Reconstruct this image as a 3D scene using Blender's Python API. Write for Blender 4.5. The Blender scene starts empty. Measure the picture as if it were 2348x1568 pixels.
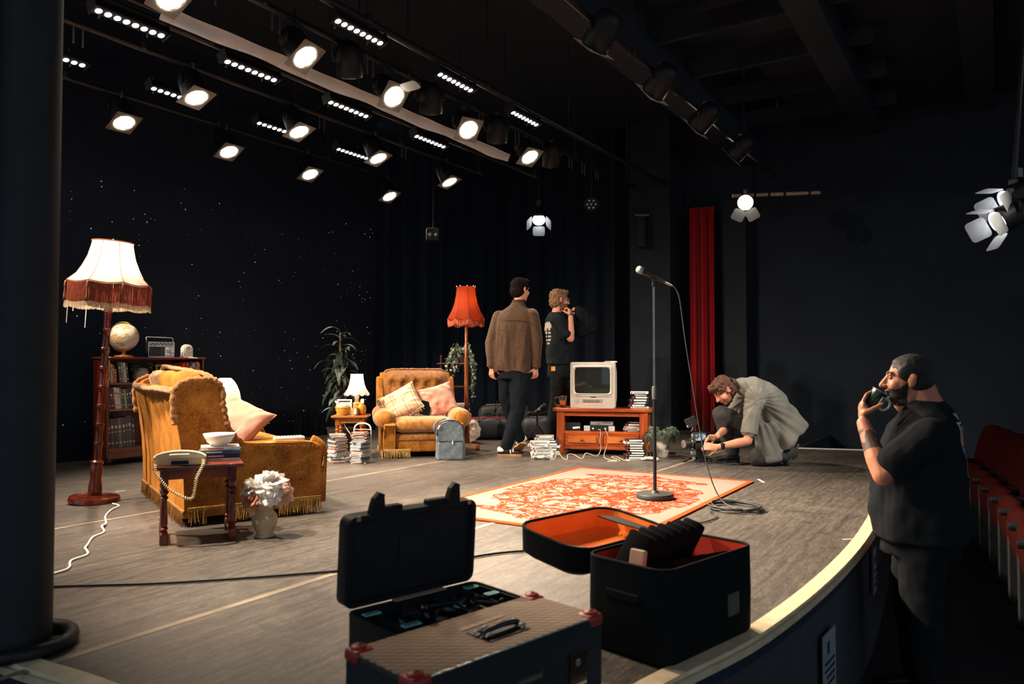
import bpy, bmesh, math, random
import mathutils
from mathutils import Vector, Matrix, noise

V = Vector
PI = math.pi
random.seed(7)
SC = bpy.context.scene
COL = SC.collection

# ---------------------------------------------------------------- camera
cam = bpy.data.cameras.new('camera')
cam.sensor_width = 36.0
cam.lens = 1750.0 / 2348.0 * 36.0
cam.clip_start = 0.05
cam.clip_end = 100
cam.dof.use_dof = True
cam.dof.focus_distance = 7.2
cam.dof.aperture_fstop = 3.2
camo = bpy.data.objects.new('camera', cam)
camo.location = (0, 0, 0.95)
camo.rotation_euler = (math.radians(90 + 1.669), 0, 0)
COL.objects.link(camo)
SC.camera = camo

# ---------------------------------------------------------------- world: added cool ambient fill that lifts the blacks
world = bpy.data.worlds.new('world')
SC.world = world
world.use_nodes = True
bg = world.node_tree.nodes['Background']
bg.inputs['Color'].default_value = (0.66, 0.84, 1.0, 1)
bg.inputs['Strength'].default_value = 0.50

# ---------------------------------------------------------------- view
SC.view_settings.view_transform = 'Standard'
SC.view_settings.look = 'None'
SC.view_settings.gamma = 1.0
SC.view_settings.use_curve_mapping = False
SC.view_settings.exposure = 0.0

# strengths of the stage lamps (watts of each spot), kept here for tuning
FRESNEL_W = 270.0
KEY_W = 700.0
FOH_W = 110.0
LENS_GLOW = 26.0
LED_GLOW = 9.0

# ---------------------------------------------------------------- colour and materials
def lin(h):
    h = h.lstrip('#')
    o = []
    for i in (0, 2, 4):
        c = int(h[i:i + 2], 16) / 255.0
        o.append(c / 12.92 if c <= 0.04045 else ((c + 0.055) / 1.055) ** 2.4)
    return tuple(o) + (1.0,)

MATS = {}
def mat(name, col, rough=0.6, metal=0.0, var=0.12, scale=18.0, bump=0.0, bscale=60.0, emit=0.0, ecol=None,
        trans=0.0, coat=0.0, spec=0.5, sheen=0.0, ior=1.45, stretch=None, col2=None, thin=0.0):
    """principled material with a little procedural colour variation and relief"""
    if name in MATS:
        return MATS[name]
    m = bpy.data.materials.new(name)
    m.use_nodes = True
    nt = m.node_tree
    b = nt.nodes['Principled BSDF']
    c = lin(col)
    b.inputs['Roughness'].default_value = rough
    b.inputs['Metallic'].default_value = metal
    b.inputs['Specular IOR Level'].default_value = spec
    b.inputs['IOR'].default_value = ior
    b.inputs['Transmission Weight'].default_value = trans
    b.inputs['Coat Weight'].default_value = coat
    b.inputs['Sheen Weight'].default_value = sheen
    tc = nt.nodes.new('ShaderNodeTexCoord')
    mp = nt.nodes.new('ShaderNodeMapping')
    nt.links.new(tc.outputs['Object'], mp.inputs['Vector'])
    if stretch:
        mp.inputs['Scale'].default_value = stretch
    n = nt.nodes.new('ShaderNodeTexNoise')
    n.inputs['Scale'].default_value = scale
    n.inputs['Detail'].default_value = 4
    nt.links.new(mp.outputs['Vector'], n.inputs['Vector'])
    r = nt.nodes.new('ShaderNodeValToRGB')
    lo = lin(col2) if col2 else tuple(x * (1 - var) for x in c[:3]) + (1,)
    hi = c if col2 else tuple(min(1, x * (1 + var)) for x in c[:3]) + (1,)
    r.color_ramp.elements[0].position = 0.32
    r.color_ramp.elements[1].position = 0.68
    r.color_ramp.elements[0].color = lo
    r.color_ramp.elements[1].color = hi
    nt.links.new(n.outputs['Fac'], r.inputs['Fac'])
    nt.links.new(r.outputs['Color'], b.inputs['Base Color'])
    if bump:
        n2 = nt.nodes.new('ShaderNodeTexNoise')
        n2.inputs['Scale'].default_value = bscale
        n2.inputs['Detail'].default_value = 3
        nt.links.new(mp.outputs['Vector'], n2.inputs['Vector'])
        bp = nt.nodes.new('ShaderNodeBump')
        bp.inputs['Strength'].default_value = bump
        bp.inputs['Distance'].default_value = 0.01
        nt.links.new(n2.outputs['Fac'], bp.inputs['Height'])
        nt.links.new(bp.outputs['Normal'], b.inputs['Normal'])
    if emit:
        b.inputs['Emission Color'].default_value = lin(ecol or col)
        b.inputs['Emission Strength'].default_value = emit
    if thin:       # thin cloth that lets light through
        t = nt.nodes.new('ShaderNodeBsdfTranslucent')
        nt.links.new(r.outputs['Color'], t.inputs['Color'])
        mx = nt.nodes.new('ShaderNodeMixShader')
        mx.inputs['Fac'].default_value = thin
        nt.links.new(b.outputs['BSDF'], mx.inputs[1])
        nt.links.new(t.outputs['BSDF'], mx.inputs[2])
        nt.links.new(mx.outputs['Shader'], nt.nodes['Material Output'].inputs['Surface'])
    m.diffuse_color = c
    MATS[name] = m
    return m

def wood(name, dark, light, rough=0.35, coat=0.35, scale=6.0, stretch=(1.0, 1.0, 0.12)):
    """wood grain stretched along one axis"""
    if name in MATS:
        return MATS[name]
    m = mat(name, light, rough=rough, coat=coat, scale=scale * 4, stretch=stretch, col2=dark)
    return m

# ---------------------------------------------------------------- mesh helpers
def link(o, parent=None):
    COL.objects.link(o)
    if parent is not None:
        o.parent = parent
    return o

def obj(name, bm, m, parent=None, smooth=False, loc=None, rot=None, mats=None):
    """turn a bmesh into one mesh object"""
    bmesh.ops.recalc_face_normals(bm, faces=bm.faces)
    me = bpy.data.meshes.new(name)
    bm.to_mesh(me)
    bm.free()
    if mats:
        for x in mats:
            me.materials.append(x)
    else:
        me.materials.append(m)
    if smooth:
        for p in me.polygons:
            p.use_smooth = True
        if smooth != 'all':
            try:
                me.set_sharp_from_angle(angle=math.radians(42))
            except Exception:
                pass
    o = bpy.data.objects.new(name, me)
    link(o, parent)
    if loc is not None:
        o.location = loc
    if rot is not None:
        o.rotation_euler = rot
    return o

def tag(o, label=None, cat=None, group=None, kind=None):
    if label: o['label'] = label
    if cat: o['category'] = cat
    if group: o['group'] = group
    if kind: o['kind'] = kind
    return o

def thing(name, label, cat, loc=(0, 0, 0), rz=0.0, group=None, rot=None):
    o = bpy.data.objects.new(name, None)
    o.empty_display_size = 0.05
    link(o)
    o.location = loc
    o.rotation_euler = rot if rot else (0, 0, rz)
    return tag(o, label, cat, group)

def part(name, me, parent, loc=(0, 0, 0), rot=(0, 0, 0), scale=None):
    """another object that shares mesh data"""
    o = bpy.data.objects.new(name, me)
    link(o, parent)
    o.location = loc
    o.rotation_euler = rot
    if scale: o.scale = scale
    return o

def copy_tree(o, parent=None):
    c = o.copy()
    COL.objects.link(c)
    c.parent = parent
    for ch in list(o.children):
        copy_tree(ch, c)
    return c

def NB():
    return bmesh.new()

def _xf(vs, M):
    for v in vs:
        v.co = M @ v.co

def bx(bm, c, s, rz=0.0, bev=0.0, rot=None, seg=1, taper=None):
    """box of size s centred on c, optionally bevelled, turned and tapered (scale of the top)"""
    t = bmesh.new()
    bmesh.ops.create_cube(t, size=1.0)
    for v in t.verts:
        k = (taper if (taper and v.co.z > 0) else 1.0)
        kk = k if isinstance(k, tuple) else (k, k)
        v.co = V((v.co.x * s[0] * kk[0], v.co.y * s[1] * kk[1], v.co.z * s[2]))
    if bev:
        bmesh.ops.bevel(t, geom=list(t.edges), offset=min(bev, min(s) * 0.49), segments=seg, affect='EDGES', profile=0.5)
    M = Matrix.Translation(c) @ (mathutils.Euler(rot).to_matrix().to_4x4() if rot else Matrix.Rotation(rz, 4, 'Z'))
    _merge(bm, t, M)

def _merge(bm, t, M=None):
    mp = {}
    for v in t.verts:
        mp[v] = bm.verts.new(M @ v.co if M else v.co)
    for f in t.faces:
        try:
            nf = bm.faces.new([mp[v] for v in f.verts])
            nf.material_index = f.material_index
            nf.smooth = f.smooth
        except ValueError:
            pass
    t.free()

def ell(bm, c, r, rot=None, n=14, m=9):
    """ellipsoid"""
    if not hasattr(r, '__len__'):
        r = (r, r, r)
    t = bmesh.new()
    bmesh.ops.create_uvsphere(t, u_segments=n, v_segments=m, radius=1.0)
    S = Matrix.Diagonal((r[0], r[1], r[2], 1))
    R = rot if isinstance(rot, Matrix) else (mathutils.Euler(rot).to_matrix().to_4x4() if rot else Matrix.Identity(4))
    _merge(bm, t, Matrix.Translation(c) @ R @ S)

def lathe(bm, prof, n=24, c=(0, 0, 0), M=None, wob=None):
    """surface of revolution about z; prof is a list of (radius, z)"""
    rings = []
    c = V(c)
    for (r, z) in prof:
        if r < 1e-5:
            p = c + V((0, 0, z))
            rings.append([bm.verts.new(M @ p if M else p)])
        else:
            ring = []
            for i in range(n):
                a = 2 * PI * i / n
                rr, zz = (r, z) if wob is None else wob(a, r, z)
                p = c + V((rr * math.cos(a), rr * math.sin(a), zz))
                ring.append(bm.verts.new(M @ p if M else p))
            rings.append(ring)
    for k in range(len(rings) - 1):
        A, B = rings[k], rings[k + 1]
        for i in range(n):
            j = (i + 1) % n
            if len(A) == 1 and len(B) == 1:
                continue
            if len(A) == 1:
                bm.faces.new((A[0], B[j], B[i]))
            elif len(B) == 1:
                bm.faces.new((A[i], A[j], B[0]))
            else:
                bm.faces.new((A[i], A[j], B[j], B[i]))
    return rings

def cyl(bm, p0, p1, r0, r1=None, n=12, cap=True):
    tube(bm, [p0, p1], [r0, r0 if r1 is None else r1], n=n, cap=cap)

def tube(bm, pts, r, n=8, closed=False, cap=True, flat=None):
    """tube along a polyline; r is a number or one radius per point; flat squashes along the second axis"""
    pts = [V(p) for p in pts]
    N = len(pts)
    rs = r if hasattr(r, '__len__') else [r] * N
    rings = []
    prev = None
    for i in range(N):
        if closed:
            d = pts[(i + 1) % N] - pts[(i - 1) % N]
        else:
            d = pts[min(i + 1, N - 1)] - pts[max(i - 1, 0)]
        if d.length < 1e-9:
            d = V((0, 0, 1))
        d.normalize()
        if prev is None:
            a = V((0, 0, 1)) if abs(d.z) < 0.9 else V((1, 0, 0))
            x = d.cross(a).normalized()
        else:
            x = prev - d * prev.dot(d)
            if x.length < 1e-6:
                x = d.orthogonal()
            x.normalize()
        prev = x
        y = d.cross(x)
        ring = []
        for k in range(n):
            t = 2 * PI * k / n
            ring.append(bm.verts.new(pts[i] + x * (rs[i] * math.cos(t)) + y * (rs[i] * math.sin(t) * (flat or 1.0))))
        rings.append(ring)
    M = N if closed else N - 1
    for i in range(M):
        A, B = rings[i], rings[(i + 1) % N]
        for k in range(n):
            j = (k + 1) % n
            bm.faces.new((A[k], A[j], B[j], B[k]))
    if cap and not closed:
        bm.faces.new(rings[0][::-1])
        bm.faces.new(rings[-1])

def spline(pts, n=8, closed=False):
    """Catmull-Rom through the points"""
    P = [V(p) for p in pts]
    N = len(P)
    out = []
    segs = N if closed else N - 1
    for i in range(segs):
        if closed:
            a, b, c, d = P[(i - 1) % N], P[i], P[(i + 1) % N], P[(i + 2) % N]
        else:
            a, b, c, d = P[max(i - 1, 0)], P[i], P[i + 1], P[min(i + 2, N - 1)]
        for k in range(n):
            t = k / n
            out.append(0.5 * ((2 * b) + (c - a) * t + (2 * a - 5 * b + 4 * c - d) * t * t + (3 * b - a - 3 * c + d) * t ** 3))
    if not closed:
        out.append(P[-1])
    return out

def prism(bm, poly, axis, a0, a1, bev=0.0, seg=2):
    """polygon (2-D list) extruded along an axis: axis 'x' -> poly in (y,z); 'y' -> (x,z); 'z' -> (x,y)"""
    def P(p, a):
        return {'x': (a, p[0], p[1]), 'y': (p[0], a, p[1]), 'z': (p[0], p[1], a)}[axis]
    t = bmesh.new()
    A = [t.verts.new(P(p, a0)) for p in poly]
    B = [t.verts.new(P(p, a1)) for p in poly]
    t.faces.new(A[::-1])
    t.faces.new(B)
    n = len(poly)
    for i in range(n):
        j = (i + 1) % n
        t.faces.new((A[i], A[j], B[j], B[i]))
    if bev:
        ed = [e for e in t.edges if (e.verts[0] in A) == (e.verts[1] in A)]
        bmesh.ops.bevel(t, geom=ed, offset=bev, segments=seg, affect='EDGES', profile=0.6)
    _merge(bm, t)

def grid(bm, fn, nu, nv, close_u=False):
    """surface from fn(u,v) with u,v in 0..1"""
    R = []
    for i in range(nu + (0 if close_u else 1)):
        R.append([bm.verts.new(fn(i / nu, j / nv)) for j in range(nv + 1)])
    n = len(R)
    for i in range(nu):
        for j in range(nv):
            bm.faces.new((R[i][j], R[(i + 1) % n][j], R[(i + 1) % n][j + 1], R[i][j + 1]))
    return R

def rrect(w, h, r, n=4, cx=0.0, cy=0.0):
    """rounded rectangle outline"""
    out = []
    for (sx, sy, a0) in ((1, 1, 0), (-1, 1, 90), (-1, -1, 180), (1, -1, 270)):
        for k in range(n + 1):
            a = math.radians(a0 + 90 * k / n)
            out.append((cx + sx * (w / 2 - r) + r * math.cos(a), cy + sy * (h / 2 - r) + r * math.sin(a)))
    return out

def loft(bm, secs, n=20, cap=True, power=2.0):
    """closed loft: secs is a list of (centre, vec_a, vec_b): ellipse c + a cos + b sin"""
    rings = []
    for (c, a, b) in secs:
        c, a, b = V(c), V(a), V(b)
        ring = []
        for k in range(n):
            t = 2 * PI * k / n
            ct, st = math.cos(t), math.sin(t)
            if power != 2.0:
                ct = math.copysign(abs(ct) ** (2 / power), ct)
                st = math.copysign(abs(st) ** (2 / power), st)
            ring.append(bm.verts.new(c + a * ct + b * st))
        rings.append(ring)
    for i in range(len(rings) - 1):
        A, B = rings[i], rings[i + 1]
        for k in range(n):
            j = (k + 1) % n
            bm.faces.new((A[k], A[j], B[j], B[k]))
    if cap:
        bm.faces.new(rings[0][::-1])
        bm.faces.new(rings[-1])
    return rings

def bake(bm, voxel, smooth=4, fac=0.5):
    """fuse overlapping closed pieces into one continuous surface; returns a bmesh"""
    bmesh.ops.recalc_face_normals(bm, faces=bm.faces)
    me = bpy.data.meshes.new('tmp')
    bm.to_mesh(me)
    bm.free()
    o = bpy.data.objects.new('tmp', me)
    COL.objects.link(o)
    r = o.modifiers.new('r', 'REMESH')
    r.mode = 'VOXEL'
    r.voxel_size = voxel
    r.adaptivity = 0.0
    if smooth:
        s = o.modifiers.new('s', 'SMOOTH')
        s.iterations = smooth
        s.factor = fac
    dg = bpy.context.evaluated_depsgraph_get()
    out = bpy.data.meshes.new_from_object(o.evaluated_get(dg))
    b2 = bmesh.new()
    b2.from_mesh(out)
    bpy.data.objects.remove(o)
    bpy.data.meshes.remove(me)
    bpy.data.meshes.remove(out)
    return b2

def fuse(name, bm, m, parent, voxel=0.008, smooth=4, disp=None, matfn=None, mats=None, loc=None, rot=None):
    b = bake(bm, voxel, smooth)
    if disp:
        b.normal_update()
        moves = [(v, disp(v.co, v.normal)) for v in b.verts]
        for v, d in moves:
            v.co += v.normal * d
    if matfn:
        b.normal_update()
        for f in b.faces:
            f.material_index = matfn(f.calc_center_median(), f.normal)
    for f in b.faces:
        f.smooth = True
    return obj(name, b, m, parent, smooth='all', loc=loc, rot=rot, mats=mats)

def nz(p, s, seed=0.0):
    return noise.noise(V((p[0] * s + seed, p[1] * s - seed, p[2] * s + seed * 2)))

ORD = ['first', 'second', 'third', 'fourth', 'fifth', 'sixth', 'seventh', 'eighth', 'ninth', 'tenth', 'eleventh', 'twelfth',
       'thirteenth', 'fourteenth', 'fifteenth', 'sixteenth', 'seventeenth', 'eighteenth', 'nineteenth', 'twentieth',
       'twenty-first', 'twenty-second', 'twenty-third', 'twenty-fourth', 'twenty-fifth', 'twenty-sixth']

# the stage's own axes: u runs across the stage (into the picture, to the right), v runs upstage (to the left)
UX, UY = 0.53435, 0.84526
STAGE_RZ = math.atan2(UY, UX)          # turns local x onto u
def S(u, v, z=0.0):
    return V((u * UX - v * UY, u * UY + v * UX, z))
def face(fx, fy):
    """rotation that turns a thing's front (local -y) towards (fx, fy)"""
    return math.atan2(fx, -fy)
# ================================================================ SETTING
def nodes_of(name, rough=0.5, spec=0.5):
    m = bpy.data.materials.new(name)
    m.use_nodes = True
    MATS[name] = m
    nt = m.node_tree
    b = nt.nodes['Principled BSDF']
    b.inputs['Roughness'].default_value = rough
    b.inputs['Specular IOR Level'].default_value = spec
    return m, nt, b

def NN(nt, t, **kw):
    n = nt.nodes.new(t)
    for k, v in kw.items():
        if k in n.inputs:
            n.inputs[k].default_value = v
        else:
            setattr(n, k, v)
    return n

def ramp(nt, src, stops):
    r = nt.nodes.new('ShaderNodeValToRGB')
    e = r.color_ramp.elements
    while len(e) > 1:
        e.remove(e[0])
    for i, (p, c) in enumerate(stops):
        x = e[0] if i == 0 else e.new(p)
        x.position = p
        x.color = c if len(c) == 4 else tuple(c) + (1,)
    nt.links.new(src, r.inputs['Fac'])
    return r.outputs['Color']

def mix(nt, fac, a, b, mode='MIX'):
    m = nt.nodes.new('ShaderNodeMix')
    m.data_type = 'RGBA'
    m.blend_type = mode
    L = nt.links.new
    if isinstance(fac, (int, float)): m.inputs['Factor'].default_value = fac
    else: L(fac, m.inputs['Factor'])
    for s, k in ((a, 6), (b, 7)):
        if isinstance(s, tuple): m.inputs[k].default_value = s
        else: L(s, m.inputs[k])
    return m.outputs[2]

def floor_material():
    m, nt, b = nodes_of('worn_stage_lino', 0.5, 0.5)
    L = nt.links.new
    tc = NN(nt, 'ShaderNodeTexCoord')
    mp = NN(nt, 'ShaderNodeMapping')
    mp.inputs['Rotation'].default_value = (0, 0, -STAGE_RZ)
    L(tc.outputs['Object'], mp.inputs['Vector'])
    mp2 = NN(nt, 'ShaderNodeMapping')
    mp2.inputs['Scale'].default_value = (1.1, 4.5, 1)
    L(mp.outputs['Vector'], mp2.inputs['Vector'])
    n1 = NN(nt, 'ShaderNodeTexNoise', Scale=8.0, Detail=10.0, Roughness=0.72, Distortion=0.3)
    L(mp2.outputs['Vector'], n1.inputs['Vector'])
    base = ramp(nt, n1.outputs['Fac'], [(0.34, (0.058, 0.051, 0.045)), (0.5, (0.092, 0.080, 0.071)), (0.66, (0.130, 0.114, 0.100))])
    n2 = NN(nt, 'ShaderNodeTexNoise', Scale=34.0, Detail=5.0, Roughness=0.7)
    L(mp2.outputs['Vector'], n2.inputs['Vector'])
    fine = ramp(nt, n2.outputs['Fac'], [(0.36, (0.5, 0.5, 0.5)), (0.66, (1.4, 1.4, 1.4))])
    c = mix(nt, 1.0, base, fine, 'MULTIPLY')
    mp3 = NN(nt, 'ShaderNodeMapping'); mp3.inputs['Scale'].default_value = (0.55, 13.0, 1); L(mp.outputs['Vector'], mp3.inputs['Vector'])
    n3 = NN(nt, 'ShaderNodeTexNoise', Scale=2.4, Detail=6.0, Roughness=0.65, Distortion=0.5); L(mp3.outputs['Vector'], n3.inputs['Vector'])
    c = mix(nt, 1.0, c, ramp(nt, n3.outputs['Fac'], [(0.34, (0.62, 0.62, 0.63)), (0.5, (1, 1, 1)), (0.68, (1.35, 1.33, 1.3))]), 'MULTIPLY')
    n4 = NN(nt, 'ShaderNodeTexNoise', Scale=1.1, Detail=4.0, Roughness=0.6, Distortion=0.8); L(mp.outputs['Vector'], n4.inputs['Vector'])
    c = mix(nt, 1.0, c, ramp(nt, n4.outputs['Fac'], [(0.32, (0.70, 0.69, 0.70)), (0.68, (1.22, 1.2, 1.18))]), 'MULTIPLY')
    # long curved scuffs
    w = NN(nt, 'ShaderNodeTexNoise', Scale=1.3, Detail=2.0, Distortion=2.5)
    L(mp.outputs['Vector'], w.inputs['Vector'])
    sc = ramp(nt, w.outputs['Fac'], [(0.490, (0, 0, 0)), (0.4985, (1, 1, 1)), (0.507, (0, 0, 0))])
    w2 = NN(nt, 'ShaderNodeTexNoise', Scale=5.0, Detail=3.0)
    L(mp.outputs['Vector'], w2.inputs['Vector'])
    gate = ramp(nt, w2.outputs['Fac'], [(0.45, (0, 0, 0)), (0.6, (0.85, 0.85, 0.85))])
    msk = mix(nt, 1.0, sc, gate, 'MULTIPLY')
    c = mix(nt, msk, c, (0.035, 0.031, 0.03, 1))
    # pale dust specks
    vo = NN(nt, 'ShaderNodeTexVoronoi', Scale=9.0)
    L(mp.outputs['Vector'], vo.inputs['Vector'])
    sp = ramp(nt, vo.outputs['Distance'], [(0.02, (0.6, 0.6, 0.6)), (0.035, (0, 0, 0))])
    c = mix(nt, sp, c, (0.3, 0.28, 0.26, 1))
    L(c, b.inputs['Base Color'])
    rr = ramp(nt, n1.outputs['Fac'], [(0.3, (0.42, 0.42, 0.42)), (0.7, (0.54, 0.54, 0.54))])
    L(rr, b.inputs['Roughness'])
    bp = NN(nt, 'ShaderNodeBump', Strength=0.25, Distance=0.004)
    L(n2.outputs['Fac'], bp.inputs['Height'])
    L(bp.outputs['Normal'], b.inputs['Normal'])
    return m

M_FLOOR = floor_material()
M_BLACK = mat('black_paint', '#3a3d42', rough=0.75, spec=0.3)
M_BLACK2 = mat('black_matt', '#262d38', rough=0.85, spec=0.2)
M_DRAPE = mat('black_drape', '#2a3240', rough=0.95, spec=0.1, sheen=0.1)
M_HOUSE = mat('dark_house_wall', '#232a35', rough=0.8, spec=0.2, scale=2.0)
M_GREY = mat('dark_grey_wall', '#2b3036', rough=0.85, spec=0.2, scale=3)
M_RED = mat('red_velvet', '#c01020', rough=0.85, sheen=0.5, spec=0.15, scale=6, stretch=(4, 4, 0.3))
M_LIP = mat('pale_edge_wood', '#d8c4a4', rough=0.55, scale=14)
M_STEEL = mat('dull_steel', '#6a6d70', rough=0.4, metal=0.8)
M_PIPE = mat('black_pipe', '#3a3a3b', rough=0.4, metal=0.6)
M_COPPER = mat('bare_pipe', '#d8b088', rough=0.4, metal=0.15)
M_CABLE = mat('black_rubber', '#121315', rough=0.55)
M_WHITE = mat('white_plastic', '#e9e6df', rough=0.4)

LIP = [(-4.6, 3.95), (-3.2, 3.25), (-2.3, 2.82), (-1.9, 2.62), (-1.52, 2.41), (-1.26, 2.27), (-0.88, 2.02), (-0.52, 1.74), (-0.22, 1.64), (0.08, 1.86),
       (0.43, 2.27), (0.89, 2.73), (1.48, 3.5), (2.1, 4.46), (2.9, 5.9), (3.55, 7.25), (3.93, 8.45)]
lip = [(p.x, p.y) for p in spline([(x, y, 0) for x, y in LIP], 6)]
far = [S(9.02, 1.95), S(9.4, 2.2), S(10.6, 2.6), S(10.75, 3.4), S(10.75, 8.1), S(-1.5, 8.1)]
OUT = lip + [(p.x, p.y) for p in far]

def clip(poly, f):
    """keep the part of a polygon where f(p) >= 0"""
    out = []
    for i in range(len(poly)):
        a, b = poly[i], poly[(i + 1) % len(poly)]
        fa, fb = f(a), f(b)
        if fa >= 0: out.append(a)
        if (fa >= 0) != (fb >= 0):
            t = fa / (fa - fb)
            out.append((a[0] + (b[0] - a[0]) * t, a[1] + (b[1] - a[1]) * t))
    return out
vcoord = lambda p: -p[0] * UY + p[1] * UX

bm = NB()
prism(bm, OUT, 'z', -0.08, -0.005)
floor = tag(obj('floor', bm, M_BLACK2), 'black stage deck under the lino sheets', None, None, 'structure')
cuts = [-1.0, 0.5, 2.55, 4.6, 6.65, 8.2]
for i in range(len(cuts) - 1):
    p = clip(clip(OUT, lambda q: vcoord(q) - cuts[i] - 0.004), lambda q: cuts[i + 1] - 0.004 - vcoord(q))
    if len(p) < 3: continue
    bm = NB()
    prism(bm, p, 'z', -0.005, 0.0)
    obj('floor_sheet', bm, M_FLOOR, floor)
for v0, u0, u1 in ((2.55, 0.9, 9.2), (4.6, 1.0, 10.6)):      # pale tape along the joints of the lino
    bm = NB()
    pts = [S(u0 + (u1 - u0) * k / 24, v0 + 0.004 * math.sin(k), 0.0) for k in range(25)]
    for k in range(24):
        a, b = pts[k], pts[k + 1]
        n = V((-UY, UX, 0)) * 0.017
        vs = [bm.verts.new(p + V((0, 0, 0.0012))) for p in (a - n, b - n, b + n, a + n)]
        bm.faces.new(vs)
    obj('joint_tape', bm, mat('worn_tape', '#8a7c6c', rough=0.5, var=0.35, scale=5), floor)

# pale nosing along the curved stage edge and the black front below it
def ribbon(pts, off0, off1, z0, z1):
    bm = NB()
    R = []
    for i, p in enumerate(pts):
        a, b = pts[max(i - 1, 0)], pts[min(i + 1, len(pts) - 1)]
        d = V((b[0] - a[0], b[1] - a[1], 0)).normalized()
        n = V((-d.y, d.x, 0))
        P0, P1 = V((p[0], p[1], 0)) + n * off0, V((p[0], p[1], 0)) + n * off1
        R.append([bm.verts.new((P0.x, P0.y, z0)), bm.verts.new((P0.x, P0.y, z1)), bm.verts.new((P1.x, P1.y, z1)), bm.verts.new((P1.x, P1.y, z0))])
    for i in range(len(R) - 1):
        for k in range(4):
            bm.faces.new((R[i][k], R[i][(k + 1) % 4], R[i + 1][(k + 1) % 4], R[i + 1][k]))
    bm.faces.new(R[0]); bm.faces.new(R[-1][::-1])
    return bm
nose = lip[18:]
tag(obj('trim_1', ribbon(nose, -0.004, 0.062, -0.012, 0.007), M_LIP), 'pale wooden nosing along the curved stage edge', None, None, 'structure')
tag(obj('trim_2', ribbon(nose, -0.018, -0.004, -0.03, -0.006), mat('pale_edge_paint', '#cbb89a', rough=0.6)), 'thin pale bead under the stage edge', None, None, 'structure')
fe = [(p.x, p.y) for p in (V((3.93, 8.45, 0)), S(9.02, 1.95), S(9.4, 2.2))]
tag(obj('trim_3', ribbon(fe, 0.0, 0.03, -0.01, 0.012), mat('white_edge', '#d9d6d0', rough=0.5)), 'white edge strip at the far end of the stage', None, None, 'structure')
tag(obj('wall_stage_front', ribbon(lip, 0.012, 0.05, -0.7, -0.012), M_BLACK), 'black panelled front of the stage', None, None, 'structure')
bm = NB(); bx(bm, (3.0, 4.0, -0.73), (26, 30, 0.06))
tag(obj('floor_house', bm, mat('dark_carpet', '#2b2e32', rough=0.95, spec=0.1, scale=40)), 'dark auditorium floor', None, None, 'structure')
# backdrop, wings and house walls
def slab(name, u0, u1, v0, v1, z0, z1, m, label):
    bm = NB()
    c = S((u0 + u1) / 2, (v0 + v1) / 2, (z0 + z1) / 2)
    bx(bm, c, (u1 - u0, v1 - v0, z1 - z0), STAGE_RZ)
    return tag(obj(name, bm, m), label, None, None, 'structure')
def drape(name, p0, p1, z0, z1, m, label, amp=0.06, wl=0.33, n=160, seed=0, thick=0.01):
    p0, p1 = V((p0[0], p0[1], 0)), V((p1[0], p1[1], 0))
    d = (p1 - p0); Ln = d.length; d.normalize(); nn = V((-d.y, d.x, 0))
    bm = NB()
    def f(s, t):
        x = s * Ln
        ph = x * 2 * PI / wl + 2.2 * nz((x * 1.3, seed, 0), 1.0)
        a = amp * (0.65 + 0.5 * nz((x, 3 + seed, 0), 0.8)) * (0.72 + 0.28 * (1 - t))
        return p0 + d * x + nn * (a * math.sin(ph) + 0.3 * a * math.sin(2.3 * ph + 1)) + V((0, 0, z0 + (z1 - z0) * t))
    grid(bm, f, n, 10)
    r = bmesh.ops.solidify(bm, geom=bm.faces[:], thickness=thick)
    return tag(obj(name, bm, m, smooth='all'), label, None, None, 'structure')

bdrop = drape('wall_backdrop', S(-0.8, 7.62), S(8.35, 7.62), 0.0, 4.5, M_DRAPE, 'black star cloth hanging along the back of the stage', amp=0.012, wl=0.9)
bm = NB()        # the tiny star lights in the cloth: far too many and too small to be things
rs = random.Random(5)
for k in range(230):
    u, z = rs.uniform(2.6, 8.3), rs.uniform(0.15, 2.9)
    r = rs.choice((0.0022, 0.003, 0.003, 0.0042, 0.0052))
    ell(bm, S(u, 7.585, z), r, n=6, m=4)
st = tag(obj('star_light', bm, mat('star_light', '#dfe8ff', emit=0.55, ecol='#dfe8ff'), bdrop), None, None, None, 'stuff')
MATS['star_light'].cycles.emission_sampling = 'NONE'
drape('wall_wing_upstage', S(8.7, 8.0), S(10.4, 6.9), 0.0, 4.5, M_DRAPE, 'black wing curtain behind the hanging plant', amp=0.07, wl=0.3, seed=2)
drape('wall_wing_far', S(10.5, 7.2), S(10.45, 4.75), 0.0, 4.5, M_DRAPE, 'black pleated curtain at the far side of the stage', amp=0.09, wl=0.36, seed=4)
slab('wall_far_pillar', 10.35, 10.9, 3.88, 4.5, 0, 4.5, M_GREY, 'dark grey proscenium pillar beyond the television')
slab('wall_far_return', 10.75, 10.95, 4.45, 8.2, 0, 4.5, M_BLACK2, 'black side wall of the stage')
drape('curtain_red', S(10.62, 3.69), S(10.69, 3.35), 0.0, 3.2, M_RED, 'red velvet house curtain gathered at the far side of the stage', amp=0.055, wl=0.12, n=60, seed=9)
bpy.data.objects['curtain_red']['category'] = 'curtain'
bpy.data.objects['curtain_red']['kind'] = 'thing'
slab('wall_far_fill', 11.0, 11.1, 2.9, 4.6, -0.1, 4.5, M_BLACK2, 'black wall behind the red curtain')
slab('wall_far_panel', 10.85, 11.05, 2.95, 3.3, -0.7, 3.3, M_GREY, 'grey edge of the proscenium beside the red curtain')
slab('wall_house', 11.1, 11.3, -8, 3.0, -0.7, 4.6, M_HOUSE, 'dark side wall of the auditorium')
slab('wall_stage_return', 9.0, 11.1, 1.9, 1.96, -0.7, -0.01, M_BLACK, 'black end of the raised stage')
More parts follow.
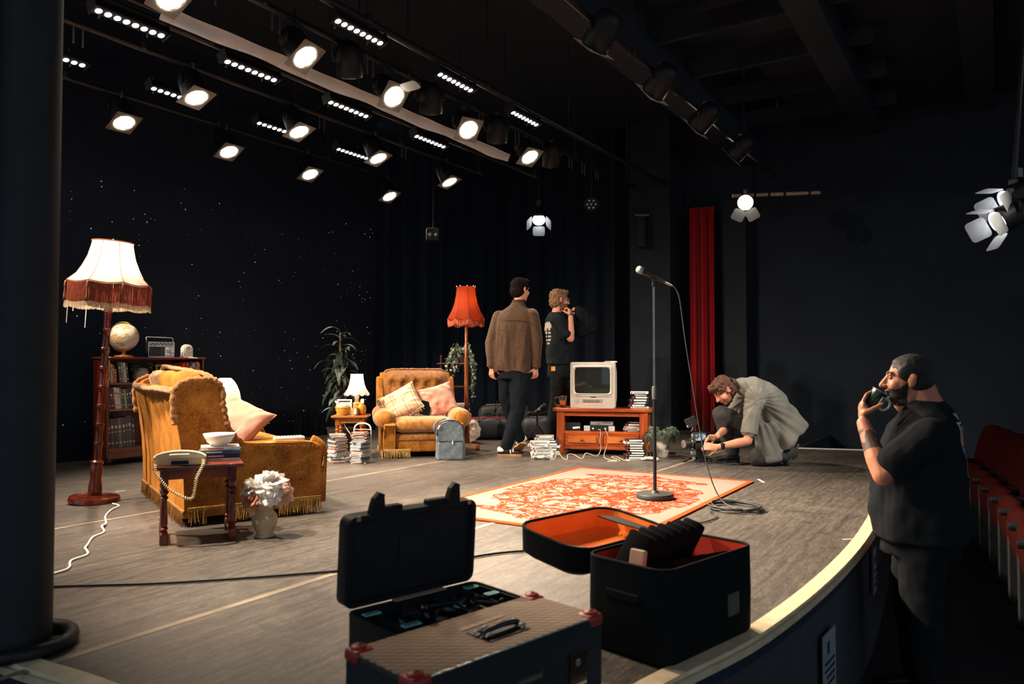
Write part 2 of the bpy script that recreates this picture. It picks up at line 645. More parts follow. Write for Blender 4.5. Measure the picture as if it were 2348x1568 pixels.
slab('ceiling', -3, 11.4, 2.2, 8.4, 4.5, 4.6, M_BLACK2, 'black ceiling over the stage')
slab('ceiling_house', -2, 11.4, -7, 2.2, 4.3, 4.4, mat('black_ceiling', '#262d38', rough=0.8, spec=0.2, scale=2), 'black ceiling over the auditorium')
for k, (v0, z0) in enumerate(((2.9, 3.55), (1.35, 3.75), (0.1, 3.85))):
    slab('trim_%d' % (4 + k), 0.5, 11.0, v0 - 0.14, v0 + 0.14, z0 + 0.25, z0 + 0.55, mat('ceiling_beam', '#272d37', rough=0.8, spec=0.2), ['black ceiling beam over the stage edge', 'black ceiling beam over the front seats', 'black ceiling beam over the auditorium'][k])
bm = NB()
for k in range(5):
    p = S(6.0 + k * 1.05, 1.9, 4.2)
    bx(bm, p, (0.06, 1.9, 0.2), STAGE_RZ)
tag(obj('trim_7', bm, mat('ceiling_beam', '#272d37')), 'short black joists between the ceiling beams', None, None, 'structure')

# the black pillar at the near edge of the opening, with its rounded corner
pp = []
for k in range(13):
    a = math.radians(-125 + 205 * k / 12)
    pp.append((-1.655 + 0.105 * math.cos(a), 2.575 + 0.105 * math.sin(a)))
pp += [(-1.86, 2.78), (-2.5, 3.3), (-3.3, 3.2), (-2.3, 2.05), (-1.86, 2.30), (-1.835, 2.385), (-1.77, 2.40), (-1.755, 2.45)]
bm = NB(); prism(bm, pp, 'z', 0.0, 4.5)
tag(obj('wall_left', bm, mat('pillar_black', '#26292d', rough=0.6, spec=0.35, scale=8), smooth=True), 'black proscenium pillar with rounded corner', None, None, 'structure')
# dark glossy screen on the pillar
t = thing('notice_screen', 'dark glossy screen fixed high on the black pillar', 'screen', (-1.8, 2.21, 1.52), math.radians(51))
bm = NB(); bx(bm, (-0.37, 0, 0.75), (0.9, 0.03, 1.5), bev=0.004); obj('screen_panel', bm, mat('dark_gloss', '#0c0e10', rough=0.15), t)
bm = NB(); bx(bm, (0.085, 0, 0.75), (0.008, 0.036, 1.5)); bx(bm, (-0.37, 0, 0.0), (0.9, 0.036, 0.008)); obj('metal_edge', bm, M_STEEL, t)
# thick cable looped round the foot of the pillar
bm = NB()
tube(bm, spline([(-1.86, 2.25, 0.025), (-1.75, 2.345, 0.025), (-1.63, 2.41, 0.025), (-1.52, 2.49, 0.025), (-1.495, 2.60, 0.025), (-1.56, 2.71, 0.025), (-1.70, 2.74, 0.025)], 8), 0.024, n=10)
hose = tag(obj('cable_hose', bm, mat('ribbed_hose', '#17181a', rough=0.45, bump=0.3, bscale=120), smooth='all'), 'thick black cable bundle looped round the pillar foot', 'cable')
bm = NB()
tube(bm, [(-1.509, 2.53, 0.025), (-1.500, 2.56, 0.025)], 0.027, n=10)
obj('cable_tie', bm, M_CABLE, hose)

# notices taped to the stage front
def notice(name, x, y, z, w, h, nx, ny, lines, label):
    t = thing(name, label, 'notice', (x, y, z), face(nx, ny))
    bm = NB(); bx(bm, (0, 0, 0), (w, 0.004, h)); obj('sheet', bm, mat('notice_paper', '#7d8690', rough=0.7), t)
    for (zz, ww, hh, xx) in lines:
        bm = NB(); bx(bm, (xx, -0.003, zz), (ww, 0.003, hh)); obj('print_line', bm, mat('notice_print', '#22262c', rough=0.7), t)
    return t
notice('paper_notice', 1.362, 3.315, -0.33, 0.20, 0.27, 0.80, -0.60, [(0.07, 0.03, 0.05, -0.02), (0.01, 0.15, 0.012, 0), (-0.02, 0.15, 0.012, 0), (-0.05, 0.12, 0.012, 0.01), (-0.08, 0.14, 0.012, 0)],
       'printed paper notice taped to the stage front, nearer the camera')
notice('paper_notice', 2.06, 4.37, -0.22, 0.13, 0.25, 0.85, -0.52, [(0.06, 0.05, 0.04, 0), (0.0, 0.09, 0.012, 0), (-0.04, 0.09, 0.012, 0), (-0.08, 0.09, 0.012, 0)],
       'paper notice on the stage front beside the man with the mug')

# ================================================================ LIGHTING RIG
def spot(parent, loc, d, watts, col, size=62, blend=0.7, rad=0.06):
    l = bpy.data.lights.new('spot', 'SPOT')
    l.energy = watts; l.color = col; l.spot_size = math.radians(size); l.spot_blend = blend; l.shadow_soft_size = rad
    o = bpy.data.objects.new('spot_lamp', l)
    link(o, parent)
    o.location = loc
    o.rotation_euler = V(d).to_track_quat('-Z', 'Y').to_euler()
    return o
WARM = (1.0, 0.80, 0.585)
M_CAN = mat('fixture_black', '#1b1c1e', rough=0.5, spec=0.4)
M_LENS = mat('lit_lens', '#fff1dc', emit=LENS_GLOW, ecol='#fff0d8')
M_GEL = mat('gel_frame', '#b9b4ac', rough=0.5, metal=0.2, thin=0.35)
M_LED = mat('led_lens', '#f2fbff', emit=LED_GLOW, ecol='#eef9ff')
M_FLAP = mat('barn_door_lit_grey', '#8d8f90', rough=0.6)  # pale grey puts the strong light on black barn doors into their colour

def bar(name, v, z, u0, u1, label, r=0.024, straps=(), rope=True):
    t = thing(name, label, 'lighting bar', S((u0 + u1) / 2, v, z), STAGE_RZ, 'lighting bars over the stage')
    L = (u1 - u0) / 2
    bm = NB(); cyl(bm, (-L, 0, 0), (L, 0, 0), r, n=12); obj('pipe', bm, M_PIPE, t, smooth=True)
    bm = NB()
    tube(bm, [(-L + 2 * L * k / 60, 0.03 + 0.01 * math.sin(k * 1.7), r * 0.6 + 0.015 * math.sin(k * 0.9)) for k in range(61)], 0.008, n=6)
    obj('power_cable', bm, M_CABLE, t, smooth='all')
    for k in range(int(2 * L / 1.6) + 1):
        x = -L + 0.4 + k * 1.6
        if x > L: break
        bm = NB(); cyl(bm, (x, 0, 0), (x, 0, 4.5 - z), 0.008, n=6); bx(bm, (x, 0, 0.02), (0.05, 0.07, 0.07), bev=0.01)
        obj('hanger', bm, M_PIPE, t)
    for u in straps:
        x = u - (u0 + u1) / 2
        bm = NB()
        tube(bm, [(x - 0.035, 0.03, -0.14), (x - 0.035, 0.03, 0.02), (x - 0.02, 0.03, 0.04), (x + 0.02, 0.03, 0.04), (x + 0.035, 0.03, 0.02), (x + 0.035, 0.03, -0.15)], 0.008, n=6)
        obj('tape_strap', bm, mat('grey_tape', '#4b4e50', rough=0.6), t)
    return t

def fresnel(u, v, z, d, label, watts, lit=True, loc=None, group='warm stage lamps on the bars', flaps=(), col=WARM, size=66, up=0.13, gel=True, lens=None):
    """lantern: its lens centre sits at the given point and looks along d"""
    p = loc if loc is not None else S(u, v, z)
    t = thing('stage_lamp', label, 'stage lamp', p, 0, group)
    d = V(d).normalized()
    q = d.to_track_quat('-Z', 'Y').to_matrix().to_4x4()
    def P(bm): _xf(bm.verts, q); return bm
    bm = NB()
    lathe(bm, [(0.0, 0.28), (0.05, 0.275), (0.085, 0.25), (0.1, 0.2), (0.108, 0.02), (0.1, 0.0), (0.095, 0.0), (0.092, 0.014), (0.0, 0.014)], 20)
    bx(bm, (0, 0, 0.2), (0.11, 0.11, 0.14), bev=0.01)
    obj('body', P(bm), M_CAN, t, smooth=True)
    bm = NB()
    lathe(bm, [(0.0, -0.014), (0.05, -0.010), (0.088, 0.0), (0.09, 0.012)], 20)
    obj('lens', P(bm), (lens or M_LENS) if lit else mat('dark_lens', '#3a4448', rough=0.1), t, smooth='all')
    if gel:
        bm = NB()
        o = rrect(0.25, 0.25, 0.01, 2); i = rrect(0.19, 0.19, 0.09, 2)
        A = [bm.verts.new((x, y, -0.004)) for x, y in o]; B = [bm.verts.new((x, y, -0.004)) for x, y in i]
        for k in range(len(o)):
            j = (k + 1) % len(o); bm.faces.new((A[k], A[j], B[j], B[k]))
        bmesh.ops.solidify(bm, geom=bm.faces[:], thickness=0.006)
        obj('gel_frame', P(bm), M_GEL, t)
    # yoke and clamp up to the pipe
    bm = NB()
    tube(bm, [q @ V((-0.115, 0, 0.12)), q @ V((-0.115, 0, 0.12)) + V((0, 0, up * 0.55)), V((0, 0, up)) + q @ V((0, 0, 0.12)), q @ V((0.115, 0, 0.12)) + V((0, 0, up * 0.55)), q @ V((0.115, 0, 0.12))], 0.011, n=6)
    obj('yoke', bm, M_CAN, t, smooth='all')
    bm = NB(); bx(bm, V((0, 0, up + 0.03)) + q @ V((0, 0, 0.12)), (0.05, 0.04, 0.09), bev=0.008); obj('clamp', bm, M_STEEL, t)
    for (a, tilt, w, h) in flaps:
        bm = NB()
        prism(bm, rrect(w, h, 0.03, 3, 0, -h / 2), 'z', -0.0015, 0.0015)
        M = Matrix.Rotation(math.radians(a), 4, 'Z') @ Matrix.Translation((0, -0.1, -0.01)) @ Matrix.Rotation(math.radians(tilt), 4, 'X')
        _xf(bm.verts, M)
        obj('barn_door', P(bm), M_FLAP if lit else M_CAN, t)
    if lit and watts:
        spot(t, d * 0.03, d, watts, col, size)
    return t

def DD(uu, vv, zz):
    p = S(uu, vv, 0)
    return V((p.x, p.y, zz)).normalized()

R1 = [2.85, 3.95, 4.95, 6.05, 7.22]
R2 = [4.06, 5.21, 6.36, 7.68]
R3 = [4.12, 5.30, 6.46, 7.9]
bar('lighting_bar', 3.94, 3.52, 2.2, 10.6, 'bare scuffed pipe nearest the audience, foremost of the stage bars', r=0.03)
bar('lighting_bar', 4.39, 3.53, 1.6, 10.3, 'bar carrying the front row of warm lamps, hung with tape loops', straps=(3.2, 3.75, 3.98, 4.35, 4.75, 5.3, 5.5, 6.4, 6.6, 6.85, 7.1, 7.35, 7.7, 8.0, 8.35, 8.7, 9.1))
bar('lighting_bar', 4.98, 3.38, 1.6, 8.5, 'bar carrying the middle cool white light strips')
bar('lighting_bar', 5.85, 3.53, 1.6, 8.5, 'bar carrying the middle row of warm lamps and strips', straps=(2.6, 3.1, 5.6, 6.9))
bar('lighting_bar', 7.04, 3.53, 1.6, 8.5, 'bar nearest the star cloth with the rear row of warm lamps')
nm = ['nearest the black pillar', 'second from the black pillar', 'third from the black pillar', 'fourth from the black pillar', 'farthest from the black pillar']
for k, u in enumerate(R1):
    fresnel(u, 4.33, 3.25, DD(*((0.12, -0.58, -0.8), (0.10, -0.62, -0.78), (-0.12, -0.72, -0.68), (-0.28, -0.66, -0.7), (-0.16, -0.55, -0.8))[k]), 'glowing warm stage lamp in the front row, ' + nm[k], FRESNEL_W * (2.3, 2.3, 4.2, 3.6, 1.8)[k], size=64,
            flaps=((200, 40, 0.12, 0.16),) if k == 2 else ())
for k, u in enumerate(R2):
    fresnel(u, 5.79, 3.25, DD(0.05, -0.45, -0.9), 'glowing warm stage lamp in the middle row, ' + (nm[k] if k < 3 else nm[4]), FRESNEL_W)
for k, u in enumerate(R3):
    fresnel(u, 6.98, 3.25, DD(0.0, -0.5, -0.87), 'glowing warm stage lamp in the rear row, ' + (nm[k] if k < 3 else nm[4]), FRESNEL_W)

# lamps further along the same bars, beyond the pillar: the key light from stage right
for k, (u, v, tu, tv) in enumerate(((1.75, 4.33, 3.3, 3.2), (2.62, 5.79, 5.6, 4.4), (1.75, 5.79, 3.6, 4.6), (2.95, 6.98, 6.4, 5.6), (1.8, 6.98, 6.0, 4.6))):
    fresnel(u, v, 3.25, S(tu, tv, 0.3) - S(u, v, 3.25), 'warm stage lamp hidden beyond the black pillar, ' + ('front row', 'middle row, inner', 'middle row, outer', 'rear row, inner', 'rear row, outer')[k], KEY_W * (1.7, 1.0, 1.0, 0.9, 0.9)[k], group='warm stage lamps beyond the pillar', size=70)

def batten_mesh():
    t = bpy.data.meshes
    bm = NB(); bx(bm, (0, 0, 0.035), (0.52, 0.085, 0.07), bev=0.008); b = obj('x', bm, M_CAN); me1 = b.data; bpy.data.objects.remove(b)
    bm = NB(); lathe(bm, [(0, -0.006), (0.018, -0.004), (0.025, 0.002)], 14); b = obj('x', bm, M_LED, smooth='all'); me2 = b.data; bpy.data.objects.remove(b)
    bm = NB(); bx(bm, (0, 0, 0.0), (0.006, 0.1, 0.09)); b = obj('x', bm, M_CAN); me3 = b.data; bpy.data.objects.remove(b)
    bm = NB(); bx(bm, (0, 0.03, 0.1), (0.03, 0.02, 0.1)); cyl(bm, (0, 0.05, 0.06), (0, 0.085, 0.02), 0.008, n=6); b = obj('x', bm, M_STEEL); me4 = b.data; bpy.data.objects.remove(b)
    return me1, me2, me3, me4
me1, me2, me3, me4 = batten_mesh()
def batten(u, v, z, label, tilt=0.0):
    t = thing('light_strip', label, 'light strip', S(u, v, z), 0, 'cool white light strips on the bars', rot=(tilt, 0, STAGE_RZ))
    part('housing', me1, t)
    for k in range(8):
        part('led_lens', me2, t, (-0.22 + 0.063 * k, 0, 0))
    for s in (-1, 1):
        part('end_cap', me3, t, (0.262 * s, 0, 0.035))
        part('clamp', me4, t, (0.17 * s, 0, 0))
for rown, v, z, us in (('front bar', 3.93, 3.40, (4.11, 5.30, 6.46)), ('middle bar', 4.9, 3.25, (2.93, 3.92, 4.99, 6.17)), ('rear bar', 6.16, 3.35, (3.06, 4.12, 5.25, 6.34))):
    for k, u in enumerate(us):
        batten(u, v, z, 'cool white eight-lens light strip on the %s, %s' % (rown, nm[k]), tilt=-0.35)

# white cloth edge hanging between two bars
bm = NB()
def clo(s, t):
    u = 2.98 + s * 4.28
    w = 0.042 + 0.012 * math.sin(u * 5.2) + 0.012 * math.sin(u * 11 + 1)
    return S(u, 4.63 + w * (t - 0.5) * 1.2, 3.30 + 0.012 * math.sin(u * 5.2 + 0.5) * t + 0.03 * (1 - t) - 0.055 * t)
grid(bm, clo, 90, 3)
bmesh.ops.solidify(bm, geom=bm.faces[:], thickness=0.004)
t = thing('border_cloth', 'long wavy white cloth edge hanging between two lighting bars', 'cloth', (0, 0, 0))
obj('cloth', bm, mat('white_cloth', '#f8f5f2', rough=0.9, var=0.0), t, smooth='all')
bm = NB(); cyl(bm, S(2.4, 4.69, 3.31), S(7.3, 4.69, 3.31), 0.014, n=8); obj('batten_pipe', bm, M_PIPE, t, smooth=True)
# shadowed lanterns pointing away on the bar nearest the house
bar('lighting_bar', 2.40, 3.42, 3.6, 10.4, 'bar over the stage edge with dark unlit lanterns', r=0.024)
for k, (u, dd) in enumerate(((4.9, DD(0.2, 0.6, -0.7)), (6.0, DD(0.2, 0.65, -0.6)), (7.1, DD(0.1, 0.7, -0.6)), (8.3, DD(0.0, 0.7, -0.6)))):
    fresnel(u, 2.40, 3.22, dd, 'dark unlit lantern on the bar over the stage edge, ' + (nm[k] if k < 3 else nm[4]), 0, lit=False, group='unlit lanterns over the stage edge', up=0.09)
# tangle of unlit heads among the front pipes
for k, (u, v) in enumerate(((4.45, 4.36), (5.5, 4.36), (6.6, 4.36), (7.75, 4.36))):
    fresnel(u, v, 3.26, DD(0.3, 0.2, -0.9), 'unlit black lantern among the front pipes, ' + (nm[k] if k < 3 else nm[4]), 0, lit=False, group='unlit lanterns among the front pipes', gel=False, up=0.12)

# lantern with a bare bright lens on the short pipe by the far wall
t = thing('short_pipe', 'short bare metal pipe fixed to the far house wall', 'pipe', (3.35, 9.6, 3.10), math.radians(14))
bm = NB(); cyl(bm, (-0.62, 0, -0.055), (0.62, 0, 0.055), 0.024, n=12); obj('pipe', bm, M_COPPER, t, smooth=True)
for x in (-0.5, -0.32, -0.12, 0.1, 0.46):
    bm = NB(); cyl(bm, (x - 0.015, 0, x * 0.089), (x + 0.015, 0, x * 0.089), 0.028, n=10); obj('clamp_band', bm, M_CAN, t)
fresnel(0, 0, 0, (-0.30, -0.95, -0.12), 'single glaring lamp hanging under the short pipe', 28, loc=V((2.86, 9.30, 2.93)), group='lamps at the house wall', gel=False,
        flaps=((-28, 25, 0.15, 0.16), (28, 25, 0.15, 0.16)), up=0.10)
# lamps with brightly lit barn doors near the right edge
def barn_lamp(loc, d, label, watts):
    t = fresnel(0, 0, 0, d, label, 0, loc=V(loc), group='lamps with lit barn doors', gel=False,
                flaps=((0, 62, 0.17, 0.15), (180, 62, 0.17, 0.15), (90, 62, 0.17, 0.15), (270, 62, 0.17, 0.15)), up=0.14, lens=mat('cool_lit_lens', '#f4f6ff', emit=8, ecol='#f0f4ff'))
    l = bpy.data.lights.new('barn_glow', 'POINT'); l.energy = watts; l.color = (0.95, 0.97, 1); l.shadow_soft_size = 0.03
    o = bpy.data.objects.new('lamp_glow', l); link(o, t); o.location = V(d).normalized() * 0.06
    return t
barn_lamp((3.92, 6.02, 2.24), (-0.88, 0.02, -0.47), 'upper black lamp with brightly lit barn doors near the right edge', 0.4)
barn_lamp((3.80, 5.95, 2.06), (-0.88, 0.02, -0.47), 'lower black lamp with brightly lit barn doors near the right edge', 0.4)
t = thing('hanging_pole', 'dark vertical pole hanging above the brightly lit barn doors', 'pole', (3.98, 6.02, 2.34))
bm = NB(); cyl(bm, (0, 0, 0), (0.18, 0, 2.0), 0.02, n=10); cyl(bm, (0.1, 0, 0.1), (0.25, 0, 2.0), 0.012, n=8); obj('pole', bm, M_PIPE, t, smooth=True)
bm = NB(); bx(bm, (0, 0, 0.03), (0.06, 0.06, 0.1), bev=0.01); obj('clamp', bm, M_STEEL, t)
t = barn_lamp(S(9.25, 5.4, 2.98), DD(-0.6, -0.35, -0.7), 'small black lamp with a lit flap above the standing men', 0.4)
bm = NB(); cyl(bm, (0, 0, 0.2), (0, 0, 1.52), 0.012, n=6); obj('hanger', bm, M_CAN, t)
# seven-cell par, unlit
t = thing('par_lamp', 'round unlit lamp with seven lenses above the television', 'stage lamp', S(9.3, 4.6, 3.12))
q = DD(-0.75, -0.45, -0.5).to_track_quat('-Z', 'Y').to_matrix().to_4x4()
bm = NB(); lathe(bm, [(0, 0.16), (0.08, 0.15), (0.1, 0.1), (0.105, 0.0), (0.095, 0.0), (0.09, 0.02), (0, 0.02)], 18); _xf(bm.verts, q); obj('body', bm, M_CAN, t, smooth=True)
for k in range(7):
    a = k * PI / 3; rr = 0 if k == 6 else 0.058
    bm = NB(); lathe(bm, [(0, -0.004), (0.02, 0.0), (0.026, 0.012), (0.026, 0.02)], 10, c=(rr * math.cos(a), rr * math.sin(a), 0)); _xf(bm.verts, q)
    obj('lens', bm, mat('par_lens', '#aab0b4', rough=0.08, metal=0.9), t, smooth='all')
bm = NB(); cyl(bm, (0, 0, 0.1), (0, 0, 0.6), 0.012, n=6); bx(bm, (0, 0, 1.0), (0.01, 0.01, 0.8)); obj('yoke', bm, M_CAN, t)
# small moving head hanging by the armchair
t = thing('moving_lamp', 'small dark unlit lamp hanging above the armchair', 'stage lamp', S(8.0, 6.3, 2.62))
bm = NB(); bx(bm, (0, 0, 0.05), (0.18, 0.16, 0.18), bev=0.03, seg=2); obj('body', bm, M_CAN, t, smooth=True)
bm = NB(); cyl(bm, (0, 0, 0.13), (0, 0, 1.88), 0.012, n=6); obj('hanger', bm, M_CAN, t)
for s in (-1, 1):
    bm = NB(); lathe(bm, [(0, 0), (0.03, 0.004), (0.034, 0.02)], 10, M=Matrix.Translation((0.04 * s, -0.085, 0.05)) @ Matrix.Rotation(-PI / 2, 4, 'X')); obj('lens', bm, mat('par_lens', '#aab0b4'), t, smooth='all')
# loudspeaker column on the grey pillar
t = thing('column_speaker', 'grey cylindrical column mounted high on the grey pillar', 'speaker', S(10.2, 4.25, 2.62))
bm = NB(); lathe(bm, [(0, 0), (0.07, 0.0), (0.075, 0.02), (0.075, 0.42), (0.07, 0.44), (0, 0.44)], 16); obj('body', bm, M_GREY, t, smooth=True)
bm = NB(); bx(bm, (0, 0, 0.46), (0.2, 0.08, 0.03)); obj('bracket', bm, M_STEEL, t)

# the lamps of the house bar behind and above the photographer, aimed at the stage
bar('lighting_bar', -1.6, 4.0, 0.5, 9.5, 'house bar above the auditorium behind the photographer')
for k, (u, tu, tv) in enumerate(((1.6, 4.0, 4.4), (4.2, 7.3, 3.8), (6.0, 7.4, 2.3))):
    dd = (S(tu, tv, 0.5) - S(u, -1.6, 3.8))
    fresnel(u, -1.6, 3.8, dd, 'front lamp on the house bar, ' + nm[k], FOH_W * (0.6, 9.0, 8.0)[k], group='front lamps on the house bar', size=(46, 30, 26)[k], col=(1.0, 0.9, 0.76), up=0.12)
# ================================================================ FURNITURE MATERIALS
M_MAHOG = wood('mahogany', '#3a140c', '#7a2c18', rough=0.3, coat=0.5)
M_MAHOG_H = wood('mahogany_level', '#41180e', '#80341d', rough=0.3, coat=0.5, stretch=(0.12, 1, 1))
M_PINE = wood('red_pine', '#7a2a0c', '#b4541f', rough=0.3, coat=0.4, stretch=(0.12, 1, 1))
M_PINE_V = wood('red_pine_upright', '#7a2a0c', '#b4541f', rough=0.3, coat=0.4)
M_OAK = wood('honey_oak', '#8a4818', '#bd7431', rough=0.35, coat=0.3, stretch=(0.12, 1, 1))
M_OAK_V = wood('honey_oak_upright', '#8a4818', '#bd7431', rough=0.35, coat=0.3)
M_BRASS = mat('aged_brass', '#b88c4c', rough=0.35, metal=0.9)

def velvet(name, light, dark, line):
    """cut velvet with a wriggling pile pattern"""
    m, nt, b = nodes_of(name, 0.85, 0.15)
    L = nt.links.new
    b.inputs['Sheen Weight'].default_value = 0.35
    b.inputs['Sheen Tint'].default_value = lin(light)
    tc = NN(nt, 'ShaderNodeTexCoord')
    n0 = NN(nt, 'ShaderNodeTexNoise', Scale=22.0, Detail=2.0)
    L(tc.outputs['Object'], n0.inputs['Vector'])
    vm = NN(nt, 'ShaderNodeVectorMath', operation='MULTIPLY_ADD')
    L(n0.outputs['Color'], vm.inputs[0]); vm.inputs[1].default_value = (0.05, 0.05, 0.05); L(tc.outputs['Object'], vm.inputs[2])
    vo = NN(nt, 'ShaderNodeTexVoronoi', Scale=44.0, feature='DISTANCE_TO_EDGE')
    L(vm.outputs[0], vo.inputs['Vector'])
    msk = ramp(nt, vo.outputs['Distance'], [(0.02, (1, 1, 1)), (0.085, (0, 0, 0))])
    n1 = NN(nt, 'ShaderNodeTexNoise', Scale=7.0, Detail=4.0)
    L(tc.outputs['Object'], n1.inputs['Vector'])
    base = ramp(nt, n1.outputs['Fac'], [(0.32, lin(dark)), (0.68, lin(light))])
    gate = ramp(nt, n1.outputs['Fac'], [(0.3, (0.9, 0.9, 0.9)), (0.62, (0.25, 0.25, 0.25))])
    mk = mix(nt, 1.0, msk, gate, 'MULTIPLY')
    L(mix(nt, mk, base, lin(line)), b.inputs['Base Color'])
    bp = NN(nt, 'ShaderNodeBump', Strength=0.5, Distance=0.004)
    L(vo.outputs['Distance'], bp.inputs['Height']); L(bp.outputs['Normal'], b.inputs['Normal'])
    return m
M_VELVET = velvet('mustard_cut_velvet', '#bf8038', '#935820', '#55320f')
M_PLUSH = mat('mustard_plush', '#b87a30', rough=0.9, sheen=0.5, scale=26, col2='#8c5520', bump=0.25, bscale=300)
M_FURTRIM = mat('mustard_fur_trim', '#bb7a2e', rough=0.95, sheen=0.4, scale=60, col2='#7d4a1a', bump=0.8, bscale=220)
M_FRINGE = mat('gold_fringe', '#b58a4a', rough=0.8, scale=50, col2='#7e5a28')
M_PILEPALE = mat('worn_pale_velvet', '#d8b078', rough=0.9, sheen=0.4, scale=14, col2='#b98745')

def fringe(bm, p0, p1, h, n, r=0.0022, seed=1, z=None):
    rr = random.Random(seed)
    p0, p1 = V(p0), V(p1)
    for k in range(n):
        p = p0.lerp(p1, (k + rr.random() * 0.6) / n)
        a = V((rr.uniform(-.4, .4), rr.uniform(-.4, .4), 0)) * h * 0.35
        hh = h * rr.uniform(0.75, 1.0)
        tube(bm, [p, p + a * 0.3 + V((0, 0, -hh * 0.5)), p + a + V((0, 0, -hh))], [r, r, r * 0.8], n=4, cap=False)

def rope(bm, pts, r, n=8, seed=0, amt=0.35):
    """rough fur piping"""
    P = spline(pts, 14)
    tube(bm, [p + V((nz(p, 40, seed), nz(p, 40, seed + 5), nz(p, 40, seed + 9))) * r * amt for p in P],
         [r * (1 + 0.45 * nz(p, 55, seed + 3)) for p in P], n=n)

# ================================================================ SOFA seen from behind
SW = 1.5
t = thing('velvet_sofa', 'mustard velvet two-seat sofa with fringe, seen from behind at left', 'sofa', (-1.985, 5.305, 0), math.radians(124))
hw = SW / 2
bm = NB()                                   # outer back, sloping outwards, with its rolled top
prof = [(0.40, 0.055), (0.405, 0.30), (0.43, 0.55), (0.47, 0.74), (0.475, 0.79), (0.45, 0.815), (0.40, 0.80), (0.33, 0.76), (0.26, 0.5), (0.24, 0.28), (0.24, 0.055)]
prism(bm, prof, 'x', -hw + 0.02, hw - 0.02, bev=0.012)
obj('back_panel', bm, M_VELVET, t, smooth=True)
for s in (-1, 1):                           # side: wing and arm in one panel
    bm = NB()
    pts = spline([(0.405, 0.05, 0), (0.42, 0.4, 0), (0.465, 0.72, 0), (0.46, 0.80, 0), (0.38, 0.85, 0), (0.26, 0.85, 0), (0.205, 0.80, 0), (0.195, 0.70, 0), (0.165, 0.58, 0), (0.12, 0.50, 0), (0.04, 0.470, 0), (-0.2, 0.462, 0), (-0.36, 0.455, 0), (-0.405, 0.43, 0), (-0.415, 0.36, 0), (-0.40, 0.05, 0)], 4)
    prism(bm, [(p.x, p.y) for p in pts], 'x', s * hw, s * (hw - 0.14), bev=0.02, seg=3)
    obj('side_panel', bm, M_VELVET, t, smooth=True)
    bm = NB()                               # fur piping round the wing
    x = s * (hw - 0.006)
    rope(bm, [(x, 0.46, 0.60), (x, 0.475, 0.76), (x, 0.445, 0.83), (x, 0.36, 0.86), (x, 0.26, 0.86), (x, 0.205, 0.81), (x, 0.195, 0.70), (x, 0.165, 0.58), (x, 0.11, 0.49)], 0.017, seed=s)
    obj('wing_piping', bm, M_FURTRIM, t, smooth='all')
bm = NB(); rope(bm, [(-hw + 0.0, 0.47, 0.79), (-0.35, 0.492, 0.795), (0.0, 0.497, 0.79), (0.35, 0.492, 0.795), (hw - 0.0, 0.47, 0.79)], 0.02, seed=4)
obj('back_piping', bm, M_FURTRIM, t, smooth='all')
for k in range(3):                          # three back cushions showing over the top
    w = (SW - 0.24) / 3
    x = -hw + 0.12 + w * (k + 0.5)
    bm = NB()
    loft(bm, [((x, 0.16, 0.34), (w * 0.5, 0, 0), (0, 0.09, 0)), ((x, 0.20, 0.55), (w * 0.52, 0, 0), (0, 0.10, 0)), ((x, 0.27, 0.76), (w * 0.52, 0, 0), (0, 0.12, 0)),
              ((x, 0.32, 0.855), (w * 0.49, 0, 0), (0, 0.10, 0)), ((x, 0.34, 0.90), (w * 0.38, 0, 0), (0, 0.05, 0)), ((x, 0.35, 0.908), (w * 0.1, 0, 0), (0, 0.02, 0))], 24, power=3.0)
    obj('back_cushion', bm, M_PILEPALE if k == 2 else M_VELVET, t, smooth='all')
bm = NB(); rope(bm, [(-hw + 0.02, 0.19, 0.52), (-hw + 0.03, 0.225, 0.75), (-hw + 0.05, 0.26, 0.875), (-0.3, 0.335, 0.915), (0.0, 0.345, 0.925), (0.3, 0.345, 0.935), (hw - 0.08, 0.30, 0.91)], 0.014, seed=6)
obj('cushion_piping', bm, M_FURTRIM, t, smooth='all')
bm = NB(); bx(bm, (0, -0.05, 0.17), (SW - 0.26, 0.66, 0.24), bev=0.03, seg=2); obj('seat_base', bm, M_VELVET, t, smooth=True)
for k in (-1, 1):
    bm = NB(); bx(bm, (k * 0.31, -0.12, 0.36), (0.61, 0.58, 0.15), bev=0.055, seg=3); obj('seat_cushion', bm, M_VELVET, t, smooth=True)
for s in (-1, 1):
    bm = NB()                               # curled front of the arm
    tube(bm, spline([(s * (hw - 0.07), -0.42, 0.06), (s * (hw - 0.07), -0.425, 0.25), (s * (hw - 0.06), -0.42, 0.40), (s * (hw - 0.07), -0.36, 0.45)], 5), [0.05] * 16, n=10, flat=0.4)
    obj('arm_facing', bm, M_VELVET, t, smooth='all')
bm = NB()
fringe(bm, (-hw, 0.415, 0.085), (hw, 0.415, 0.085), 0.085, 260, seed=1)
obj('back_fringe', bm, mat('brown_fringe', '#8a5a28', rough=0.85, col2='#5e3a16'), t)['kind'] = 'stuff'
bm = NB()
for y0, y1, n in ((0.39, 0.28, 14), (0.12, -0.06, 70), (-0.14, -0.41, 95)):
    fringe(bm, (-hw - 0.008, y0, 0.10), (-hw - 0.008, y1, 0.10), 0.09, n, seed=2)
obj('side_fringe', bm, M_FRINGE, t)['kind'] = 'stuff'
bm = NB()
bx(bm, (-hw - 0.006, -0.01, 0.105), (0.006, 0.8, 0.018), bev=0.002); bx(bm, (0, 0.41, 0.09), (SW, 0.008, 0.016), bev=0.002)
obj('fringe_braid', bm, M_FRINGE, t)
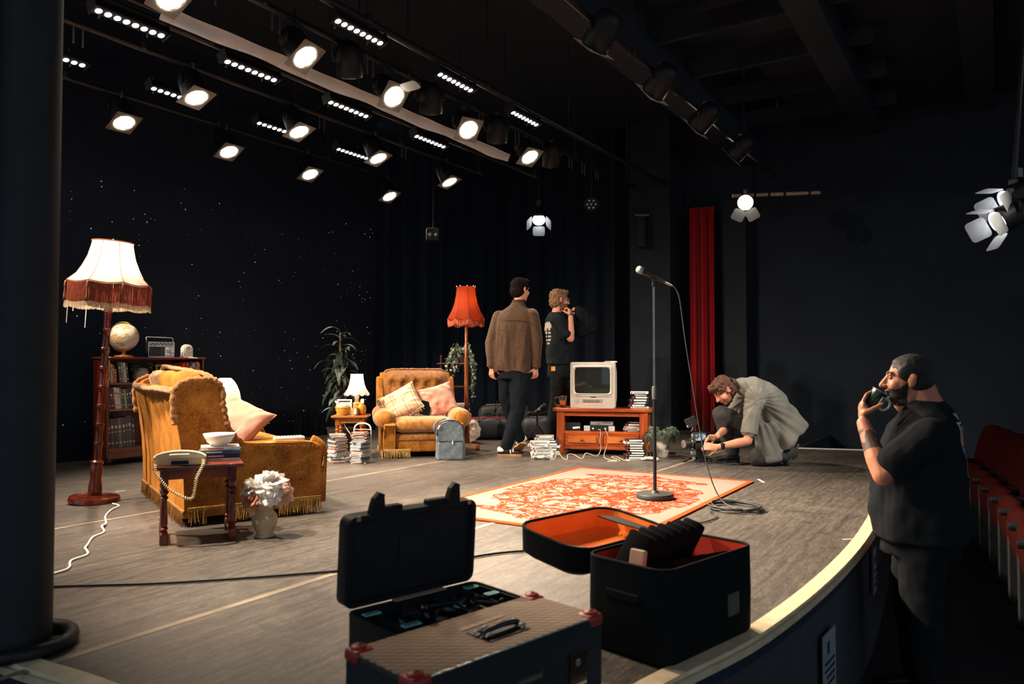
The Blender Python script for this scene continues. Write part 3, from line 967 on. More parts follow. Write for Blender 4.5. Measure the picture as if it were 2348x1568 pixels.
for sx in (-1, 1):
    for sy in (-1, 1):
        bm = NB(); lathe(bm, [(0.02, 0), (0.028, 0.02), (0.03, 0.06)], 10, c=(sx * (hw - 0.1), sy * 0.32, 0)); obj('foot', bm, M_MAHOG, t, smooth=True)
# worn dangling tassel at the arm front
bm = NB(); fringe(bm, (-hw, -0.43, 0.36), (-hw + 0.05, -0.435, 0.36), 0.08, 22, r=0.004, seed=8); obj('arm_tassel', bm, M_FRINGE, t)['kind'] = 'stuff'

def cushion(name, label, w, h, d, m, loc, rot, seed=0, cat='cushion', wr=0.012, matfn=None, mats=None):
    """stuffed square cushion with pinched corners and soft creases"""
    bm = NB()
    def f(sgn):
        def g_(u, v):
            x, y = (u - 0.5) * 2, (v - 0.5) * 2
            pin = 1 - 0.10 * (1 - x * x) * abs(y) ** 3 * 1.0
            pin2 = 1 - 0.10 * (1 - y * y) * abs(x) ** 3 * 1.0
            X, Y = x * w / 2 * pin2, y * h / 2 * pin
            e = max(0.0, (1 - x ** 4)) * max(0.0, (1 - y ** 4))
            Z = sgn * d / 2 * e ** 0.55
            ed = 1 - e
            Z += wr * nz((x * 2.2, y * 2.2, sgn), 1.3, seed) * e ** 0.3 + wr * 0.8 * e ** 0.3 * math.sin(14 * (x * 0.6 + y) + 4 * nz((x, y, 0), 1.5, seed)) * max(0, abs(x * y)) * 1.3
            return V((X, Y, Z))
        return g_
    A = grid(bm, f(1), 26, 26)
    B = grid(bm, f(-1), 26, 26)
    bmesh.ops.remove_doubles(bm, verts=bm.verts, dist=0.002)
    t = thing(name, label, cat, loc, 0, rot=rot)
    for ff in bm.faces:
        if matfn: ff.material_index = matfn(ff.calc_center_median())
    obj('cover', bm, m, t, smooth='all', mats=mats)
    bm = NB()
    ed = []
    for k in range(27): ed.append((k / 26, 0))
    for k in range(1, 27): ed.append((1, k / 26))
    for k in range(1, 27): ed.append((1 - k / 26, 1))
    for k in range(1, 26): ed.append((0, 1 - k / 26))
    tube(bm, [f(1)(u, v) * 1.003 for u, v in ed], 0.004, n=5, closed=True)
    obj('seam', bm, m if not mats else mats[0], t, smooth='all')
    return t
M_PINK = mat('dusty_pink_velvet', '#cf8f7a', rough=0.8, sheen=0.6, scale=9, col2='#b97862', bump=0.1, bscale=200)
M_PINK2 = mat('pale_pink_linen', '#bd8e7c', rough=0.85, sheen=0.2, scale=9, col2='#a87866', bump=0.1, bscale=200)
cushion('pink_cushion', 'pale pink cushion propped up on the sofa arm', 0.44, 0.40, 0.14, M_PINK2, (-1.905, 5.20, 0.535), (Matrix.Rotation(math.radians(10), 3, 'Z') @ Matrix.Rotation(math.radians(50), 3, 'X') @ Matrix.Rotation(math.radians(58), 3, 'Z')).to_euler(), seed=3)

# remote control lying on the sofa arm
t = thing('remote_control', 'pale remote control lying on the sofa arm', 'remote', (-1.415, 4.86, 0.470), math.radians(26))
bm = NB(); bx(bm, (0, 0, 0.012), (0.19, 0.06, 0.022), bev=0.008, seg=2); obj('case', bm, M_WHITE, t, smooth=True)
for k in range(9):
    for j in range(3):
        bm = NB(); bx(bm, (-0.08 + k * 0.019, -0.016 + j * 0.016, 0.0245), (0.012, 0.009, 0.004), bev=0.001); obj('button', bm, mat('grey_key', '#9d9a95'), t)

# ================================================================ TURNED-LEG TABLES
def turned_leg(h, r, foot=0.06, square=0.055):
    """turned leg: square block at top and foot, beads and a long baluster between"""
    bm = NB()
    bx(bm, (0, 0, h - 0.04), (square * 0.72, square * 0.72, 0.08), bev=0.003)
    z0, z1 = foot, h - 0.08
    L = z1 - z0
    pr = [(0.0, z0), (r * 0.75, z0), (r * 0.9, z0 + 0.02 * L), (r * 0.6, z0 + 0.05 * L), (r * 0.95, z0 + 0.10 * L), (r * 0.6, z0 + 0.14 * L), (r * 0.8, z0 + 0.2 * L), (r * 0.72, z0 + 0.45 * L),
          (r * 0.55, z0 + 0.68 * L), (r * 0.95, z0 + 0.74 * L), (r * 0.55, z0 + 0.78 * L), (r * 1.0, z0 + 0.85 * L), (r * 0.6, z0 + 0.9 * L), (r * 0.85, z1), (0, z1)]
    lathe(bm, pr, 14)
    bx(bm, (0, 0, foot / 2), (square * 0.75, square * 0.75, foot), bev=0.004)
    return bm
def small_table(name, label, loc, rz, w, d, h, m, mv, floor_rails=True, apron=True, legw=None):
    t = thing(name, label, 'table', loc, rz)
    bm = NB(); bx(bm, (0, 0, h - 0.011), (w, d, 0.022), bev=0.007, seg=2); obj('top', bm, m, t, smooth=True)
    lw, ld = legw or (w / 2 - 0.055, d / 2 - 0.05)
    for sx in (-1, 1):
        for sy in (-1, 1):
            obj('leg', turned_leg(h - 0.022, 0.024), mv, t, smooth=True, loc=(sx * lw, sy * ld, 0))
    if apron:
        for sy in (-1, 1):
            bm = NB(); bx(bm, (0, sy * ld, h - 0.05), (2 * lw - 0.03, 0.016, 0.05)); obj('apron', bm, m, t)
        for sx in (-1, 1):
            bm = NB(); bx(bm, (sx * lw, 0, h - 0.05), (0.016, 2 * ld - 0.03, 0.05)); obj('apron', bm, m, t)
    if floor_rails:
        for sx in (-1, 1):
            bm = NB(); bx(bm, (sx * lw, 0, 0.05), (0.03, 2 * ld, 0.04), bev=0.004); obj('floor_rail', bm, m, t)
    return t
TB = V((-1.735, 4.235, 0)); TBR = math.radians(25)
small_table('nest_table', 'small mahogany turned-leg table holding the telephone', TB, TBR, 0.45, 0.36, 0.415, M_MAHOG_H, M_MAHOG)
def on_table(x, y, z=0.0):
    return TB + V((x * math.cos(TBR) - y * math.sin(TBR), x * math.sin(TBR) + y * math.cos(TBR), z))

# cream desk telephone
M_CREAM = mat('cream_plastic', '#d8c6a0', rough=0.35, var=0.05)
t = thing('telephone', 'cream push-button telephone with coiled cord on the small table', 'telephone', on_table(-0.085, -0.075, 0.416), TBR + math.radians(-8))
bm = NB(); prism(bm, [(-0.12, 0.0), (0.12, 0.0), (0.122, 0.012), (0.116, 0.038), (-0.116, 0.038), (-0.122, 0.012)], 'y', -0.075, 0.085, bev=0.004); obj('base', bm, M_CREAM, t, smooth=True)
bm = NB()
hp = spline([(-0.122, 0.030, 0), (-0.124, 0.052, 0), (-0.07, 0.070, 0), (0, 0.076, 0), (0.07, 0.070, 0), (0.124, 0.050, 0), (0.122, 0.030, 0), (0.07, 0.036, 0), (0, 0.04, 0), (-0.07, 0.036, 0)], 4, closed=True)
prism(bm, [(p.x, p.y) for p in hp], 'y', -0.095, -0.035, bev=0.006); obj('handset', bm, M_CREAM, t, smooth=True)
bm = NB(); bx(bm, (0.0, -0.097, 0.056), (0.10, 0.006, 0.011), bev=0.003); obj('handset_bar', bm, mat('pale_cream', '#f0dfc0', rough=0.3), t)
bm = NB(); bx(bm, (0.0, -0.077, 0.014), (0.085, 0.008, 0.018)); obj('front_recess', bm, M_CABLE, t)
for j in range(4):
    for k in range(3):
        bm = NB(); bx(bm, (-0.02 + k * 0.024, 0.0 + j * 0.019, 0.041), (0.016, 0.012, 0.007), bev=0.002); obj('key', bm, M_WHITE, t)
bm = NB()                                  # coiled cord hanging down over the table edge
ctr = spline([(-0.115, -0.105, 0.012), (-0.105, -0.130, -0.035), (-0.04, -0.150, -0.115), (0.045, -0.152, -0.165), (0.075, -0.150, -0.155), (0.09, -0.145, -0.06), (0.118, -0.125, 0.0), (0.118, -0.095, 0.026)], 40)
# helix round the centre line
pts = []
acc = 0.0
prevp = ctr[0]
for i, p in enumerate(ctr):
    acc += (p - prevp).length; prevp = p
    d = (ctr[min(i + 1, len(ctr) - 1)] - ctr[max(i - 1, 0)]).normalized()
    a = d.orthogonal().normalized() if i == 0 else (a - d * a.dot(d)).normalized()
    b_ = d.cross(a)
    th = acc * 2 * PI / 0.0115
    pts.append(p + (a * math.cos(th) + b_ * math.sin(th)) * 0.0075)
tube(bm, pts, 0.0026, n=5); obj('coiled_cord', bm, M_CREAM, t, smooth='all')

# books and bowl on the table
bk = [('#b9c4c8', 0.016, 'pale grey paperback at the bottom of the stack under the bowl', 0.0, 0.21, 0.15), ('#1d2531', 0.022, 'black hardback, second from the bottom under the bowl', 0.06, 0.205, 0.15),
      ('#35527e', 0.020, 'dark blue hardback, second from the top under the bowl', -0.03, 0.215, 0.155), ('#eae4e0', 0.018, 'white hardback directly under the white bowl', 0.05, 0.20, 0.145)]
def book(name, label, loc, rz, w, d, h, col, cat='book', group=None, pages='#e8ddc8'):
    """lying book: boards, spine and page block; spine towards -y"""
    t = thing(name, label, cat, loc, rz, group)
    bm = NB()
    bx(bm, (0, 0, 0.0012), (w, d, 0.0024)); bx(bm, (0, 0, h - 0.0012), (w, d, 0.0024)); bx(bm, (0, -d / 2 + 0.0015, h / 2), (w, 0.003, h), bev=0.001)
    obj('cover', bm, mat('cover_' + col, col, rough=0.45, var=0.08), t)
    bm = NB(); bx(bm, (0, 0.001, h / 2), (w - 0.008, d - 0.008, h - 0.0048)); obj('pages', bm, mat('pages', pages, rough=0.8, scale=90, stretch=(0.2, 0.2, 8)), t)
    bm = NB(); bx(bm, (-w * 0.12, -d / 2 - 0.0003, h / 2), (w * 0.4, 0.0012, h * 0.28)); obj('spine_title', bm, mat('title_' + col, '#c8c2b4' if sum(lin(col)[:3]) < 1.2 else '#b04038', rough=0.5), t)
    return t
z = 0.4155
for c, h, lb, r, w, d in bk:
    book('book', lb, on_table(0.115, 0.02, z), TBR + math.radians(-6) + r, w, d, h, c, group='books under the white bowl')
    z += h + 0.0006
M_CHINA = mat('white_china', '#efece6', rough=0.15, var=0.03)
t = thing('cereal_bowl', 'white china bowl standing on the books beside the telephone', 'bowl', on_table(0.11, 0.02, z), 0)
bm = NB()
lathe(bm, [(0.0, 0.003), (0.04, 0.003), (0.04, 0.0), (0.043, 0.0), (0.045, 0.008), (0.062, 0.02), (0.078, 0.045), (0.086, 0.068), (0.083, 0.068), (0.072, 0.045), (0.05, 0.016), (0.0, 0.01)], 32); obj('bowl', bm, M_CHINA, t, smooth='all')
t2 = thing('spoon', 'white spoon sticking out of the white china bowl', 'spoon', on_table(0.125, 0.02, z + 0.022), math.radians(8))
bm = NB(); tube(bm, [(-0.01, 0, 0), (0.03, 0, 0.02), (0.075, 0, 0.052), (0.105, 0, 0.074)], [0.004, 0.0045, 0.005, 0.0065], n=8, flat=0.5); obj('handle', bm, M_CHINA, t2, smooth='all')
bm = NB(); ell(bm, (-0.025, 0, -0.004), (0.022, 0.014, 0.005)); obj('spoon_bowl', bm, M_CHINA, t2, smooth='all')

# ================================================================ VASE OF PEONIES
VP = V((-1.365, 4.24, 0))
t = thing('ceramic_vase', 'cream stoneware jug vase on the floor beside the small table', 'vase', VP)
bm = NB()
lathe(bm, [(0.0, 0.004), (0.05, 0.0), (0.056, 0.004), (0.056, 0.010), (0.042, 0.018), (0.05, 0.04), (0.066, 0.07), (0.071, 0.095), (0.064, 0.122), (0.046, 0.142), (0.038, 0.16), (0.042, 0.185), (0.047, 0.195), (0.043, 0.195), (0.034, 0.165), (0.03, 0.15), (0.0, 0.14)], 36,
      wob=lambda a, r, z: (r * (1 + 0.012 * math.sin(60 * z) + 0.01 * math.sin(3 * a + 30 * z)), z))
obj('body', bm, mat('cream_stoneware', '#c9b592', rough=0.45, scale=12, col2='#a89672', bump=0.15, bscale=40), t, smooth='all')
bm = NB(); tube(bm, spline([(-0.036, -0.01, 0.185), (-0.075, -0.02, 0.175), (-0.078, -0.02, 0.14), (-0.058, -0.016, 0.112)], 6), 0.008, n=8); obj('handle', bm, mat('cream_stoneware', '#c9b592'), t, smooth='all')

def petal_mesh(name, L, W, curl, m, jag=0.0):
    bm = NB()
    def f(u, v):
        y = v
        w = W * (math.sin(PI * min(1, 0.12 + 0.80 * y)) ** 0.7)
        x = (u - 0.5) * 2
        zz = L * (y - 0.12 * y * abs(x) * (1 + jag * math.sin(9 * x)))
        out = curl * y * y + 0.25 * W * (x * x) * -1
        return V((x * w / 2, -out * L - 0.0, zz))
    grid(bm, f, 6, 6)
    bmesh.ops.solidify(bm, geom=bm.faces[:], thickness=0.0012)
    o = obj(name, bm, m, smooth='all'); me = o.data; bpy.data.objects.remove(o); return me
def flower(label, c, r, m, m2, n, seed, open_=0.9, up=(0, 0, 1)):
    rr = random.Random(seed)
    t = thing('peony', label, 'flower', c, 0, 'peonies in the vase', rot=V(up).to_track_quat('Z', 'Y').to_euler())
    big = petal_mesh('petal', r * 1.05, r * 1.0, 0.35, m, jag=0.6)
    sm = petal_mesh('petal', r * 0.8, r * 0.65, -0.15, m2, jag=0.9)
    for k in range(n):
        f = k / n
        a = k * 2.39996
        tilt = math.radians(12 + 78 * open_ * f ** 0.8) + rr.uniform(-.1, .1)
        me = sm if f < 0.45 else big
        rad = r * 0.10 + r * 0.16 * f
        part('petal', me, t, (rad * math.sin(a), -rad * math.cos(a), -r * 0.35 - 0.1 * r * f), (tilt, 0, a), (1, 1, rr.uniform(.85, 1.08)))
    bm = NB(); ell(bm, (0, 0, -r * 0.2), (r * 0.42, r * 0.42, r * 0.55)); obj('heart', bm, m2, t, smooth='all')
    bm = NB(); e = V((VP.x, VP.y, 0.17)) - V(c)
    q = V(up).to_track_quat('Z', 'Y').to_matrix().inverted()
    tube(bm, [q @ V((0, 0, 0)), q @ (e * 0.4 + V((0, 0, -0.03))), q @ e], 0.004, n=6); obj('stem', bm, mat('green_stem', '#4a5a34', rough=0.6), t, smooth='all')
M_PW = mat('peony_white', '#faf6f2', rough=0.8, thin=0.1, var=0.02)
M_PB = mat('peony_blush', '#f4d4c4', rough=0.8, thin=0.1, var=0.08)
M_PP = mat('peony_dusty', '#d8a08a', rough=0.8, thin=0.2, var=0.15)
def FL(dx, dz, dy=0.0): return VP + V((dx, dy, dz))
flower('large white peony at the top of the bunch', FL(0.022, 0.325), 0.085, M_PW, M_PW, 34, 1, up=(0.05, -0.35, 0.94))
flower('white peony at the upper left of the bunch', FL(-0.085, 0.285, -0.01), 0.062, M_PW, M_PW, 28, 2, up=(-0.5, -0.5, 0.7))
flower('dusty pink frilled peony at the lower left of the bunch', FL(-0.065, 0.225, -0.055), 0.05, M_PP, M_PP, 34, 3, open_=0.7, up=(-0.25, -0.85, 0.35))
flower('white ranunculus-like peony at the front of the bunch', FL(0.045, 0.245, -0.075), 0.056, M_PW, M_PW, 26, 4, open_=0.75, up=(0.15, -0.95, 0.25))
flower('blush peony at the right of the bunch', FL(0.108, 0.255, -0.01), 0.066, M_PB, M_PB, 28, 5, up=(0.75, -0.45, 0.4))
flower('small white peony tucked behind the left of the bunch', FL(-0.02, 0.27, 0.03), 0.06, M_PW, M_PB, 24, 6, up=(-0.1, 0.3, 0.9))

# ================================================================ TALL CREAM LAMP
def shade_mesh(name, prof, n, ribs, m, scal=0.0, flare=None):
    """lampshade: profile (r,z) from bottom to top, with soft panels between ribs and a scalloped hem"""
    bm = NB()
    def wob(a, r, z):
        k = abs(math.sin(a * ribs / 2))
        t_ = (z - prof[0][1]) / (prof[-1][1] - prof[0][1])
        return r * (1 - 0.035 * k * (1 if t_ < 0.95 else 0.6)), z - scal * k * (1 - t_) ** 6
    lathe(bm, prof, n, wob=wob)
    bmesh.ops.solidify(bm, geom=bm.faces[:], thickness=0.002)
    return bm
LP = V((-2.885, 5.30, 0))
t = thing('floor_lamp', 'tall turned-wood floor lamp with cream shade and rust fringe', 'floor lamp', LP, rot=(0, math.radians(3.3), 0))
bm = NB(); lathe(bm, [(0, 0), (0.155, 0), (0.162, 0.006), (0.162, 0.028), (0.155, 0.04), (0.125, 0.045), (0.12, 0.041), (0.06, 0.043), (0.04, 0.05), (0, 0.05)], 40); obj('base', bm, wood('lamp_mahogany', '#3c140b', '#6e2814', rough=0.25, coat=0.6, stretch=(1, 0.2, 1)), t, smooth=True)
pr = [(0.0, 0.04), (0.042, 0.045), (0.046, 0.06), (0.044, 0.10), (0.036, 0.16), (0.040, 0.20), (0.042, 0.24), (0.036, 0.262), (0.041, 0.27), (0.041, 0.278), (0.030, 0.29)]
zz = 0.29
while zz < 1.22:
    pr += [(0.024, zz), (0.0235, zz + 0.07), (0.026, zz + 0.103), (0.030, zz + 0.108), (0.027, zz + 0.114), (0.030, zz + 0.12), (0.0255, zz + 0.126)]
    zz += 0.131
pr += [(0.022, 1.24), (0.026, 1.30), (0.026, 1.34), (0.015, 1.36), (0.012, 1.45), (0, 1.45)]
bm = NB(); lathe(bm, pr, 18); obj('pole', bm, wood('lamp_mahogany_pole', '#3c140b', '#6e2814', rough=0.25, coat=0.6), t, smooth=True)
SHP = [(0.268, 1.515), (0.248, 1.535), (0.216, 1.565), (0.185, 1.62), (0.155, 1.69), (0.138, 1.76), (0.130, 1.80)]
bm = shade_mesh('s', SHP, 72, 8, None, scal=0.012)
sh = obj('lamp_shade', bm, mat('cream_shade', '#f4efe6', rough=0.8, thin=0.55, var=0.03), t, smooth='all')
bm = NB()
for k in range(8):
    a = 2 * PI * k / 8
    tube(bm, [V((r * 1.004 * math.cos(a), r * 1.004 * math.sin(a), z)) for r, z in SHP], 0.0022, n=5)
obj('shade_rib', bm, mat('tan_braid', '#b58a68', rough=0.7), sh, smooth='all')
bm = NB()
for (r, z) in ((0.131, 1.802),):
    tube(bm, [(r * math.cos(2 * PI * k / 48), r * math.sin(2 * PI * k / 48), z) for k in range(48)], 0.004, n=6, closed=True)
def hem(a): return 0.270 * (1 - 0.035 * abs(math.sin(4 * a))), 1.513 - 0.012 * abs(math.sin(4 * a))
tube(bm, [(hem(2 * PI * k / 96)[0] * math.cos(2 * PI * k / 96), hem(2 * PI * k / 96)[0] * math.sin(2 * PI * k / 96), hem(2 * PI * k / 96)[1]) for k in range(96)], 0.0045, n=6, closed=True)
obj('shade_braid', bm, mat('rust_braid', '#a8583c', rough=0.7), sh, smooth='all')
rr = random.Random(3)
for (nm_, z0, hh, col, c2, off, nn_) in (('fringe', 1.508, 0.135, '#b0583a', '#8a4029', 0.0, 760), ('fringe_ends', 1.375, 0.035, '#e4d4bc', '#cbb898', 0.003, 520)):
    bm = NB()
    for k in range(nn_):
        a = 2 * PI * (k + rr.random()) / nn_
        r, zh = hem(a); z1 = zh - (1.513 - z0)
        p = V(((r + off) * math.cos(a), (r + off) * math.sin(a), z1)); h2 = hh * rr.uniform(.9, 1.06)
        e = V(((r + off + rr.uniform(-.004, .006)) * math.cos(a + rr.uniform(-.01, .01)), (r + off) * math.sin(a), z1 - h2))
        tube(bm, [p, e], 0.0021, n=4, cap=False)
    obj(nm_, bm, mat('silk_' + nm_, col, rough=0.6, col2=c2, scale=40, thin=0.2), t)['kind'] = 'stuff'
for k in range(8):
    a = 2 * PI * k / 8; r = 0.275
    bm = NB(); p = V((r * math.cos(a), r * math.sin(a), 0))
    tube(bm, [p + V((0, 0, z)) for z in (1.505, 1.49, 1.478, 1.47, 1.462, 1.45, 1.40, 1.37)], [0.006, 0.011, 0.008, 0.012, 0.008, 0.007, 0.010, 0.011], n=8)
    obj('tassel', bm, mat('brown_tassel', '#7d4f3a', rough=0.7), t, smooth='all')
for a, z in ((2.6, 1.20), (3.0, 1.31), (4.1, 1.22), (0.0, 1.33)):
    bm = NB(); p = V((0.27 * math.cos(a), 0.27 * math.sin(a), 1.38)); tube(bm, [p, p + V((0, 0, z - 1.38))], 0.0026, n=5); obj('loose_thread', bm, M_WHITE, t)
bm = NB(); lathe(bm, [(0, 1.83), (0.008, 1.82), (0.01, 1.81), (0.004, 1.80), (0.004, 1.46)], 10); obj('finial', bm, M_BRASS, t, smooth=True)
bm = NB(); ell(bm, (0, 0, 1.62), (0.03, 0.03, 0.045)); obj('bulb', bm, mat('warm_bulb', '#ffeed8', emit=30, ecol='#ffe8cc'), t, smooth='all')
bm = NB()
tube(bm, spline([(0.165, -0.06, 0.006), (0.20, -0.12, 0.006)], 2), 0.004, n=6)
obj('plug_lead', bm, M_WHITE, t)
l = bpy.data.lights.new('bulb', 'POINT'); l.energy = 14; l.color = (1, .92, .8); l.shadow_soft_size = 0.05
o = bpy.data.objects.new('bulb_light', l); link(o, t); o.location = (0, 0, 1.62)

def flex(name, pts, r, m, label, n=8, z=None):
    bm = NB(); tube(bm, spline([V(p) for p in pts], n), r, n=6)
    return tag(obj(name, bm, m, smooth='all'), label, 'cable')
flex('lamp_flex', [(-2.70, 5.19, 0.008), (-2.62, 5.12, 0.006), (-2.60, 4.98, 0.005), (-2.53, 4.78, 0.005), (-2.41, 4.56, 0.005), (-2.36, 4.42, 0.02), (-2.30, 4.33, 0.005), (-2.29, 4.20, 0.006), (-2.22, 4.02, 0.006), (-2.17, 3.91, 0.018), (-2.11, 3.82, 0.006), (-2.12, 3.70, 0.006), (-2.06, 3.58, 0.006), (-2.06, 3.50, 0.006), (-2.15, 3.3, 0.006)], 0.006, M_WHITE,
     'white flex trailing across the stage from the cream floor lamp')
flex('stage_cable', [(-2.5, 3.18, 0.008), (-1.94, 3.27, 0.008), (-1.45, 3.33, 0.008), (-0.79, 3.51, 0.008), (-0.30, 3.70, 0.008), (-0.02, 3.86, 0.008), (0.5, 4.0, 0.008), (0.95, 4.35, 0.008)], 0.006, M_CABLE,
     'black cable lying straight across the stage behind the cases')

# ================================================================ BOOKCASE
BP = S(4.02 + 0.515, 7.02, 0); 
BK = thing('bookcase', 'dark mahogany three-shelf bookcase behind the cream floor lamp', 'bookcase', BP, STAGE_RZ)
BW, BD, BH = 1.03, 0.24, 1.02
for s in (-1, 1):
    bm = NB(); bx(bm, (s * (BW / 2 - 0.012), BD / 2, 0.54), (0.024, BD, 0.96), bev=0.003); obj('side_panel', bm, M_MAHOG, BK)
bm = NB(); bx(bm, (0, BD / 2, BH - 0.011), (BW + 0.03, BD + 0.03, 0.022), bev=0.006); obj('top', bm, M_MAHOG_H, BK)
bm = NB(); bx(bm, (0, BD - 0.006, 0.54), (BW - 0.04, 0.01, 0.95)); obj('back_board', bm, wood('dark_back', '#2c0d08', '#4c1a10', rough=0.5, coat=0.1), BK)
SHELF = (0.775, 0.525, 0.155)
for z in SHELF:
    bm = NB(); bx(bm, (0, BD / 2 + 0.004, z - 0.010), (BW - 0.05, BD - 0.02, 0.020), bev=0.003); obj('shelf', bm, wood('shelf_wood', '#6a3a20', '#a0663c', rough=0.4, stretch=(0.12, 1, 1)), BK)
bm = NB(); bx(bm, (0, 0.012, 0.10), (BW - 0.05, 0.02, 0.085), bev=0.003); obj('plinth', bm, wood('plinth_wood', '#5a2c18', '#8a4c2c', rough=0.4, stretch=(0.12, 1, 1)), BK)
for sx in (-1, 1):
    for y in (0.03, BD - 0.03):
        bm = NB(); lathe(bm, [(0, 0), (0.012, 0.0), (0.014, 0.02), (0.026, 0.035), (0.026, 0.048), (0.016, 0.06), (0, 0.06)], 14, c=(sx * (BW / 2 - 0.04), y, 0)); obj('foot', bm, M_MAHOG, BK, smooth=True)
    bm = NB(); tube(bm, [(sx * (BW / 2 - 0.014), -0.004, 0.99), (sx * (BW / 2 - 0.014), -0.006, 0.82), (sx * (BW / 2 - 0.004), -0.008, 0.80), (sx * (BW / 2 - 0.004), -0.004, 0.74)], 0.006, n=6); obj('edge_bead', bm, M_OAK_V, BK)
def onb(x, y, z):
    return BP + V((x * UX - y * UY, x * UY + y * UX, z))
def standing_book(label, x, y, z, w, h, d, col, lean, group, title=True):
    """upright book, spine to the front (-y); x is the left foot of the spine"""
    t = thing('book', label, 'book', onb(x, y, z), 0, group, rot=(0, lean, STAGE_RZ))
    bm = NB()
    bx(bm, (0.001, d / 2, h / 2), (0.002, d, h)); bx(bm, (w - 0.001, d / 2, h / 2), (0.002, d, h)); bx(bm, (w / 2, 0.0015, h / 2), (w, 0.003, h), bev=0.0008)
    obj('cover', bm, mat('cover_' + col, col, rough=0.5, var=0.12), t)
    bm = NB(); bx(bm, (w / 2, d / 2 + 0.002, h / 2), (w - 0.004, d - 0.006, h - 0.006)); obj('pages', bm, mat('pages', '#e8ddc8'), t)
    if title:
        for (zz, hh) in ((0.72, 0.10), (0.55, 0.03), (0.18, 0.04)):
            bm = NB(); bx(bm, (w / 2, -0.0006, h * zz), (w * 0.55, 0.0012, h * hh)); obj('spine_title', bm, mat('title_' + col, '#c9c2ae' if sum(lin(col)[:3]) < 1.0 else '#7d5a48', rough=0.5), t)
    return t
def row_books(x0, z, items, gname, y=0.02, lean=0.10):
    x = x0
    for k, (col, w, h, nmz) in enumerate(items):
        standing_book(nmz, x, y, z, w, h, 0.14, col, lean, gname)
        x += w / math.cos(lean) + 0.0015
row_books(-0.485, 0.775, [('#6f7cae', 0.018, 0.185, 'lavender book at the left end of the top shelf'), ('#c9b8a0', 0.014, 0.18, 'pale tan book beside the lavender one, top shelf'), ('#a06040', 0.02, 0.17, 'rust book half hidden by the lamp pole, top shelf'), ('#b86a3c', 0.016, 0.13, 'short orange-brown book on the top shelf near the lamp pole')], 'books at the left of the top shelf', lean=-0.06)
row_books(-0.385, 0.775, [('#4f5a52', 0.024, 0.195, 'dark green book left of the plant, top shelf'), ('#77807a', 0.024, 0.195, 'grey-green book left of the plant, top shelf'), ('#c3bda8', 0.022, 0.19, 'cream book left of the plant, top shelf'), ('#2f3a38', 0.02, 0.185, 'black-green book touching the plant, top shelf')], 'books beside the plant on the top shelf', lean=-0.12)
row_books(0.255, 0.775, [('#d8431f', 0.030, 0.19, 'bright orange-red book leaning right of the picture, top shelf')], 'red books on the top shelf', lean=0.14)
row_books(0.315, 0.775, [('#d8602c', 0.022, 0.195, 'orange book standing beside the leaning red one'), ('#7c1420', 0.016, 0.19, 'dark red book beside the orange one, top shelf'), ('#3c3f45', 0.026, 0.205, 'charcoal book near the right end of the top shelf'), ('#b9bcc0', 0.014, 0.19, 'thin pale grey book near the right end, top shelf'),
                         ('#e2e2e0', 0.012, 0.19, 'thin white book near the right end, top shelf'), ('#8a4a38', 0.016, 0.195, 'brown book near the right end, top shelf'), ('#d98a68', 0.022, 0.205, 'salmon book near the right end, top shelf'), ('#cfc4ac', 0.014, 0.19, 'cream book, second from the right end, top shelf'), ('#9a3a34', 0.010, 0.17, 'thin red book at the right end of the top shelf')], 'books at the right of the top shelf', lean=0.05)
row_books(-0.485, 0.525, [('#7a4432', 0.02, 0.19, 'brown book left end, middle shelf'), ('#3c4048', 0.03, 0.185, 'dark book behind the lamp pole, middle shelf'), ('#9c5a40', 0.014, 0.15, 'short russet book, middle shelf'), ('#d6d2cc', 0.024, 0.205, 'white book beside the lamp pole, middle shelf'), ('#c9c5bf', 0.026, 0.20, 'second white book leaning on the middle shelf'), ('#b2703a', 0.014, 0.20, 'orange-brown thin book, middle shelf'),
                          ('#2e6a68', 0.022, 0.19, 'teal book, middle shelf'), ('#8fa098', 0.02, 0.185, 'grey-green book, middle shelf'), ('#6a4030', 0.024, 0.19, 'dark brown book behind the sofa top, middle shelf'), ('#2c3c58', 0.03, 0.2, 'navy book behind the sofa top, middle shelf')], 'books on the middle shelf', lean=-0.13)
row_books(-0.485, 0.155, [('#3a2c2c', 0.03, 0.27, 'black-brown volume left end, bottom shelf'), ('#5a4a42', 0.034, 0.28, 'umber volume behind the lamp pole, bottom shelf'), ('#3a485c', 0.036, 0.28, 'slate blue volume beside the lamp pole, bottom shelf'), ('#8a6440', 0.034, 0.28, 'tan volume with banded spine, bottom shelf'), ('#3c5468', 0.04, 0.285, 'blue cloth volume with gilt marks, bottom shelf'), ('#7a4a34', 0.018, 0.295, 'narrow brown volume, bottom shelf'),
                          ('#48525e', 0.036, 0.30, 'grey-blue volume touching the sofa, bottom shelf'), ('#4c3a30', 0.03, 0.28, 'dark brown volume behind the sofa, bottom shelf')], 'volumes on the bottom shelf', lean=-0.07)
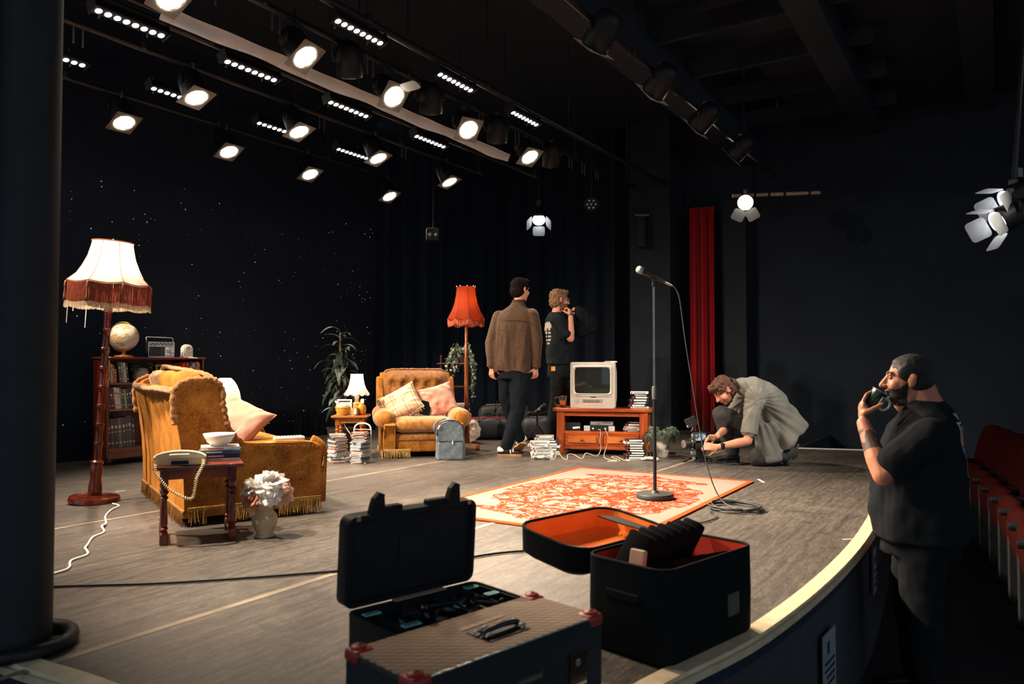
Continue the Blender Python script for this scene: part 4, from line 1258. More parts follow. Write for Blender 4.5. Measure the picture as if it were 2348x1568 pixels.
# leafy plant in a grey pot on the top shelf
t = thing('shelf_plant', 'small leafy plant in grey pot on the top bookshelf', 'plant', onb(-0.13, 0.10, 0.775))
bm = NB(); lathe(bm, [(0, 0), (0.05, 0), (0.075, 0.05), (0.078, 0.10), (0.066, 0.14), (0.06, 0.14), (0.07, 0.1), (0, 0.09)], 20); obj('pot', bm, mat('grey_glazed_pot', '#a29c92', rough=0.4, scale=7, col2='#857f76'), t, smooth='all')
def leaf_mesh(name, L, W, m, bend=0.3, fold=0.25, nl=8, tip=1.0):
    bm = NB()
    def f(u, v):
        w = W * math.sin(PI * (0.06 + 0.92 * v) ** tip) ; x = (u - 0.5) * 2
        a = bend * v
        return V((x * w / 2, L * v * math.cos(a), L * v * math.sin(-a) + abs(x) * w * fold * 0.5))
    grid(bm, f, 4, nl)
    bmesh.ops.solidify(bm, geom=bm.faces[:], thickness=0.0008)
    o = obj(name, bm, m, smooth='all'); me = o.data; bpy.data.objects.remove(o); return me
M_SILVERLEAF = mat('silvery_leaf', '#77827c', rough=0.5, scale=30, col2='#46524c')
M_DARKLEAF = mat('dark_leaf', '#3f5046', rough=0.45, scale=20, col2='#222e28')
me = leaf_mesh('leaf', 0.085, 0.055, M_SILVERLEAF)
me_p = leaf_mesh('leaf', 0.08, 0.06, mat('pale_leaf', '#c9ccc4', rough=0.5, scale=30, col2='#9aa29a'))
rr = random.Random(12)
for k in range(24):
    a = rr.uniform(0, 2 * PI); 
    part('leaf', me_p if k % 6 == 0 else me, t, (0.05 * math.cos(a), 0.03 * math.sin(a), 0.12 + rr.uniform(0, .06)), (rr.uniform(-.6, .9), rr.uniform(-.5, .5), a - PI / 2))
for k in range(8):
    part('leaf', me, t, (-0.08 - 0.03 * rr.random(), -0.03, 0.03 + 0.015 * k), (rr.uniform(-1.2, .2), rr.uniform(-.5, .5), rr.uniform(1, 2.5)))
# framed photograph
def photo_frame(name, label, loc, rz, w, h, fr, mf, picfn, lean=-0.2):
    t = thing(name, label, 'picture frame', loc, 0, rot=(lean, 0, rz))
    for (cx_, cz_, sx, sz) in ((0, fr / 2, w, fr), (0, h - fr / 2, w, fr), (-w / 2 + fr / 2, h / 2, fr, h - 2 * fr), (w / 2 - fr / 2, h / 2, fr, h - 2 * fr)):
        bm = NB(); bx(bm, (cx_, 0, cz_), (sx, 0.016, sz), bev=0.003); obj('frame_rail', bm, mf, t)
    picfn(t)
    bm = NB(); bx(bm, (0, 0.035, h * 0.35), (0.03, 0.004, h * 0.7), rot=(-0.35, 0, 0)); obj('strut', bm, M_CAN, t)
    return t
def pic_couple(t):
    for nm_, c, s, m in (('picture', (0, 0.003, 0.085), (0.19, 0.004, 0.13), '#2b2a30'), ('picture_ground', (0, 0.0, 0.05), (0.186, 0.004, 0.05), '#8d8a88'), ('picture_figure', (0.005, -0.003, 0.075), (0.05, 0.004, 0.075), '#c9c9c6'), ('picture_rail', (0, -0.002, 0.105), (0.16, 0.003, 0.006), '#8a7866'), ('picture_figure', (0.02, -0.004, 0.062), (0.028, 0.004, 0.04), '#58585a')):
        bm = NB(); bx(bm, c, s, bev=0.001); obj(nm_, bm, mat('pic_' + m, m, rough=0.3), t)
photo_frame('photo_frame', 'brass-framed black and white photograph on the top bookshelf', onb(0.13, 0.05, 0.776), STAGE_RZ, 0.23, 0.175, 0.02, mat('gilt_frame', '#b49a64', rough=0.35, metal=0.6), pic_couple)
# red folder standing behind the frame
t = thing('red_folder', 'dark red panel standing behind the photograph on the top shelf', 'folder', onb(0.19, 0.19, 0.776), STAGE_RZ)
bm = NB(); bx(bm, (0, 0, 0.095), (0.17, 0.008, 0.19), bev=0.001); obj('cover', bm, mat('cover_#8a1220', '#8a1220', rough=0.4), t)
bm = NB(); bx(bm, (0, 0.006, 0.095), (0.165, 0.006, 0.185)); obj('pages', bm, mat('pages', '#e8ddc8'), t)

# globe, radio and clock on top
t = thing('desk_globe', 'antique cream desk globe on the bookcase behind the lamp pole', 'globe', onb(-0.30, 0.10, BH))
gm, nt, b = nodes_of('old_globe_map', 0.3)
tc = NN(nt, 'ShaderNodeTexCoord'); n1 = NN(nt, 'ShaderNodeTexNoise', Scale=11.0, Detail=6.0); nt.links.new(tc.outputs['Object'], n1.inputs['Vector'])
c = ramp(nt, n1.outputs['Fac'], [(0.40, lin('#cfc6b4')), (0.53, lin('#d6ccb8')), (0.54, lin('#8f8672')), (0.58, lin('#c8a878')), (0.7, lin('#d2b080'))])
nt.links.new(c, b.inputs['Base Color'])
bm = NB(); ell(bm, (0, 0, 0.195), 0.132, n=36, m=22); gl = obj('globe_ball', bm, gm, t, smooth='all')
bm = NB(); tube(bm, [(0.1335 * math.cos(a), 0.1335 * math.sin(a) * math.cos(.5), 0.195 + 0.1335 * math.sin(a) * math.sin(.5)) for a in [2 * PI * k / 48 for k in range(48)]], 0.0012, n=4, closed=True); obj('equator_line', bm, mat('map_line', '#6a5c48'), gl)
bm = NB(); tube(bm, [(0.142 * math.sin(a) * -0.95, -0.02, 0.195 + 0.142 * math.cos(a)) for a in [math.radians(-30 + 215 * k / 30) for k in range(31)]], 0.006, n=6, flat=0.6); obj('meridian_arm', bm, M_BRASS, t, smooth='all')
bm = NB(); lathe(bm, [(0, 0), (0.085, 0), (0.088, 0.006), (0.075, 0.016), (0.03, 0.02), (0.016, 0.028), (0.02, 0.04), (0.014, 0.05), (0.024, 0.058), (0.06, 0.07), (0, 0.07)], 24); obj('stand', bm, M_OAK_V, t, smooth='all')
t = thing('transistor_radio', 'black and silver portable radio on top of the bookcase', 'radio', onb(0.08, 0.09, BH), STAGE_RZ - 0.25)
M_SIL = mat('brushed_silver', '#c8cacb', rough=0.3, metal=0.7)
bm = NB(); bx(bm, (0, 0.02, 0.078), (0.25, 0.075, 0.15), bev=0.006); obj('case', bm, mat('radio_black', '#232527', rough=0.4), t)
bm = NB()
for c_, s_ in (((0, -0.02, 0.152), (0.25, 0.006, 0.005)), ((0, -0.02, 0.004), (0.25, 0.006, 0.007)), ((-0.123, -0.02, 0.078), (0.005, 0.006, 0.152)), ((0.123, -0.02, 0.078), (0.005, 0.006, 0.152)), ((0, -0.02, 0.110), (0.245, 0.006, 0.006))):
    bx(bm, c_, s_)
obj('silver_trim', bm, M_SIL, t)
bm = NB(); bx(bm, (0, -0.0195, 0.132), (0.235, 0.004, 0.034)); dial = obj('tuning_dial', bm, mat('dial_grey', '#7d8284', rough=0.3), t)
for k in range(12):
    bm = NB(); bx(bm, (-0.10 + k * 0.018, -0.0225, 0.132 + (0.006 if k % 2 else -0.004)), (0.010, 0.002, 0.012)); obj('dial_mark', bm, mat('dial_dark', '#1c1e20'), dial)
bm = NB(); bx(bm, (0.078, -0.0195, 0.056), (0.085, 0.004, 0.095)); obj('control_plate', bm, mat('dial_silver', '#a9adae', rough=0.35, metal=0.4), t)
for (x, z, r) in ((0.062, 0.078, 0.022), (0.102, 0.056, 0.011), (0.102, 0.025, 0.010), (0.05, 0.03, 0.007), (0.07, 0.03, 0.007)):
    bm = NB(); lathe(bm, [(0, 0.014), (r * 0.85, 0.013), (r, 0.008), (r, 0.0)], 16, M=Matrix.Translation((x, -0.021, z)) @ Matrix.Rotation(PI / 2, 4, 'X')); obj('knob', bm, M_SIL, t, smooth=True)
bm = NB(); lathe(bm, [(0.0, 0.001), (0.045, 0.001), (0.045, 0.0)], 24, M=Matrix.Translation((-0.045, -0.0185, 0.058)) @ Matrix.Rotation(PI / 2, 4, 'X')); obj('speaker_grille', bm, mat('grille_black', '#15171a', rough=0.7), t)
bm = NB(); tube(bm, [(-0.127, 0.02, 0.135), (-0.135, 0.02, 0.20), (-0.125, 0.02, 0.203), (0.115, 0.02, 0.198), (0.125, 0.02, 0.19), (0.127, 0.02, 0.14)], 0.005, n=6); obj('carry_handle', bm, M_SIL, t, smooth='all')
t = thing('mantel_clock', 'small white arched clock at the right end of the bookcase top', 'clock', onb(0.375, 0.09, BH), STAGE_RZ - 0.15)
bm = NB(); prism(bm, [(-0.052, 0.006), (0.052, 0.006)] + [(0.052 * math.cos(a), 0.085 + 0.052 * math.sin(a)) for a in [PI * k / 14 for k in range(15)]], 'y', -0.025, 0.035, bev=0.003); bx(bm, (0, 0.005, 0.004), (0.118, 0.075, 0.008), bev=0.002); obj('case', bm, mat('ivory_case', '#e2dad0', rough=0.4), t, smooth=True)
bm = NB(); lathe(bm, [(0, 0.002), (0.028, 0.002), (0.03, 0.004), (0.034, 0.0)], 24, M=Matrix.Translation((0.002, -0.026, 0.085)) @ Matrix.Rotation(PI / 2, 4, 'X')); fc = obj('dial', bm, mat('dial_white', '#cfcac2', rough=0.3), t, smooth=True)
bm = NB(); bx(bm, (0.002, -0.030, 0.092), (0.003, 0.002, 0.018)); bx(bm, (0.009, -0.030, 0.085), (0.014, 0.002, 0.003)); obj('hands', bm, M_CABLE, fc)
for k in range(12):
    a = k * PI / 6; bm = NB(); bx(bm, (0.002 + 0.023 * math.sin(a), -0.0295, 0.085 + 0.023 * math.cos(a)), (0.003, 0.002, 0.003)); obj('hour_mark', bm, M_CABLE, fc)
bm = NB(); ell(bm, (0.0, -0.025, 0.03), (0.026, 0.003, 0.007)); obj('moulding', bm, mat('ivory_shadow', '#b5aba0'), t, smooth='all')

# ================================================================ LOW TABLE AND GLASS LAMP BEHIND THE SOFA
LT = V((-2.46, 6.72, 0))
small_table('lamp_table', 'small wooden table behind the sofa carrying the painted glass lamp', LT, math.radians(35), 0.42, 0.34, 0.40, M_OAK, M_OAK_V)
t = thing('table_lamp', 'lit table lamp with scalloped painted white shade behind the sofa', 'lamp', LT + V((-0.055, -0.02, 0.40)))
bm = NB(); lathe(bm, [(0, 0), (0.06, 0), (0.06, 0.01), (0.02, 0.025), (0.014, 0.05), (0.022, 0.075), (0.014, 0.1), (0.02, 0.13), (0.012, 0.16), (0.01, 0.3), (0, 0.3)], 18); obj('stem', bm, mat('cut_glass', '#cfd2d0', rough=0.1, trans=0.4), t, smooth='all')
gsm, nt, b = nodes_of('painted_shade', 0.5)
tc = NN(nt, 'ShaderNodeTexCoord'); n1 = NN(nt, 'ShaderNodeTexNoise', Scale=26.0, Detail=5.0, Distortion=1.5); nt.links.new(tc.outputs['Object'], n1.inputs['Vector'])
n2 = NN(nt, 'ShaderNodeTexNoise', Scale=7.0); nt.links.new(tc.outputs['Object'], n2.inputs['Vector'])
m1 = ramp(nt, n1.outputs['Fac'], [(0.555, (0, 0, 0)), (0.60, (1, 1, 1))]); m2 = ramp(nt, n2.outputs['Fac'], [(0.5, (0, 0, 0)), (0.58, (0.8, 0.8, 0.8))])
cc = mix(nt, mix(nt, 1.0, m1, m2, 'MULTIPLY'), lin('#eae8e2'), lin('#9a9078'))
nt.links.new(cc, b.inputs['Base Color'])
tr = NN(nt, 'ShaderNodeBsdfTranslucent'); nt.links.new(cc, tr.inputs['Color']); mx = NN(nt, 'ShaderNodeMixShader', Fac=0.5)
nt.links.new(b.outputs['BSDF'], mx.inputs[1]); nt.links.new(tr.outputs['BSDF'], mx.inputs[2]); nt.links.new(mx.outputs['Shader'], nt.nodes['Material Output'].inputs['Surface'])
SH2 = [(0.138, 0.185), (0.140, 0.21), (0.136, 0.25), (0.125, 0.31), (0.105, 0.36), (0.08, 0.40), (0.055, 0.425), (0.045, 0.43)]
bm = shade_mesh('s', SH2, 64, 8, None, scal=0.02); obj('lamp_shade', bm, gsm, t, smooth='all')
bm = NB()
def hem2(a): k = abs(math.sin(4 * a)); return 0.1395 * (1 - 0.035 * k), 0.184 - 0.02 * k
tube(bm, [(hem2(2 * PI * k / 96)[0] * math.cos(2 * PI * k / 96), hem2(2 * PI * k / 96)[0] * math.sin(2 * PI * k / 96), hem2(2 * PI * k / 96)[1]) for k in range(96)], 0.003, n=5, closed=True); obj('shade_braid', bm, M_WHITE, t, smooth='all')
bm = NB(); ell(bm, (0, 0, 0.31), 0.028); obj('bulb', bm, mat('white_bulb', '#fff4e2', emit=22, ecol='#fff0dd'), t, smooth='all')
l = bpy.data.lights.new('bulb', 'POINT'); l.energy = 4.5; l.color = (1, .93, .82); l.shadow_soft_size = 0.035
o = bpy.data.objects.new('bulb_light', l); link(o, t); o.location = (0, 0, 0.31)
t = thing('trinket_box', 'small tan box standing beside the painted glass lamp', 'box', LT + V((0.10, -0.03, 0.40)), 0.5)
bm = NB(); bx(bm, (0, 0, 0.04), (0.075, 0.06, 0.08), bev=0.004); obj('box_body', bm, mat('tan_card', '#b89a70', rough=0.6), t)
bm = NB(); bx(bm, (0, 0, 0.084), (0.08, 0.065, 0.010), bev=0.002); obj('lid', bm, mat('tan_lid', '#a58458', rough=0.6), t)
# ================================================================ ARMCHAIR
AC = V((-0.998, 8.215, 0)); ACR = math.radians(13.9)
t = thing('velvet_armchair', 'wide mustard velvet armchair with buttoned back, facing the camera', 'armchair', AC, ACR)
def onch(x, y, z=0.0):
    return AC + V((x * math.cos(ACR) - y * math.sin(ACR), x * math.sin(ACR) + y * math.cos(ACR), z))
bm = NB(); prism(bm, [(0.18, 0.06), (0.42, 0.06), (0.46, 0.80), (0.42, 0.86), (0.36, 0.86), (0.24, 0.45)], 'x', -0.39, 0.39, bev=0.02); obj('back_panel', bm, M_VELVET, t, smooth=True)
BTN = []
for r_, z in enumerate((0.73, 0.62, 0.51)):
    for k in range(5 if r_ % 2 == 0 else 4):
        BTN.append((-0.26 + 0.13 * k + (0.065 if r_ % 2 else 0), z))
bm = NB()                                  # buttoned back: dimples at the buttons with pulled folds
def backf(u, v):
    x = (u - 0.5) * 0.76; z = 0.38 + v * 0.51
    ex = abs(x) / 0.38; ez = v
    rim = max(0, 1 - ex ** 6) * max(0, 1 - max(0, (ez - 0.55) / 0.45) ** 5)
    y = 0.30 - 0.16 * rim - 0.02 * (1 - v)
    dd = 1e9
    for (bx_, bz_) in BTN:
        dd = min(dd, math.hypot(x - bx_, (z - bz_)))
    y += 0.05 * math.exp(-(dd / 0.042) ** 2) * rim
    y += 0.012 * rim * math.sin(x * 50 + 6 * nz((x, 0, z), 5)) * max(0, v - 0.55) * 2
    y += 0.010 * nz((x, 0, z), 9) * rim
    cx_ = x * (1 - 0.03 * max(0, v - 0.8) / 0.2)
    zz = z - 0.07 * (max(0, ex - 0.72) / 0.28) ** 2 * max(0, (v - 0.6) / 0.4)
    return V((cx_, y + 0.10 * v, zz))
grid(bm, backf, 76, 56)
bmesh.ops.solidify(bm, geom=bm.faces[:], thickness=0.03)
bk_ = obj('back_cushion', bm, M_PLUSH, t, smooth='all')
me = None
for (x, z) in BTN:
    u, v = x / 0.76 + 0.5, (z - 0.38) / 0.51
    p = backf(u, v)
    if me is None:
        bm = NB(); ell(bm, (0, 0, 0), (0.011, 0.007, 0.011), n=10, m=6); o = obj('button', bm, M_PLUSH, bk_, smooth='all', loc=p + V((0, -0.004, 0))); me = o.data
    else:
        part('button', me, bk_, p + V((0, -0.004, 0)))
bm = NB()
edge = [backf(0.015, v) + V((-0.006, -0.01, 0)) for v in (0.1, 0.3, 0.5, 0.7, 0.85)] + [backf(u, 0.995) + V((0, -0.006, 0.006)) for u in (0.03, 0.1, 0.25, 0.4, 0.5, 0.6, 0.75, 0.9, 0.97)] + [backf(0.985, v) + V((0.006, -0.01, 0)) for v in (0.85, 0.7, 0.5, 0.3, 0.1)]
rope(bm, edge, 0.011, seed=11); obj('back_piping', bm, M_FURTRIM, t, smooth='all')
for s in (-1, 1):
    bm = NB(); prism(bm, [(0.20, 0.40), (0.40, 0.40), (0.44, 0.78), (0.40, 0.815), (0.34, 0.80), (0.24, 0.60)], 'x', s * 0.36, s * 0.43, bev=0.02); obj('wing', bm, M_VELVET, t, smooth=True)
    # rolled arm: swept round front, tapering to the back
    bm = NB()
    secs = []
    for (y, r, z, ox) in ((-0.43, 0.02, 0.40, 0.385), (-0.425, 0.075, 0.395, 0.385), (-0.40, 0.105, 0.392, 0.39), (-0.30, 0.112, 0.392, 0.395), (0.0, 0.105, 0.40, 0.39), (0.28, 0.095, 0.42, 0.385), (0.32, 0.03, 0.42, 0.385)):
        secs.append(((s * ox, y, z), (r, 0, 0), (0, 0, r * 0.88)))
    loft(bm, secs, 24); obj('arm_roll', bm, M_PLUSH, t, smooth='all')
    bm = NB(); lathe(bm, [(0, 0.016), (0.045, 0.012), (0.062, 0.0), (0.06, -0.01)], 20, M=Matrix.Translation((s * 0.387, -0.425, 0.392)) @ Matrix.Rotation(PI / 2, 4, 'X')); obj('arm_scroll', bm, M_VELVET, t, smooth='all')
    bm = NB(); prism(bm, spline_poly := [(p.x, p.y) for p in spline([(-0.41, 0.055, 0), (-0.415, 0.25, 0), (-0.42, 0.36, 0), (0.30, 0.36, 0), (0.34, 0.055, 0)], 3)], 'x', s * 0.29, s * 0.405, bev=0.018); obj('arm_panel', bm, M_VELVET, t, smooth=True)
bm = NB(); bx(bm, (0, -0.05, 0.15), (0.6, 0.68, 0.19), bev=0.02, seg=2); obj('front_panel', bm, M_VELVET, t, smooth=True)
bm = NB(); bx(bm, (0, -0.375, 0.205), (0.585, 0.06, 0.065), bev=0.02, seg=2); obj('front_band', bm, M_PLUSH, t, smooth=True)
bm = NB()
def seatf(u, v):
    a = v * 2 * PI
    x = (u - 0.5) * 2
    ct, st = math.cos(a), math.sin(a)
    ry, rz_ = 0.36, 0.085
    y = -0.08 + ry * math.copysign(abs(ct) ** 0.45, ct) * (1 - 0.03 * abs(x) ** 6); z = 0.325 + rz_ * math.copysign(abs(st) ** 0.6, st) * (1 - 0.5 * abs(x) ** 8) + 0.01 * nz((x, y, 0), 3)
    return V((x * 0.295, y, z))
R_ = grid(bm, seatf, 24, 40)
bmesh.ops.remove_doubles(bm, verts=bm.verts, dist=1e-4)
bmesh.ops.holes_fill(bm, edges=[e for e in bm.edges if len(e.link_faces) == 1])
obj('seat_cushion', bm, M_PLUSH, t, smooth='all')
bm = NB(); fringe(bm, (-0.40, -0.425, 0.075), (-0.14, -0.42, 0.075), 0.075, 60, r=0.0028, seed=21); fringe(bm, (-0.415, 0.3, 0.07), (-0.415, -0.41, 0.07), 0.07, 60, r=0.0028, seed=22); obj('skirt_fringe', bm, mat('pale_fringe', '#c9a468', rough=0.8, col2='#a07c40'), t)['kind'] = 'stuff'
bm = NB(); bx(bm, (-0.27, -0.422, 0.082), (0.27, 0.008, 0.02), bev=0.003); obj('fringe_braid', bm, mat('pale_fringe', '#c9a468'), t)
for sx in (-1, 1):
    for sy in (-1, 1):
        bm = NB(); lathe(bm, [(0.02, 0), (0.028, 0.02), (0.03, 0.065)], 10, c=(sx * 0.33, sy * 0.3, 0)); obj('foot', bm, M_MAHOG, t, smooth=True)

# tartan blanket-cushion, pink cushion, tablet
def tartan():
    m, nt, b = nodes_of('tartan_wool', 0.9, 0.1)
    tc = NN(nt, 'ShaderNodeTexCoord'); sp = NN(nt, 'ShaderNodeSeparateXYZ'); nt.links.new(tc.outputs['Object'], sp.inputs[0])
    col = lin('#d3b596')
    outs = []
    for ax, sc, c2, w in (('X', 9.0, '#b2705c', 0.22), ('Y', 9.0, '#b2705c', 0.22), ('X', 9.0, '#8d8a72', 0.5), ('Y', 9.0, '#e8d8bc', 0.42)):
        mu = NN(nt, 'ShaderNodeMath', operation='MULTIPLY'); nt.links.new(sp.outputs[ax], mu.inputs[0]); mu.inputs[1].default_value = sc
        fr = NN(nt, 'ShaderNodeMath', operation='FRACT'); nt.links.new(mu.outputs[0], fr.inputs[0])
        outs.append((ramp(nt, fr.outputs[0], [(w, (0, 0, 0)), (w + 0.02, (0.55, 0.55, 0.55)), (w + 0.16, (0.55, 0.55, 0.55)), (w + 0.18, (0, 0, 0))]), lin(c2)))
    c = col
    for k, c2 in outs:
        c = mix(nt, k, c, c2)
    nt.links.new(c, b.inputs['Base Color'])
    return m
M_TARTAN = tartan()
t = cushion('tartan_cushion', 'cream tartan cushion with fringed edge leaning on the left arm of the armchair', 0.40, 0.34, 0.13, M_TARTAN, onch(-0.20, -0.09, 0.545), (math.radians(58), math.radians(-28), ACR - 0.15), seed=5)
bm = NB(); rr = random.Random(4)
for k in range(140):
    s_ = rr.choice((0, 1)); f = rr.uniform(-0.5, 0.5)
    p = V((-0.195, f * 0.33, 0)) if s_ else V((f * 0.38, -0.165, 0))
    q_ = V((-1, rr.uniform(-.5, .5), rr.uniform(-.7, .7))) if s_ else V((rr.uniform(-.5, .5), -1, rr.uniform(-.7, .7)))
    tube(bm, [p, p + q_ * 0.02, p + q_ * 0.035 + V((0, 0, -0.008))], 0.0035, n=4)
obj('tasselled_edge', bm, mat('grey_wool', '#a08c74', rough=0.9, col2='#6f604e'), t)['kind'] = 'stuff'
cushion('pink_cushion', 'dusty pink velvet cushion leaning on the right arm of the armchair', 0.38, 0.36, 0.14, M_PINK, onch(0.20, -0.06, 0.560), (math.radians(66), math.radians(-14), ACR + 0.15), seed=8, wr=0.02)
t = thing('tablet', 'dark tablet standing between the two cushions on the armchair', 'tablet', onch(0.03, -0.20, 0.415), 0, rot=(math.radians(-22), math.radians(14), ACR + 0.1))
bm = NB(); bx(bm, (0, 0, 0.08), (0.12, 0.008, 0.165), bev=0.003); obj('body', bm, mat('tablet_edge', '#8f9296', rough=0.3, metal=0.6), t)
bm = NB(); bx(bm, (0, -0.0045, 0.08), (0.112, 0.002, 0.157)); obj('screen', bm, mat('dark_gloss', '#0c0e10'), t)

# ================================================================ SIDE TABLE BY THE ARMCHAIR
T2 = V((-1.640, 7.80, 0)); T2R = math.radians(4)
small_table('side_table', 'honey-coloured turned-leg side table left of the armchair', T2, T2R, 0.36, 0.32, 0.435, M_OAK, M_OAK_V, legw=(0.12, 0.115))
def ont(x, y, z=0.435): return T2 + V((x, y, z))
t = thing('table_lamp', 'lit table lamp with pleated white bell shade on the side table', 'lamp', ont(0.045, 0.06))
bm = NB(); lathe(bm, [(0, 0), (0.055, 0), (0.055, 0.012), (0.03, 0.02), (0.02, 0.06), (0.034, 0.10), (0.018, 0.15), (0.026, 0.18), (0.012, 0.21), (0.01, 0.33), (0, 0.33)], 18); obj('stem', bm, mat('cream_stem', '#d8cdb6', rough=0.3), t, smooth='all')
SH3 = [(0.128, 0.215), (0.115, 0.235), (0.095, 0.265), (0.078, 0.31), (0.068, 0.36), (0.064, 0.405), (0.066, 0.415)]
bm = shade_mesh('s', SH3, 64, 10, None, scal=0.022); sh = obj('lamp_shade', bm, mat('white_shade', '#f6f0e6', rough=0.8, thin=0.55, var=0.03), t, smooth='all')
bm = NB()
def hem3(a): k = abs(math.sin(5 * a)); return 0.129 * (1 - 0.035 * k), 0.214 - 0.022 * k
tube(bm, [(hem3(2 * PI * k / 100)[0] * math.cos(2 * PI * k / 100), hem3(2 * PI * k / 100)[0] * math.sin(2 * PI * k / 100), hem3(2 * PI * k / 100)[1]) for k in range(100)], 0.0025, n=5, closed=True)
for k in range(10):
    a = 2 * PI * k / 10
    tube(bm, [V((r * 1.004 * math.cos(a), r * 1.004 * math.sin(a), z)) for r, z in SH3], 0.0012, n=4)
obj('shade_braid', bm, mat('dusty_braid', '#c79a8c', rough=0.7), sh, smooth='all')
bm = NB(); ell(bm, (0, 0, 0.33), 0.026); obj('bulb', bm, mat('white_bulb', '#fff4e2'), t, smooth='all')
l = bpy.data.lights.new('bulb', 'POINT'); l.energy = 4.5; l.color = (1, .93, .82); l.shadow_soft_size = 0.035
o = bpy.data.objects.new('bulb_light', l); link(o, t); o.location = (0, 0, 0.33)
def pic_child(tt):
    for nm_, c, s, m in (('picture', (0, 0.002, 0.075), (0.115, 0.003, 0.105), '#a9b6c4'),):
        bm = NB(); bx(bm, c, s); obj(nm_, bm, mat('pic_' + m, m, rough=0.3), tt)
    bm = NB(); ell(bm, (0.02, -0.002, 0.075), (0.022, 0.003, 0.026)); obj('picture_face', bm, mat('pic_face', '#d8a890', rough=0.4), tt, smooth='all')
    bm = NB(); ell(bm, (0.02, -0.003, 0.095), (0.024, 0.003, 0.014)); obj('picture_hair', bm, mat('pic_hair', '#2c2422', rough=0.4), tt, smooth='all')
photo_frame('photo_frame', 'white-framed photograph of a child on the side table', ont(-0.075, 0.02, 0.437), T2R, 0.15, 0.155, 0.016, mat('white_frame', '#e6e2dc', rough=0.4), pic_child, lean=-0.16)
M_YEL = mat('yellow_enamel', '#d8a040', rough=0.3, var=0.06)
t = thing('mixing_bowl', 'yellow mixing bowl at the front of the side table', 'bowl', ont(-0.065, -0.085))
bm = NB(); lathe(bm, [(0, 0.004), (0.04, 0.004), (0.042, 0), (0.046, 0.0), (0.046, 0.008), (0.06, 0.025), (0.073, 0.055), (0.076, 0.075), (0.079, 0.078), (0.079, 0.088), (0.074, 0.088), (0.07, 0.06), (0.04, 0.02), (0, 0.015)], 32); obj('bowl', bm, M_YEL, t, smooth='all')
t2 = thing('small_bowl', 'pale bowl nested inside the yellow mixing bowl', 'bowl', ont(-0.065, -0.085, 0.435 + 0.062))
bm = NB(); lathe(bm, [(0, 0), (0.03, 0), (0.062, 0.022), (0.070, 0.045), (0.066, 0.045), (0.055, 0.022), (0, 0.008)], 28); obj('bowl', bm, mat('cream_bowl', '#e6d6b4', rough=0.3), t2, smooth='all')
t = thing('spatula', 'pink-handled spoon leaning in the nested bowls', 'spoon', ont(-0.10, -0.085, 0.435 + 0.085))
bm = NB(); tube(bm, [(0.02, 0, -0.005), (-0.01, 0, 0.02), (-0.045, 0, 0.06)], [0.006, 0.008, 0.010], n=8); obj('handle', bm, mat('pink_handle', '#e0b4b0', rough=0.4), t, smooth='all')
bm = NB(); ell(bm, (0.03, 0, -0.012), (0.018, 0.012, 0.008)); obj('head', bm, M_WHITE, t, smooth='all')
t = thing('tan_mug', 'small tan mug with a white label on the side table', 'mug', ont(0.058, -0.105))
bm = NB(); lathe(bm, [(0, 0), (0.034, 0), (0.036, 0.004), (0.036, 0.078), (0.032, 0.078), (0.032, 0.01), (0, 0.008)], 24); obj('cup', bm, mat('tan_glaze', '#bd8d58', rough=0.35), t, smooth=True)
bm = NB(); tube(bm, spline([(-0.035, 0, 0.062), (-0.058, 0, 0.055), (-0.058, 0, 0.028), (-0.035, 0, 0.02)], 5), 0.006, n=8); obj('handle', bm, mat('tan_glaze', '#bd8d58'), t, smooth='all')
bm = NB(); bx(bm, (0.012, -0.0345, 0.045), (0.024, 0.006, 0.055)); obj('label', bm, mat('label_white', '#e2dcd0', rough=0.5), t)
t = thing('orange_jug', 'orange round-bodied bottle at the right of the side table', 'bottle', ont(0.115, -0.045))
bm = NB(); lathe(bm, [(0, 0), (0.03, 0), (0.042, 0.02), (0.046, 0.055), (0.042, 0.085), (0.028, 0.11), (0.016, 0.118), (0.015, 0.15), (0.017, 0.155), (0.012, 0.155), (0, 0.15)], 24); obj('body', bm, mat('orange_glaze', '#c9852a', rough=0.25), t, smooth='all')
bm = NB(); bx(bm, (0.012, -0.015, 0.142), (0.03, 0.006, 0.045), bev=0.002); obj('paper_tag', bm, M_WHITE, t)
t = thing('storage_jar', 'tan lidded jar behind the mug on the side table', 'jar', ont(0.062, -0.015))
bm = NB(); lathe(bm, [(0, 0), (0.036, 0), (0.04, 0.01), (0.04, 0.10), (0.036, 0.11), (0, 0.11)], 20); obj('jar', bm, mat('ochre_glaze', '#c08a3c', rough=0.35), t, smooth=True)
bm = NB(); lathe(bm, [(0, 0.128), (0.036, 0.126), (0.042, 0.12), (0.042, 0.11)], 20); obj('lid', bm, mat('ochre_lid', '#c99a58', rough=0.35), t, smooth=True)
flex('lamp_flex', [(-1.66, 7.78, 0.40), (-1.70, 7.74, 0.36), (-1.66, 7.72, 0.29), (-1.62, 7.74, 0.22), (-1.60, 7.80, 0.05), (-1.66, 7.66, 0.008), (-1.80, 7.56, 0.008), (-1.95, 7.70, 0.02), (-2.12, 7.74, 0.008), (-2.3, 7.62, 0.008)], 0.006, M_WHITE, 'white flex dropping behind the side table onto the floor')

